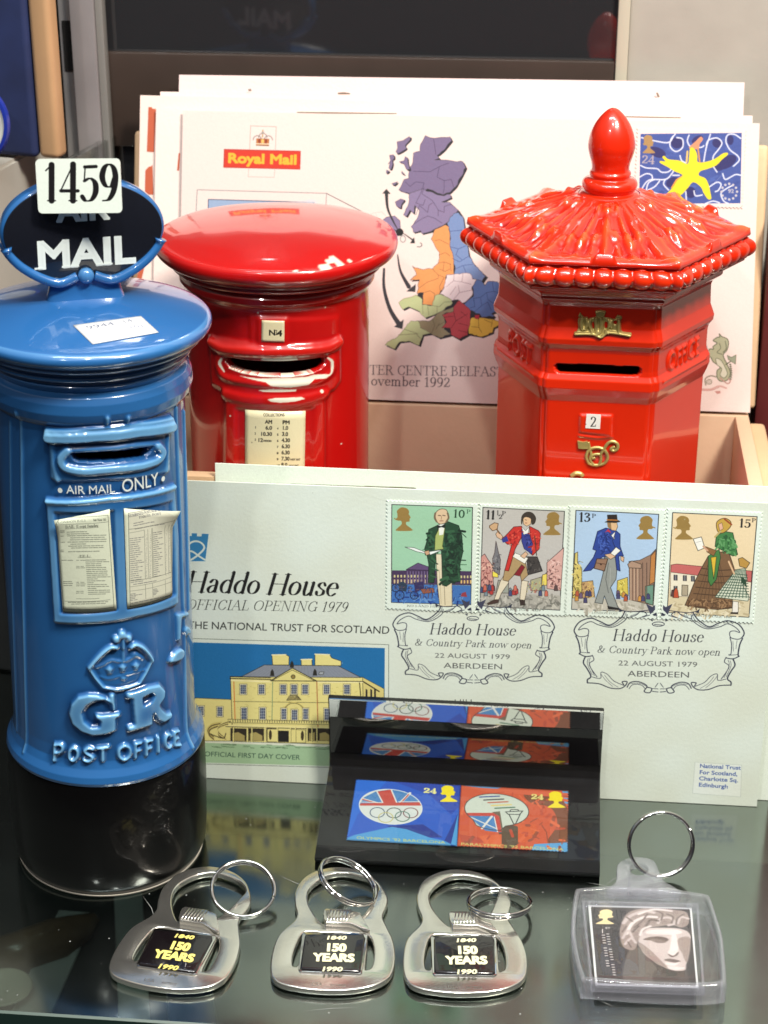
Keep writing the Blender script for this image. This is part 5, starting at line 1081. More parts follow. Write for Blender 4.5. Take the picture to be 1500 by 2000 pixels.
for x, d in ((1095,0),(1130,0),(1170,0),(1178,0),(1302,0),(1338,0),(1362,0)): N.line([(x,398-(x-1095)*.22),(x+12,925-(x-1095)*.22)], 3, K1)
for i in range(22):
    y = 490+i*22.5; words(945+i*.6, random.uniform(1020, 1092), y, -.12, NB, 6); words(1185+i*.6, random.uniform(1225, 1296), y-60, -.16, NB, 6)
    for x in (1110,1150,1312,1346): N.speck(x, y-40-(x-1095)*.2, x+14, y-24-(x-1095)*.2, 3, [NB], 3, 6)
N.line([(950,945),(1370,860)], 4, K1); words(985, 1230, 985, -.16, NB); N.line([(950,1010),(1375,910)], 3, K1); N.line([(952,1056),(1378,962)], 3, K1)
for i in range(5): words(955, random.uniform(1010, 1085), 1090+i*17, -.14, NB, 6); words(1190, random.uniform(1220, 1250), 1040+i*15, -.14, NB, 6)
for x in (1106,1180,1312): N.line([(x,985-(x-1106)*.2),(x+6,1140-(x-1106)*.2)], 3, K1)
words(960, 1380, 1190, -.2, NB, 7)
nm = N.material('notice_print', 1.0, .6)
zc = lambda *p: tuple(bc.pick(80+.18*p[0], 960+.18*p[1], 2.95))
for cs, cu in (([(238,1305),(822,1286),(745,192),(165,290)], lambda a, b: .16*max(0, (b-.8)/.2)*max(0, 1-a/.35)), ([(935,1268),(1418,1128),(1420,185),(898,180)], lambda a, b: .02+.30*max(0, (b-.78)/.22)*max(0, (a-.5)/.5))):
    cyl_card('notice', bc, N, 0, 0, 0, 0, 2.955, nm, ab, corners=[zc(*c) for c in cs], curl=cu)
# oval sign
gl = mat('sign_black', (.008, .009, .014), .25, coat=1, coatrough=.04)
Z0 = 21.05; sx, sz = 2.34, 1.52
frame = [(sx*math.cos(t), sz*math.sin(t)) for t in np.linspace(0, 2*math.pi, 97)[:-1]]
sg = outline_slab('sign_plate', [frame], -.30, .30, blue, ab, bevel=.15, res=4)
ca = sg.data.color_attributes.new('glaze', 'FLOAT_COLOR', 'POINT'); ca.data.foreach_set('color', np.tile(np.array([.40, 0, 0, 1], np.float32), len(sg.data.vertices)))
sg.matrix_local = Matrix.Translation((0, 0, Z0*S)) @ Matrix.Rotation(math.radians(90), 4, 'X')
for sgn in (1, -1):
    f = [((sx-.09)*math.cos(t), (sz-.09)*math.sin(t)) for t in np.linspace(0, 2*math.pi, 97)[:-1]]
    o = outline_slab('sign_face', [f], .27, .34, gl, sg, bevel=.02); 
    if sgn < 0: o.matrix_local = Matrix.Rotation(math.pi, 4, 'Y')
    def sign_text(t, x0, x1, y, hh, bold):
        v, tri, ed, wd = sans(t); k = (x1-x0)/wd; lp = MB()
        # outline polygons thickened a little, as raised enamel
        V = [(x0+a*k, y+b*hh/.7, .345) for a, b in v]; lp.add(V, tri)
        for a, b in ed:
            p, q = np.array(V[a])[:2], np.array(V[b])[:2]; d = q-p; L_ = np.linalg.norm(d)
            if L_ < 1e-6: continue
            nn = np.array([-d[1], d[0]])/L_*bold; e_ = d/L_*bold*.8
            zj = .348+len(lp.v)*2e-5; lp.add([(*(p-e_-nn), zj), (*(q+e_-nn), zj), (*(q+e_+nn), zj), (*(p-e_+nn), zj)], [(0, 1, 2, 3)])
        o = lp.build('sign_lettering', wt, sg)
        if sgn < 0: o.matrix_local = Matrix.Rotation(math.pi, 4, 'Y')
    sign_text('MAIL', -1.38, 1.42, -1.0, .78, .045)
    sign_text('AIR', -.72, .72, .34, .6, .04)
    # serif feet of the letters
a = MB()
for t in (-1.32, -.55, -.3, .42, .66, ): a.box(t-.12, t+.12, -1.025, -.975, .346, .357)
a.build('letter_serif', wt, sg)
# neck and scroll arms
nk = [(1.15, .42, 18.96), (1.08, .36, 19.15), (1.02, .33, 19.4), (1.0, .33, 19.55), (.8, .33, 19.66), (.5, .30, 19.75)]
V = []; Fc = []
for j, (rx, ry, z) in enumerate(nk):
    for k in range(32):
        t = 2*math.pi*k/32; cx = np.sign(math.cos(t))*abs(math.cos(t))**.6; cy = np.sign(math.sin(t))*abs(math.sin(t))**.6; V.append((rx*cx, ry*cy, z))
for j in range(len(nk)-1):
    for k in range(32): Fc.append((j*32+k, j*32+(k+1) % 32, (j+1)*32+(k+1) % 32, (j+1)*32+k))
Fc.append(tuple(5*32+k for k in range(32)))
def gattr(o, v=.45):
    c = o.data.color_attributes.new('glaze', 'FLOAT_COLOR', 'POINT'); c.data.foreach_set('color', np.tile(np.array([v, 0, 0, 1], np.float32), len(o.data.vertices))); return o
gattr(mesh('sign_neck', V, Fc, blue, ab, True, sub=1))
for s in (1, -1):
    pts = crom([(s*.25, -.36, 19.74), (s*.75, -.37, 19.58), (s*1.3, -.36, 19.78), (s*1.8, -.35, 20.12), (s*2.12, -.34, 20.48), (s*2.2, -.36, 20.68)], 8)
    gattr(tube('scroll_arm', pts, list(np.interp(np.linspace(0, 1, len(pts)), [0, .3, .85, 1], [.14, .14, .12, .17])), blue, ab, n=14), .46)
    pts = [(p[0], -p[1], p[2]) for p in pts]; gattr(tube('scroll_arm', pts, .15, blue, ab, n=12), .55)
gattr(lathe('arm_boss', [(0, .2), (.12, .19), (.22, .1), (.24, 0), (.2, -.1)], blue, ab, n=20), .6).matrix_local = Matrix.Translation((0, -.38*S, 19.76*S)) @ Matrix.Rotation(math.radians(90), 4, 'X')
# white paper sticker on the cap
K = Art(-1.5, -1, 3.2, 2, 110, np.array((240, 240, 240))/255, None); K.uv = True
K.text('9944', -.95, .30, .12, .35, (110, 116, 140), size=.26); K.text('14', .45, .34, .85, .38, (110, 116, 140), size=.26); K.text('10)', .45, -.12, 1.0, -.1, (140, 146, 170), size=.22)
km = K.material('sticker_paper', .82, .6)
def cap_pt(px, py, lift):
    o_, d_ = bc.loc(px, py); z = 18.8
    for _ in range(20):
        t = (z-o_[2])/d_[2]; p = o_+d_*t; r = math.hypot(p[0], p[1]); z = float(np.interp(r, [c[0] for c in PC[:13:-1]], [c[1] for c in PC[:13:-1]]))
    return p+(0, 0, lift)
n = 10; X = np.zeros((n+1, n+1, 3)); UV = np.zeros((n+1, n+1, 2)); Q = np.array([(181, 674), (310, 651), (275, 619), (143, 637)], float)
for j in range(n+1):
    for i in range(n+1):
        a, b = i/n, j/n; P = (Q[0]*(1-a)+Q[1]*a)*(1-b)+(Q[3]*(1-a)+Q[2]*a)*b; X[j, i] = cap_pt(*P, .02); UV[j, i] = K.uvof(-1.3+2.6*a, -.75+1.5*b)
o = grid_mesh('price_sticker', X, km, ab, uv=UV); md = o.modifiers.new('t', 'SOLIDIFY'); md.thickness = .012*S; md.offset = 1

# lot number card in front of the sign
p0 = at_y(158, 414, 50.42); ty = math.radians(7)
tp = Plane(p0, (math.cos(ty), math.sin(ty), 0), (-math.sin(ty)*.12, math.cos(ty)*.12, .993))
T = Art(-1.6, -.3, 3.2, 2.4, 120, np.array((216, 224, 214))/255, tp.pick); T.k = 62; T.zoom(0, 280, .35)
x0_, y0_ = 252, 322
T.serif('1459', 240, 320, 660, 320, (24, 22, 24), size=178, thick=.13, thin=.03, serifs=.1)
tm = T.material('lot_card', 1, .35, coat=.4)
c = [tp.pick(*p) for p in ((75,417),(239,415),(242,310),(77,311))]; u0_, u1_, v0_, v1_ = c[0][0], c[1][0], c[0][1], c[2][1]
ring = []
for cx, cy, a0 in ((u1_-.12, v0_+.12, -90), (u1_-.12, v1_-.12, 0), (u0_+.12, v1_-.12, 90), (u0_+.12, v0_+.12, 180)):
    ring += [(cx+.12*math.cos(math.radians(a0+t)), cy+.12*math.sin(math.radians(a0+t))) for t in (0, 22, 45, 68, 90)]
o = plane_sheet('lot_card', tp, T, ring, 0, tm, thick=.09); tag(o, 'white card with large black number 1459 leaning on the oval sign', 'number card')

# ------------------------------------------------------------------ red round box
red = glaze('crimson_glaze', (.50, .006, .005), (.62, .025, .012), (.34, .002, .004), fine=.04)
rc = Cyl(-9.5, 60.85, .36, 3.12, math.radians(8), math.radians(.4))
rb = empty('round_post_box', (0, 0, 0), 'round crimson ceramic pillar box with chipped posting slot and plate N 4', 'money box', 'red ceramic pillar boxes in the tan box'); rc.place(rb)
A = Art(-5.2, .3, 10.4, 17.0, 42, (0,), rc.pick, ch=1); A.k = 57
A.zoom(300, 400, 1/3)
def up(pts, h, smooth=False): A.poly(pts, h, mode='max', smooth=smooth)
up([(560,640),(1085,648),(1088,800),(565,800)], .05); up([(612,655),(788,658),(786,815),(610,812)], .11)
up([(335,800),(380,775),(560,800),(720,812),(880,805),(1050,782),(1088,800),(1090,1030),(1050,1085),(430,1090),(345,1050)], .10)
A.line([(350,800),(420,838),(560,850),(720,856),(880,850),(1010,836),(1075,800)], 60, .24, True, mode='max')
A.line([(400,880),(390,950),(440,1010),(640,1045),(780,1048),(960,1025),(1040,960),(1035,890)], 40, .16, True, mode='max')
A.line([(430,1105),(560,1135),(700,1142),(860,1138),(995,1105)], 60, .17, True, mode='max')
up([(425,1110),(1000,1100),(1000,1800),(420,1800)], .12)
dn = Art(A.u0, A.v0, A.w, A.h, A.ppc, (0,), rc.pick, ch=1); dn.zoom(300, 400, 1/3); dn.poly([(490,1185),(935,1178),(925,1780),(495,1780)], 1., mode='max'); A.a -= dn.a*.07
A.line([(1180,1000),(1195,1800)], 8, .02, mode='max')
h = blur(A.a[..., 0], 2); A.a[..., 0] = h
hol = Art(A.u0, A.v0, A.w, A.h, A.ppc, (0,), rc.pick, ch=1); hol.zoom(300, 400, 1/3)
SL = [(415,892),(480,893),(560,905),(700,912),(850,905),(950,893),(1006,888),(1003,930),(975,962),(930,980),(860,994),(780,1001),(640,998),(520,978),(450,950),(425,922)]
hol.poly(SL, 1., mode='max')
ch = Art(A.u0, A.v0, A.w, A.h, A.ppc, (0,), rc.pick, ch=1); ch.zoom(300, 400, 1/3)
ch.line(SL[9:15], 5, 1., mode='max'); ch.line([(412,895),(402,925),(425,972)], [10,18,6], 1., True, mode='max'); ch.line([(1012,892),(1032,915),(1028,975),(1000,1000)], [8,16,12,8], 1., True, mode='max')
ch.poly([(630,902),(650,888),(700,892),(730,880),(760,884),(790,872),(830,878),(842,905),(700,914)], 1., mode='max')
ch.poly([(510,995),(620,1012),(720,1008),(900,1000),(930,990),(1015,985),(1000,1008),(935,1012),(900,1045),(800,1062),(690,1052),(660,1030),(612,1022)], 1., mode='max')
ch.poly([(618,1080),(700,1074),(832,1076),(830,1086),(650,1090)], 1., mode='max'); ch.poly([(672,1130),(720,1122),(860,1118),(878,1126),(820,1142),(740,1148),(690,1142)], 1., mode='max')
for x, y, r in ((975,1085,9),(612,632,5),(1005,600,4),(460,1230,4),(1100,1400,4)): ch.ell(x, y, r, r, 1., mode='max')
prof = [(3.05, .3), (3.12, .5), (3.12, 16.5), (3.15, 16.62), (3.24, 16.7), (3.31, 16.82), (3.32, 16.98), (3.26, 17.08), (3.22, 17.14), (3.24, 17.3)]
prof = [(r, z-.36) for r, z in prof]
A.v0 -= .0
o = cyl_body('body', rc, A, prof, red, rb, hole=hol.a[::-1, :, 0], thin=thinness(h, 6, 4.0)[::-1], paint=np.clip(ch.a[::-1, :, 0]*1.3, 0, 1), wall=.35)
PR = [(3.2, 17.12), (3.3, 17.17), (3.52, 17.25), (3.6, 17.34), (3.6, 17.44), (3.72, 17.52), (3.96, 17.66), (4.07, 17.82), (4.1, 17.98), (4.06, 18.13), (3.92, 18.22), (3.3, 18.35), (2.4, 18.48), (1.4, 18.57), (.6, 18.6), (0, 18.61)]
pc2 = np.array(crom(PR, 5)); pc2[:, 0] = np.clip(pc2[:, 0], 0, 9); pc2[:, 1] -= .36
th = np.linspace(0, 2*math.pi, 201)[:-1]; wob = 1+.004*np.sin(3*th+1)+.002*np.sin(7*th)
X = np.stack([pc2[:, :1]*np.sin(th)*wob, -pc2[:, :1]*np.cos(th)*wob, np.repeat(pc2[:, 1:], 200, 1)+.012*np.sin(5*th+2)*(pc2[:, :1] > 3)], -1)
P = np.zeros((len(pc2), 200)); T_ = np.full((len(pc2), 200), .45)
for a0, a1, i0, i1 in ((28, 33, 47, 52), (37, 39.5, 49, 55), (22, 25, 45, 47), (33, 36, 52, 54), (43, 46, 50, 52), (15, 17, 48, 50)):
    deg = np.degrees(th); P[i0:i1, :] = np.maximum(P[i0:i1, :], ((deg > a0-7) & (deg < a1-7))*1.0)
grid_mesh('cap', X, red, rb, closed=True, col=np.stack([T_, P], -1))
# N4 plate and collection notice
N = Art(-2.4, 8.6, 4.8, 8.0, 110, np.array((226, 216, 176))/255, rc.pick); N.k = 57; N.zoom(300, 400, 1/3)
I = (44, 40, 34)
N.text('N', 676, 757, 712, 757, I, size=32, bold=.06); N.text('4', 722, 761, 750, 762, I, size=34, bold=.06); N.line([(706,726),(722,728),(720,752)], 3, I); N.line([(708,754),(726,754)], 3, I)
N.text('COLLECTIONS', 645, 1234, 766, 1233, I, size=18, bold=.05)
N.text('AM', 655, 1276, 694, 1277, I, size=22, bold=.08); N.text('PM', 754, 1279, 794, 1280, I, size=22, bold=.08)
for i, (l, r) in enumerate((('6.0','1.0'),('10.30','3.0'),('12','4.30'),('','6.30'),('','6.30'),('','7.30'),('','8.0'))):
    y = 1309+i*36
    if l: N.text(l, 657 if i == 0 else 628 if i == 1 else 612, y+2, 694 if i < 2 else 642, y+3, I, size=22, bold=.06)
    N.text(r, 752-i*.8, y+3, 752-i*.8+(34 if len(r) == 3 else 46), y+4, I, size=23, bold=.06)
    N.text(str(4+i), 724-i*.5, y+2, 731+(8 if i == 6 else 0), y+2, I, size=12, bold=.06)
    if l: N.text(str(1+i), 596, y-4, 602, y-4, I, size=13, bold=.05)
N.text('NOON', 646, 1382, 690, 1384, I, size=11, bold=.1); N.text('NOT SAT', 800, 1492, 856, 1492, I, size=11, bold=.08); N.text('NOT SAT', 790, 1528, 846, 1528, I, size=11, bold=.08); N.ell(580, 1388, 4, 4, (150,140,110))
cmm = N.material('cream_enamel', 1.0, .35, coat=.5)
zr = lambda x, y, R: tuple(rc.pick(300+x/3, 400+y/3, R))
bl = zr(529,1530,3.19); br = zr(876,1530,3.19); tl = zr(537,1192,3.19); tr = zr(890,1206,3.19)
cyl_card('collection_plate', rc, N, 0, 0, 0, 0, 3.20, cmm, rb, corners=[(bl[0], 8.8), (br[0], 8.8), tr, tl])
cyl_card('number_plate', rc, N, 0, 0, 0, 0, 3.245, cmm, rb, corners=[zr(632,802,3.24), zr(766,806,3.24), zr(767,680,3.24), zr(634,675,3.24)], n=8)

# ------------------------------------------------------------------ red hexagonal box
scar = glaze('scarlet_glaze', (.68, .022, .003), (.88, .075, .012), (.36, .005, .002), fine=.07)  # besides thin glaze, ridges carry painted orange highlights and recesses painted dark shade
AP, SD, ZF = 3.07, 3.545, .36
hx = Cyl(1.63, 60.9, ZF, AP, math.radians(-2.2)); ZO = ZF
hb = empty('hexagonal_post_box', (0, 0, 0), 'six sided scarlet ceramic post box with beaded roof, bud finial and gilt crown', 'money box', 'red ceramic pillar boxes in the tan box'); hx.place(hb)
class Face:
    """one flat side of the six-sided box: u along it, v up"""
    def __init__(s, k): s.q = math.radians(60*k); s.n = np.array([math.sin(s.q), -math.cos(s.q), 0]); s.u = np.array([math.cos(s.q), math.sin(s.q), 0])
    def pick(s, px, py, d=0):
        o, r = hx.loc(px, py); t = ((AP+d)-o@s.n)/(r@s.n); p = o+r*t; return np.array([p@s.u, p[2]])
    def at(s, u, v, d=0): return s.n*(AP+d)+s.u*u+np.array([0, 0, v])
F0, F1, F5 = Face(0), Face(1), Face(-1)
def zz(y, d=0): return F0.pick(1165, y, d)[1]
Zt, Zb = zz(582), .02
arts = {}
for k, fc in ((0, F0), (1, F1), (5, F5)):
    a = Art(-SD/2, Zb, SD, Zt-Zb, 46, (0,), fc.pick, ch=1); a.k = 57; arts[k] = a
a = arts[0]; a.zoom(960, 560, 440/1500)
a.poly([(590,845),(805,850),(800,990),(585,965)], .07, mode='max'); a.line([(585,985),(700,1000),(800,995)], 14, .06, mode='max')
a.zoom(960, 560, 440/1500)
for k, (t, u0, u1) in ((5, ('POST', -.75, .95)), (1, ('OFFICE', -1.05, 1.0))):
    q = arts[k]; q.uv = True; zc0 = zz(716); q.text(t, u0, zc0-.25, u1, zc0-.25, .09, size=.62, bold=.07, mode='max')
    q.line([(-1.35, zc0-.5), (1.35, zc0-.5)], .05, .05, mode='max'); q.line([(-1.35, zc0+.62), (1.35, zc0+.62)], .05, .05, mode='max')
sm_ = Art(-SD/2, Zb, SD, Zt-Zb, 46, (0,), F0.pick, ch=1); sm_.zoom(960, 560, 440/1500)
sm_.poly([(412,525),(432,505),(560,508),(700,514),(860,522),(975,526),(998,545),(996,575),(975,594),(860,592),(700,586),(560,578),(440,572),(418,555)], 1., mode='max')
nv, nu = a.H, a.W; zrow = Zb+(np.arange(nv)+.5)/a.ppc
zs = [zz(y) for y in (1100, 800, 786, 772, 758, 742, 732, 722, 690, 682, 672, 662, 652, 640, 612, 600, 590, 575)]
ds = [.0, 0, .0, .09, .16, .15, .05, .03, .03, .06, .17, .19, .13, .06, .04, .04, .10, .35]
dz = np.interp(zrow, zs, ds)
cols = []; rel = []; hole = []
for k in range(6):
    fc = Face(k); us = (-SD/2+(np.arange(nu)+.5)/a.ppc) if k in (0, 1, 5) else np.linspace(-SD/2, SD/2, 24)[:-1]+.05
    hh = blur(arts[k].a[::-1, :, 0], 1) if k in (0, 1, 5) else np.zeros((nv, len(us)))
    for i, u in enumerate(us):
        e = SD/2-abs(u); rnd = -.10*max(0, 1-e/.22)**2
        cols.append((fc, u, rnd)); rel.append(hh[:, i] if hh.ndim == 2 else 0)
        hole.append(sm_.a[::-1, i, 0] if k == 0 else np.zeros(nv))
order = sorted(range(len(cols)), key=lambda i: (math.atan2(*(lambda p: (p[0], -p[1]))(cols[i][0].at(cols[i][1], 0))) % (2*math.pi)))
X = np.zeros((nv, len(cols), 3)); HH = np.zeros((nv, len(cols))); HO = np.zeros((nv, len(cols)), bool)
for j, i in enumerate(order):
    fc, u, rnd = cols[i]; base = fc.n*AP+fc.u*u; sc_ = (1+(dz+rnd)/AP)
    X[:, j, :2] = base[:2]*sc_[:, None]+fc.n[:2]*rel[i][:, None]; X[:, j, 2] = zrow; HH[:, j] = rel[i]+dz; HO[:, j] = hole[i] > .5
grid_mesh('body', X, scar, hb, ~HO, np.stack([thinness(HH, 5, 3.0), np.zeros_like(HH)], -1), closed=True, wall=.22)
# number tile
N = Art(-1, zz(850), 2, zz(795)-zz(850), 130, np.array((236, 230, 222))/255, lambda x, y: F0.pick(x, y, .075)); N.k = 57; N.zoom(1090, 780, .1133)
N.serif('2', 553, 468, 662, 470, (30, 30, 32), size=172, thick=.1, thin=.03, serifs=.0); N.ell(480, 425, 9, 9, (90, 90, 90))
q = [F0.pick(1090+.1133*x, 780+.1133*y, .075) for x, y in ((470,495),(722,508),(740,265),(492,252))]
V = [F0.at(u, v, d) for d in (.085, .06) for u, v in q]
mesh('number_tile', V, [(0,1,2,3),(4,5,1,0),(5,6,2,1),(6,7,3,2),(7,4,0,3)], N.material('number_tile_print', 1, .4, coat=.4), hb, uv=[N.uvof(*p) for p in q]*2)
# gilt crown and cypher
gold = mat('dull_gilt', (.50, .40, .14), .34, metal=.55, noise=.25, nscale=160)
C_ = Art(-1.2, zz(668), 2.4, zz(592)-zz(668), 110, (0,), lambda x, y: F0.pick(x, y, .05), ch=1); C_.k = 57; C_.zoom(1090, 590, .11333)
def cr_(p, h=.10, s=False): C_.poly(p, h, mode='max', smooth=s)
cr_([(275,545),(330,470),(350,430),(335,330),(345,270),(410,245),(500,255),(520,300),(560,265),(660,245),(760,245),(880,268),(960,285),(1060,280),(1085,320),(1085,470),(1110,500),(1270,515),(1235,590),(1100,550),(950,545),(850,530),(760,590),(700,600),(600,560),(420,535)], .06)
cr_([(635,150),(730,130),(825,155),(800,240),(660,240)], .09); cr_([(340,250),(375,170),(430,230)], .07); cr_([(980,270),(1020,215),(1100,240),(1100,290)], .07)
for l, w in (([(420,270),(400,350),(420,440)],60),([(490,275),(500,360),(470,450)],46),([(560,290),(540,380),(590,500)],44),([(660,270),(650,380),(680,520)],56),([(740,270),(750,380),(720,500)],56),([(870,290),(880,380),(820,500)],44),([(930,300),(920,420)],40),([(1050,300),(1045,480)],50),([(300,520),(600,520),(740,570),(860,500),(1060,520),(1240,550)],46)): C_.line(l, w, .13, True, mode='max')
cut = Art(C_.u0, C_.v0, C_.w, C_.h, C_.ppc, (0,), C_.pick, ch=1); cut.zoom(1090, 590, .11333)
for e_ in ((605,385,22,65),(825,385,28,62),(985,340,34,34)): cut.ell(*e_, 1., mode='max')
C_.a *= 1-cut.a; hh = blur(C_.a[::-1, :, 0], 1); keep = hh > .03
us = C_.u0+(np.arange(C_.W)+.5)/C_.ppc; vs = C_.v0+(np.arange(C_.H)+.5)/C_.ppc
dcr = np.interp(vs, zs, ds) if zs[0] < zs[-1] else np.interp(vs, zs[::-1], ds[::-1])
X = F0.n*(AP+dcr[:, None, None]-.01+hh[..., None]*1.0)+F0.u*us[None, :, None]+np.array([0, 0, 1.])*vs[:, None, None]
grid_mesh('gilt_crown', X, gold, hb, keep, wall=0)
Zq = lambda x, y: F0.pick(1090+.11333*x, 780+.11333*y, .04)
def gw(name, pts, r, closed=False):
    return tube(name, [F0.at(*Zq(*p), .02) for p in crom(pts, 6, closed)], r, gold, hb, n=8, closed=closed)
gw('gilt_cypher', [(540,870),(650,835),(770,860),(840,940),(850,1030),(790,1110),(650,1140),(540,1110),(490,1020),(500,930)], .055, True)
gw('gilt_cypher', [(520,740),(545,850),(570,950),(550,1020),(580,1100),(660,1150),(720,1100),(740,1000),(700,950),(600,965),(580,1020),(640,1010)], .05)
gw('gilt_cypher', [(725,960),(790,860),(860,760),(940,730),(1020,770),(1025,850),(960,890),(910,860),(980,820)], .055)
V = [F0.at(*Zq(x, y), d) for d in (.0, .07) for x, y in ((335,715),(430,735),(505,722),(525,850),(420,850),(350,840))]
mesh('gilt_flag', V, [(0,1,2,3,4,5)[::-1], (6,7,8,9,10,11)]+[(i, (i+1) % 6, 6+(i+1) % 6, 6+i) for i in range(6)], gold, hb)
gw('gilt_flourish', [(230,1330),(300,1285),(380,1290),(420,1330)], .09)
# roof, beads and finial
ER = 4.62; EA = ER*math.cos(math.pi/6)
zE = hx.loc(1180, 514)[0]; o_, d_ = hx.loc(1180, 514); t = (-EA-o_[1])/d_[1]; zE = (o_+d_*t)[2]
o_, d_ = hx.loc(1187, 392); t = (-.95-o_[1])/d_[1]; zT = (o_+d_*t)[2]
nph, nr = 720, 120; ph = (np.arange(nph))/nph*2*math.pi; m60 = (np.degrees(ph)+30) % 60-30; sect = np.floor((np.degrees(ph)+30)/60)
hexr = EA/np.cos(np.radians(m60)); rho = np.linspace(0, 1, nr)
def hexmix(r0, r1, f): return r0*(1-f)+r1*f
R_ = np.zeros((nr, nph)); Zr = np.zeros((nr, nph)); rl = np.zeros((nr, nph))
for i, p in enumerate(rho):
    R_[i] = 1.0+(hexr-1.0)*p
    Zr[i] = zE+(zT-zE)*(1-p)**1.45*(1+.12*p)
uu = R_*np.sin(np.radians(m60)); wdt = R_*np.cos(np.radians(m60))*math.tan(math.pi/6); x = uu/np.maximum(wdt, .1); pr_ = rho[:, None]*np.ones(nph)
def gs(v, c, s): return np.exp(-((v-c)/s)**2)
rl += .10*gs(np.abs(x), 1.0, .07)*np.clip(pr_*3, 0, 1)                                        # hips
rl += .07*gs(np.abs(x), .62+.16*np.sin(pr_*5+sect), .07)*gs(pr_, .45, .34)                    # folds
rl += .09*gs(np.abs(x), .34+.12*pr_, .06+.03*pr_)*gs(pr_, .40, .26)
rl += .05*np.cos(np.pi*9*x)*np.clip((pr_-.15)*3, 0, 1)*np.clip((.95-pr_)*6, 0, 1)+.13*gs(x, 0, .15)*gs(pr_, .46, .24)+.06*gs(x, .1, .05)*gs(pr_, .5, .2)+.06*gs(x, -.1, .05)*gs(pr_, .5, .2)  # acanthus
for (cx, cp, rr, am) in ((.45,.62,.09,.10),(-.45,.62,.09,.10),(.2,.55,.07,.08),(-.22,.6,.07,.08),(.72,.55,.07,.08),(-.75,.62,.07,.08),(.12,.12,.14,.07),(-.12,.12,.14,.07)):
    dd = np.hypot((x-cx)*wdt/1.2, (pr_-cp)*2.2); rl += am*gs(dd, rr*1.3, .06)
for (cx, cp, l, am) in ((.5,.78,.16,.07),(-.5,.78,.16,.07)): rl -= am*gs((x-cx)+.35*(pr_-cp), 0, .14)*gs(pr_, cp, .035)
rl += .05*gs(pr_, .93, .05)
rl += .06*gs(np.abs(x), .85, .05)*gs(pr_, .72, .2)
rl = blur(rl, 2)*np.clip(pr_*8, 0, 1)*1.75
notch = .5*(np.abs(x) < .15)*np.clip((pr_-.93)/.05, 0, 1)
Zr = Zr+rl*.95+blur(notch, 1)*.5
# lip turning down, bead course, cove
low = [(.00, -.05), (-.02, -.11), (-.12, -.14), (-.13, -.18), (.0, -.24), (.08, -.34), (.11, -.46), (.11, -.58), (.08, -.7), (.0, -.82), (-.1, -.9), (-.12, -.96), (-.2, -1.0), (-.4, -1.08), (-.58, -1.2), (-.68, -1.34), (-.70, -1.46), (-.78, -1.55), (-.86, -1.62)]
low = np.array(crom(low, 4)); extra_R = []; extra_Z = []; ex_rl = []
tpos = x[-1]
for dr, dzl in low:
    rr = (EA+.03+dr)/np.cos(np.radians(m60)); bead = np.zeros(nph)
    c = np.abs(((tpos*3.9+.5) % 1)-.5)/3.9*EA*math.tan(math.pi/6)*1.0
    bz = abs(dzl+.5)/.37
    bead = .19*np.sqrt(np.clip(1-(c/.30)**2-bz**2, 0, 1))
    extra_R.append(rr+bead-(.10 if -.86 < dzl < -.2 else 0)); extra_Z.append(np.full(nph, zE+dzl)); ex_rl.append(bead)
R2 = np.concatenate([R_, np.array(extra_R)]); Z2 = np.concatenate([Zr, np.array(extra_Z)]); L2 = np.concatenate([rl, np.array(ex_rl)*.13])
X = np.stack([R2*np.sin(ph), -R2*np.cos(ph), Z2], -1)
grid_mesh('roof', X[::-1], scar, hb, closed=True, col=np.stack([thinness(L2, 7, 6.5), np.zeros_like(L2)], -1)[::-1])
fz = lambda y: (lambda o, d: (o+d*((-.6-o[1])/d[1]))[2])(*hx.loc(1190, y))
zt_ = fz(236)
fp = [(1.05, zT-.08), (.98, zT+.0), (.92, zT+.04), (.82, zT+.08), (.84, zT+.14), (.90, zT+.26), (.90, zT+.36), (.84, zT+.46), (.72, zT+.52), (.69, zT+.58), (.72, zT+.66), (.70, zT+.72), (.65, zT+.8), (.67, zT+1.0), (.76, zT+1.28), (.81, zT+1.52), (.80, zT+1.72), (.74, zT+1.98), (.62, zT+2.24), (.45, zT+2.48), (.27, zT+2.66), (.12, zT+2.76), (0, zT+2.78)]
gattr(lathe('finial', crom([(r_*(.94 if z_ > zT+.5 else 1), z_) for r_, z_ in fp], 4), scar, hb, n=80), .42)

# ------------------------------------------------------------------ stamp block: clear wedge over black, with an added upright mirror back
blk = empty('stamp_block', (0, 0, 0), 'black and clear block holding a blue and an orange stamp', 'paperweight')
acb = mat('block_black', (.004, .0035, .004), .3, spec=.3, coat=.15, coatrough=.08, noise=.4, nscale=90)
f0, f1 = at_z(614, 1689, 0), at_z(1171, 1722, 0)
YF_ = f0[1]+.02; XA, XB = f0[0], f1[0]
o_ = at_y(640, 1652, YF_+.02); HF = max(.62, o_[2])
for deg_ in range(5, 40):      # slope of the clear front so that its far edge stays clear of the envelope
    SL_ = math.radians(deg_); d = ray(900, 1482); n = np.array([0, -math.sin(SL_), math.cos(SL_)]); P = np.array([0, YF_, HF]); fold = CC+d*(((P-CC)@n)/(d@n))
    if fold[1] < 54.95: break
LF = (fold[1]-YF_)/math.cos(SL_)
fpl = Plane((XA, YF_, HF), (1, 0, 0), (0, math.cos(SL_), math.sin(SL_)))
yl, zl = YF_+LF*math.cos(SL_), HF+LF*math.sin(SL_)
y2 = yl+.02; z2 = at_y(910, 1412, y2)[2]; y3 = y2-.17; z3 = at_y(910, 1378, y3)[2]
BW = XB-XA
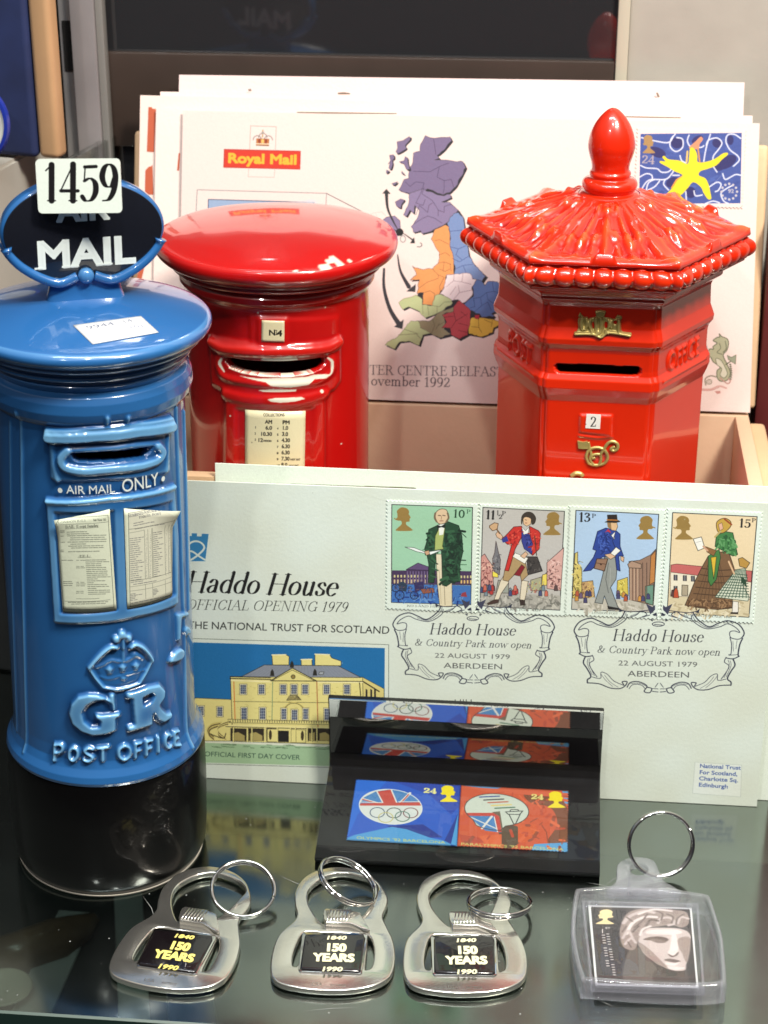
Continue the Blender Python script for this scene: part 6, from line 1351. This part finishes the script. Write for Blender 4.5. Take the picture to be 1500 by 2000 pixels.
prof_b = [(YF_+.12, .01), (YF_, .2), (YF_, HF-.5), (yl+.02, zl-.56), (yl+.08, zl-.3), (y2+.06, z2), (y3+.06, z3), (y3+.3, z3), (y2+.34, z2), (y2+.34, .01)]
def prism(name, prof, x0, x1, m, parent, bevel=0):
    k = len(prof); v = [(x0, y, z) for y, z in prof]+[(x1, y, z) for y, z in prof]
    b = MB(); b.add(v, [tuple(range(k))[::1], tuple(range(2*k-1, k-1, -1))]+[(i, i+k, (i+1) % k+k, (i+1) % k) for i in range(k)])
    o = b.build(name, m, parent); bm = bmesh.new(); bm.from_mesh(o.data); bmesh.ops.recalc_face_normals(bm, faces=bm.faces)
    if bevel: bmesh.ops.bevel(bm, geom=[e for e in bm.edges if e.calc_face_angle(0) > .3], offset=bevel*S, segments=2, affect='EDGES')
    bm.to_mesh(o.data); bm.free(); return o
prism('black_base', prof_b, XA, XB, acb, blk, .02)
# added mirror facets, standing in for the solid block's inner reflections of the stamps
pol = mat('added_mirror_back', (.30, .28, .27), .03, metal=1.0, noise=.12, nscale=60)
def facet(name, a, b, m):
    (ya, za), (yb, zb_) = a, b
    v = [(XA+.05, ya, za), (XB-.02, ya, za), (XB-.02, yb, zb_), (XA+.05, yb, zb_)]; d = np.array([0, yb-ya, zb_-za]); n = np.cross([1, 0, 0], d); n /= np.linalg.norm(n)
    v2 = [np.array(p)-n*.0 for p in v]; v = [np.array(p)+n*.03 for p in v]+[np.array(p)-n*.05 for p in v]
    return mesh(name, v, [(0,1,2,3),(7,6,5,4),(0,4,5,1),(1,5,6,2),(2,6,7,3),(3,7,4,0)], m, blk)
facet('added_mirror_back', (yl+.02, zl-.0), (y2, z2), pol)
facet('added_mirror_bevel', (y2-.004, z2+.02), (y3, z3), mat('added_mirror_bevel', (.80, .78, .76), .03, metal=1.0))
# clear slab on the slope
acr = clear_mat('clear_acrylic', (.97, .98, .98), 1.49)
prism('clear_slab', [(YF_-.01, HF-.49), (YF_-.01, HF), (yl, zl), (yl+.0, zl-.53)], XA+.02, XB-.02, acr, blk, .03)
spl = Plane((XA, YF_, HF-.47), (1, 0, 0), (0, math.cos(SL_), math.sin(SL_)))
vis = Plane((XA, YF_, HF-.16), (1, 0, 0), (0, math.cos(SL_), math.sin(SL_)))
Z = Art(-.2, -.3, BW+.4, LF+.6, 110, (.01, .01, .01), vis.pick); Z.k = 60; Z.zoom(660, 1480, .32)
BL1, BL2, BL3 = (24,86,196), (14,44,140), (72,156,216)
Z.poly([(108,84),(752,120),(728,494),(48,456)], BL1)
Z.poly([(112,88),(300,95),(250,150),(120,300),(60,440),(52,440)], (20,104,214)); Z.poly([(330,95),(752,120),(745,250),(690,300),(560,180)], (18,62,170)); Z.poly([(520,220),(640,250),(700,420),(640,440),(560,420),(510,320)], (30,88,196)); Z.poly([(300,370),(520,360),(640,440),(440,440)], BL2); Z.poly([(50,446),(100,425),(330,375),(420,390),(560,440),(690,470),(690,492),(50,458)], BL3); Z.poly([(690,480),(735,280),(728,494)], BL3); Z.poly([(650,460),(735,290),(690,480)], BL2)
RW, RR, RB_ = (226,226,220), (196,64,50), (66,130,190)
E1 = [(322+192*math.cos(t), 253+106*math.sin(t)+ (math.cos(t))*12) for t in np.linspace(0, 6.283, 40)]
Z.poly(E1, (218,226,220)); Z.poly([(130,240),(160,195),(230,160),(320,147),(410,160),(480,200),(505,245)], RB_)
Z.poly([(240,160),(325,148),(360,238),(275,236)], RR); Z.line([(238,160),(276,232)], 9, RW); Z.line([(326,150),(362,235)], 9, RW); Z.line([(150,205),(265,238)], 16, RW); Z.line([(150,207),(262,240)], 8, RR); Z.line([(440,170),(375,235)], 18, RW); Z.line([(432,178),(380,235)], 8, RR); Z.poly([(138,232),(500,225),(508,246),(130,246)], RR); Z.line([(135,224),(270,228)], 6, RW); Z.line([(370,222),(500,222)], 6, RW)
Z.line(E1, 6, (230,234,226))
for x, y, c in ((240,288,(60,80,110)),(342,290,(44,48,50)),(444,290,(120,60,60)),(292,318,(196,190,110)),(394,312,(60,110,90))): Z.ell(x, y, 44, 30, None, c, 6)
Z.serif('24', 522, 166, 602, 172, (240,236,150), size=38, thick=.2, thin=.09); queen(Z, 624, 124, 726, 222, (246,226,20))
Z.text("OLYMPICS '92 BARCELONA", 112, 448, 656, 478, (196,206,120), size=21, bold=.02)
OR1, OR2, OR3 = (206,84,44), (120,64,34), (186,66,40)
Z.poly([(752,122),(1412,155),(1408,532),(728,494)], OR1)
Z.poly([(1140,170),(1300,170),(1400,260),(1400,470),(1280,470),(1340,360),(1300,260),(1180,230)], OR2, smooth=True); Z.poly([(990,380),(1090,370),(1130,440),(1060,505),(1000,490)], (84,66,44), smooth=True); Z.poly([(1100,360),(1210,360),(1220,420),(1160,470),(1100,470)], (214,90,40)); Z.poly([(740,420),(860,440),(900,470),(760,480)], OR3); Z.poly([(860,430),(1000,420),(1000,490),(900,480)], (222,100,50))
Z.poly([(752,122),(1000,136),(950,150),(860,136)], (84,160,214)); Z.poly([(1370,156),(1412,158),(1408,240),(1385,230)], (84,160,214)); Z.poly([(1200,480),(1405,470),(1408,532),(1180,520)], (84,160,214)); Z.poly([(752,130),(1412,170),(1412,200),(900,160)], (214,96,60))
Z.speck(760, 160, 1390, 500, 60, [(186,70,40),(224,104,60),(150,66,40)], 14, 60)
E2 = [(970+196*math.cos(t), 272+98*math.sin(t)+12*math.cos(t)) for t in np.linspace(0, 6.283, 40)]; E2 = [(x, y+ (max(0, (x-830))/340*0)+ (26 if (y > 330 and x < 1010) else 0)) for x, y in E2]
Z.poly(E2, (206,216,200)); Z.poly([(780,292),(960,292),(1000,410),(900,398),(820,330)], RB_); Z.poly([(780,290),(985,290),(1000,408),(975,405),(955,310),(790,308)], RR); Z.line([(880,385),(940,312)], 14, RW); Z.line([(815,318),(965,385)], 8, RW); Z.line([(955,315),(975,405)], 7, RW)
Z.poly([(940,285),(990,280),(1010,400),(1000,400),(985,310)], (110,96,76))
for (x0, y0), c in (((866,194),(60,80,150)), ((892,212),(44,44,48)), ((918,228),(190,90,60)), ((938,246),(226,206,110)), ((960,262),(60,110,80))): Z.line([(x0,y0),(x0+120,y0-6)], 10, c)
Z.line(E2, 5, (50,40,40)); Z.line([(1024,284),(1130,278),(1110,300),(1040,298),(1024,284)], 6, (40,44,44)); Z.line([(1046,300),(1074,358),(1086,356),(1114,298)], 6, (40,44,44)); Z.line([(1052,278),(1058,270),(1100,270),(1104,278)], 6, (40,44,44))
Z.serif('24', 1180, 204, 1256, 208, (232,222,130), size=38, thick=.2, thin=.09); queen(Z, 1282, 160, 1385, 258, (246,226,20))
Z.text("PARALYMPICS '92 BARCELONA", 750, 486, 1380, 520, (206,206,110), size=21, bold=.02)
zm = Z.material('block_stamp_print', .76, .5)
for q in ([(108,84),(752,120),(728,494),(48,456)], [(752,122),(1412,155),(1408,532),(728,494)]):
    P = [vis.pick(660+.32*x, 1480+.32*y) for x, y in q]; c = crom([p for p in P], 1)
    # perforated edge along the tilted outline
    pts = []
    for a, b in zip(P, P[1:]+P[:1]):
        L_ = np.linalg.norm(b-a); n_ = int(L_/.11); t = (b-a)/L_; nn = np.array([-t[1], t[0]])
        for i in range(n_):
            for f_, dpt in ((.0, 0), (.25, -.035), (.5, -.045), (.75, -.035)): pts.append(a+t*(L_*(i+f_)/n_)+nn*dpt*-1*-1)
    pts = pts[::-1] if ((P[1]-P[0])[0]*(P[2]-P[1])[1]-(P[1]-P[0])[1]*(P[2]-P[1])[0]) < 0 else pts
    plane_sheet('stamp', spl, Z, [tuple(p) for p in pts], .012, zm, blk, thick=.008)

# ------------------------------------------------------------------ bottle opener key rings
chrome = mat('worn_nickel', (.86, .83, .76), .17, metal=.95, noise=.05, nscale=70, bump=.025, bscale=500)
shiny = mat('bright_steel', (.74, .73, .71), .08, metal=1.0)
enam = mat('badge_black', (.006, .004, .005), .2, coat=1, coatrough=.02)
ZP = .27
O2 = at_z(648, 1815, ZP)
def z6(x, y, z=ZP): p = at_z(500+.37333*x, 1640+.37333*y, z); return (p[0]-O2[0], p[1]-O2[1])
out_ = [(430,140),(330,156),(250,198),(206,268),(203,335),(214,388),(192,430),(122,492),(86,580),(74,672),(92,728),(150,760),(280,782),(400,788),(520,782),(640,754),(706,704),(728,612),(716,520),(684,450),(664,395),(690,318),(672,262),(620,200),(540,158)]
loop_ = [(300,232),(272,275),(276,335),(310,396),(352,438),(356,400),(380,380),(485,385),(545,402),(590,350),(622,292),(640,250),(606,212),(540,188),(450,172),(370,188)]
cap_ = [(190,640),(196,590),(222,520),(250,484),(300,478),(345,484),(420,484),(500,490),(560,492),(598,508),(616,560),(616,620),(604,664),(584,676),(572,664),(584,520),(560,500),(400,494),(262,494),(236,600),(216,656),(198,660)]
def sm2(p, k=5): return [tuple(q) for q in crom([z6(*a) for a in p], k, True)]
def fill2(p): return [z6(*a) for a in p]
op = empty('opener_keyring', (O2[0], O2[1], 0), 'nickel bottle opener key ring with black 150 years badge, middle of the three', 'key ring', 'bottle opener key rings on the glass')
outline_slab('opener_plate', [sm2(out_), sm2(loop_, 4), sm2(cap_, 3)], .06, ZP, chrome, op, bevel=.055, res=3)
# raised ribbed lip
lip = [(352,392),(366,380),(484,384),(545,402),(566,440),(596,492),(560,486),(490,458),(366,452),(354,436)]
lo = outline_slab('opener_lip', [fill2(lip)], ZP-.06, ZP+.16, chrome, op, bevel=.04)
for i in range(7):
    a, b = z6(372+17*i, 448), z6(392+17*i, 388); tube('lip_rib', [(a[0], a[1], ZP+.16), (b[0], b[1], ZP+.16)], .022, chrome, lo, n=6)
# badge
bq = [(262,500),(562,500),(572,520),(548,690),(535,698),(240,686),(230,676),(254,510)]
bpts = [z6(*p, z=ZP+.05) for p in bq]
bd = outline_slab('badge', [bpts], ZP-.01, ZP+.12, enam, op, bevel=.06, res=3)
fr = outline_slab('badge_frame', [[z6(*p) for p in ((250,492),(572,494),(584,510),(556,700),(540,708),(232,696),(222,684),(242,500))]], ZP-.02, ZP+.05, shiny, op, bevel=.02)
gd = mat('badge_letters', (.80, .77, .50), .35)
def flat_text(t, p, q, hh, bold, ital=0.0):
    v, tri, ed, wd = sans(t); a, b = np.array(z6(*p, z=ZP+.13)), np.array(z6(*q, z=ZP+.13)); L_ = np.linalg.norm(b-a); d = (b-a)/L_; u = np.array([-d[1], d[0]]); mb = MB(); k = L_/wd
    P = [a+d*(x+ital*y)*k+u*y*hh/.7 for x, y in v]; mb.add([(*p_, ZP+.1245) for p_ in P], tri)
    for e0, e1 in ed:
        r_, s_ = P[e0], P[e1]; dd = s_-r_; l_ = np.linalg.norm(dd)
        if l_ < 1e-6: continue
        n_ = np.array([-dd[1], dd[0]])/l_*bold; ee = dd/l_*bold*.7
        zj = ZP+.1265+len(mb.v)*1.5e-5; mb.add([(*(r_-ee-n_), zj), (*(s_+ee-n_), zj), (*(s_+ee+n_), zj), (*(r_-ee+n_), zj)], [(0,1,2,3)])
    return mb.build('badge_lettering', gd, bd)
flat_text('1840', (362,522), (470,522), .17, .012, .15); flat_text('150', (360,582), (468,584), .36, .028); flat_text('YEARS', (300,634), (510,638), .36, .028); flat_text('1990', (338,688), (448,688), .2, .012, .15)
em = mat('stamped_letters', (.42, .40, .37), .35, metal=1)
def stamp_txt(t, p, q, hh):
    v, tri, ed, wd = sans(t); a, b = np.array(z6(*p)), np.array(z6(*q)); L_ = np.linalg.norm(b-a); d = (b-a)/L_; u = np.array([-d[1], d[0]]); k = L_/wd
    mesh('stamped_mark', [(*(a+d*x*k+u*y*hh/.7), ZP+.003) for x, y in v], tri, em, op)
stamp_txt('USA', (290,762), (345,764), .14); stamp_txt('PAT PEND', (388,766), (468,768), .11)
# split ring
def ring_mesh(name, m, R=1.0, r=.055, parent=None):
    pts = []
    for i in range(129):
        t = i/128*4*math.pi*.985; rr = R+(.0 if i < 64 else .012); pts.append((rr*math.cos(t), rr*math.sin(t), (-.055+.11*min(max((i-50)/28, 0), 1))))
    return tube(name, pts, r, m, parent, n=10)
def ring_pose(cx, cy, mx, my, ratio, z, flip=1):
    c = at_z(cx, cy, z); v = -ray(cx, cy); v /= np.linalg.norm(v)
    M_ = RT*mx-UP*my; M_ -= v*(M_@v); M_ /= np.linalg.norm(M_); mi = np.cross(v, M_); mi = mi if mi@UP > 0 else -mi
    n = v*ratio+mi*math.sqrt(1-ratio*ratio)*flip; y_ = np.cross(n, M_)
    return Matrix(((M_[0], y_[0], n[0], c[0]*S), (M_[1], y_[1], n[1], c[1]*S), (M_[2], y_[2], n[2], c[2]*S), (0, 0, 0, 1)))
rg = ring_mesh('split_ring', shiny, .98, .06, op)
def yaw(p, q): a, b = at_z(*p, ZP), at_z(*q, ZP); return math.atan2(b[1]-a[1], b[0]-a[0])
y2_ = yaw((610, 1875), (692, 1879))
specs = [(None, 0, (680, 1722, .82, .57, .56, .75, 1), None),
         (at_z(360, 1812, ZP), yaw((315, 1861), (390, 1873))-y2_, (475, 1737, 1, .1, .86, .62, 1), 'nickel bottle opener key ring with yellow badge letters beside the black base'),
         (at_z(897, 1820, ZP), yaw((860, 1879), (942, 1881))-y2_, (976, 1764, 1, .02, .42, .42, 1), 'nickel bottle opener key ring, its split ring lying almost flat to the right')]
roots = []
for loc, ry, rp, lab in specs:
    r_ = op if loc is None else group_copy(op, (loc[0], loc[1], 0), ry)
    if lab: r_['label'] = lab
    roots.append((r_, rp))
bpy.context.view_layer.update()
for r_, rp in roots:
    for c in r_.children:
        if c.name.startswith('split_ring'): c.matrix_local = r_.matrix_world.inverted() @ ring_pose(*rp)
gy = mat('badge_letters_gold', (.84, .72, .20), .35)
for c in roots[1][0].children:
    if c.name.startswith('badge') and not c.name.startswith('badge_frame'):
        for g in c.children:
            g.data = g.data.copy(); g.data.materials.clear(); g.data.materials.append(gy)

# ------------------------------------------------------------------ clear key ring with a stamp of a stone head
ZK = .78
OK_ = at_z(1266, 1850, ZK)
ky = empty('stamp_keyring', (OK_[0], OK_[1], 0), 'clear plastic key ring holding a stamp of a stone head, at the lower right', 'key ring')
def z7(x, y, z=ZK): p = at_z(1060+.29333*x, 1560+.29333*y, z); return (p[0]-OK_[0], p[1]-OK_[1])
kcl = clear_mat('key_plastic', (.985, .985, .995), 1.46, bend=.06, haze=.012); krim = clear_mat('key_plastic_rim', (.95, .95, .985), 1.46, bend=.12, haze=.11)  # white diffuse share in the rim stands in for light caught in its edges
body = [(212,612),(240,590),(330,582),(480,574),(640,582),(860,596),(1010,616),(1095,632),(1122,660),(1162,780),(1200,910),(1216,1050),(1226,1200),(1205,1236),(1000,1248),(720,1240),(480,1222),(280,1206),(250,1190),(212,1060),(188,900),(190,760)]
bo = [np.array(q) for q in crom([z7(*p) for p in body], 4, True)]; bcen = sum(bo)/len(bo)
bi = [tuple(bcen+(q-bcen)*np.array([.93, .915])) for q in bo]; bi2 = [tuple(bcen+(q-bcen)*np.array([.925, .91])) for q in bo]; bo = [tuple(q) for q in bo]
outline_slab('case_rim', [bo, bi], .04, ZK, krim, ky, bevel=.09, res=3)
outline_slab('case_front', [bi2], ZK-.16, ZK-.06, kcl, ky, bevel=.02)
outline_slab('case_back', [bi2], .06, .16, kcl, ky, bevel=.02)
win_ = [sp for sp in (z7(262,640), z7(1040,660), z7(1085,1226), z7(322,1200))]
cx_ = sum(p[0] for p in win_)/4; cy_ = sum(p[1] for p in win_)/4
outline_slab('stamp_frame', [win_, [(cx_+(x-cx_)*.955, cy_+(y-cy_)*.95) for x, y in win_]], .3, .58, krim, ky, bevel=.02)
tab = [(440,592),(490,540),(496,440),(560,396),(650,386),(740,410),(776,480),(810,545),(900,600),(880,640),(460,620)]
hole_ = [(590+60*math.cos(t), 466+40*math.sin(t)) for t in np.linspace(0, 6.28, 17)[:-1]]
outline_slab('tab', [[tuple(q) for q in crom([z7(*p, z=.5) for p in tab], 4, True)], [z7(x+50, y, z=.5) for x, y in hole_]], .22, .5, krim, ky, bevel=.05)
sp_ = Plane((OK_[0], OK_[1], .56), (1, 0, 0), (0, 1, 0))
Q = Art(-3.2, -3.6, 6.4, 7.2, 90, np.array((206, 208, 204))/255, sp_.pick); Q.k = 62; Q.zoom(1060, 1560, .29333)
Q.poly([(318,688),(985,704),(1030,1222),(362,1204)], (50,44,44))
for _ in range(60):
    x, y = random.uniform(360, 960), random.uniform(950, 1200); Q.ell(x, y, random.uniform(20, 60), random.uniform(14, 40), (64,56,54), op=.18)
Q.poly([(390,720),(470,710),(560,720),(540,900),(420,900)], (44,40,42), op=.5)
Q.poly([(610,950),(760,1100),(760,1200),(560,1205),(540,1100)], (92,84,78), smooth=True); Q.poly([(760,1110),(960,1110),(1000,1200),(760,1205)], (66,58,54), smooth=True)
ST, SL2, SD_, SDD = (198,184,178), (226,214,208), (150,134,126), (96,82,76)
Q.poly([(640,900),(680,840),(800,830),(930,840),(985,880),(990,980),(960,1070),(950,1112),(880,1116),(800,1090),(720,1040),(660,980)], ST, smooth=True)
Q.poly([(690,868),(720,846),(880,842),(930,862),(880,876),(760,876)], SL2, smooth=True); Q.poly([(650,930),(720,980),(800,1060),(840,1100),(760,1070),(680,1000),(640,950)], SD_, smooth=True)
Q.poly([(672,908),(720,892),(790,890),(838,905),(825,922),(760,914),(700,914)], SDD, smooth=True); Q.poly([(720,912),(770,905),(825,926),(770,932)], (120,106,98), smooth=True); Q.poly([(905,905),(980,895),(1000,1000),(960,1060),(930,1000),(908,960)], SD_, smooth=True)
Q.poly([(862,880),(890,880),(905,985),(870,1015),(836,1000),(850,960)], SL2, smooth=True); Q.poly([(836,1002),(872,1018),(905,990),(900,1012),(860,1026)], SDD, smooth=True)
Q.poly([(812,1046),(850,1036),(920,1052),(880,1062)], SDD, smooth=True); Q.poly([(820,1060),(880,1066),(915,1056),(880,1084),(830,1078)], SL2, smooth=True); Q.poly([(830,1086),(900,1090),(950,1098),(900,1112),(850,1104)], SL2, smooth=True)
Q.poly([(990,840),(1030,1220),(985,1220),(960,1100),(985,980)], (44,38,38))
Q.poly([(520,820),(560,740),(640,706),(760,700),(880,712),(960,730),(975,800),(930,830),(860,812),(780,822),(700,836),(650,890),(630,950),(600,980),(540,960),(515,890)], SD_, smooth=True)
for l, w, c in (([(540,800),(590,750),(680,720),(740,730)],26,ST),([(560,870),(600,800),(680,760),(760,760)],24,SL2),([(640,740),(740,710),(860,720)],18,SL2),([(770,800),(790,770),(850,765),(880,800),(840,815)],22,ST),([(900,800),(920,760),(970,770)],22,ST),([(690,820),(720,780),(770,785)],16,SDD),([(650,880),(670,840),(720,820)],16,SL2),([(535,900),(570,850),(600,900)],18,ST),([(550,940),(590,900),(620,930)],18,ST),([(600,860),(640,820)],12,SDD),([(560,760),(600,790)],10,SDD),([(830,740),(870,760),(860,800)],10,SDD),([(700,740),(660,790),(610,830)],9,SDD),([(590,960),(570,925)],9,SDD),([(940,740),(900,770),(890,810)],9,SDD),([(760,720),(800,740),(790,780)],9,SDD),([(530,860),(560,820)],8,SDD)): Q.line(l, w, c, True)
hx0, hy0 = Q.P([(500, 690)])[0].astype(int); hx1, hy1 = Q.P([(1010, 1215)])[0].astype(int); Q.a[hy0:hy1, hx0:hx1] = np.stack([blur(Q.a[hy0:hy1, hx0:hx1, i], 1) for i in range(3)], -1)
queen(Q, 360, 710, 476, 806, (236,214,160), True)
Q.text('1', 388, 866, 402, 866, (220,214,206), size=42, bold=.05); Q.text('ST', 418, 838, 452, 838, (220,214,206), size=18, bold=.05)
for i in range(13): Q.line([(398+i*2.6, 880+i*17), (412+i*2.6, 880+i*17)], 10, (196,190,184)) if i % 5 != 4 else None
for i in range(18): Q.line([(428+i*2.8, 872+i*17), (442+i*2.8, 872+i*17)], 9, (196,190,184)) if i % 6 != 5 else None
for a, b, n_ in (((318,688),(985,704),46),((985,704),(1030,1222),36),((1030,1222),(362,1204),46),((362,1204),(318,688),36)):
    for i in range(n_): Q.ell(a[0]+(b[0]-a[0])*(i+.5)/n_, a[1]+(b[1]-a[1])*(i+.5)/n_, 5, 6, (236,238,236))
qm = Q.material('head_stamp_print', 1.0, .6)
pts = [sp_.pick(1060+.29333*x, 1560+.29333*y) for x, y in ((304,680),(994,698),(1040,1230),(352,1212))][::-1]
plane_sheet('stamp', Plane((0, 0, .40), (1, 0, 0), (0, 1, 0)), Q, [tuple(p) for p in pts], .0, qm, ky, thick=.02)
kr = ring_mesh('split_ring', shiny, 1.03, .06, ky)
bpy.context.view_layer.update()
kr.matrix_local = ky.matrix_world.inverted() @ ring_pose(1291, 1649, .75, -.66, .95, 1.15, -1)
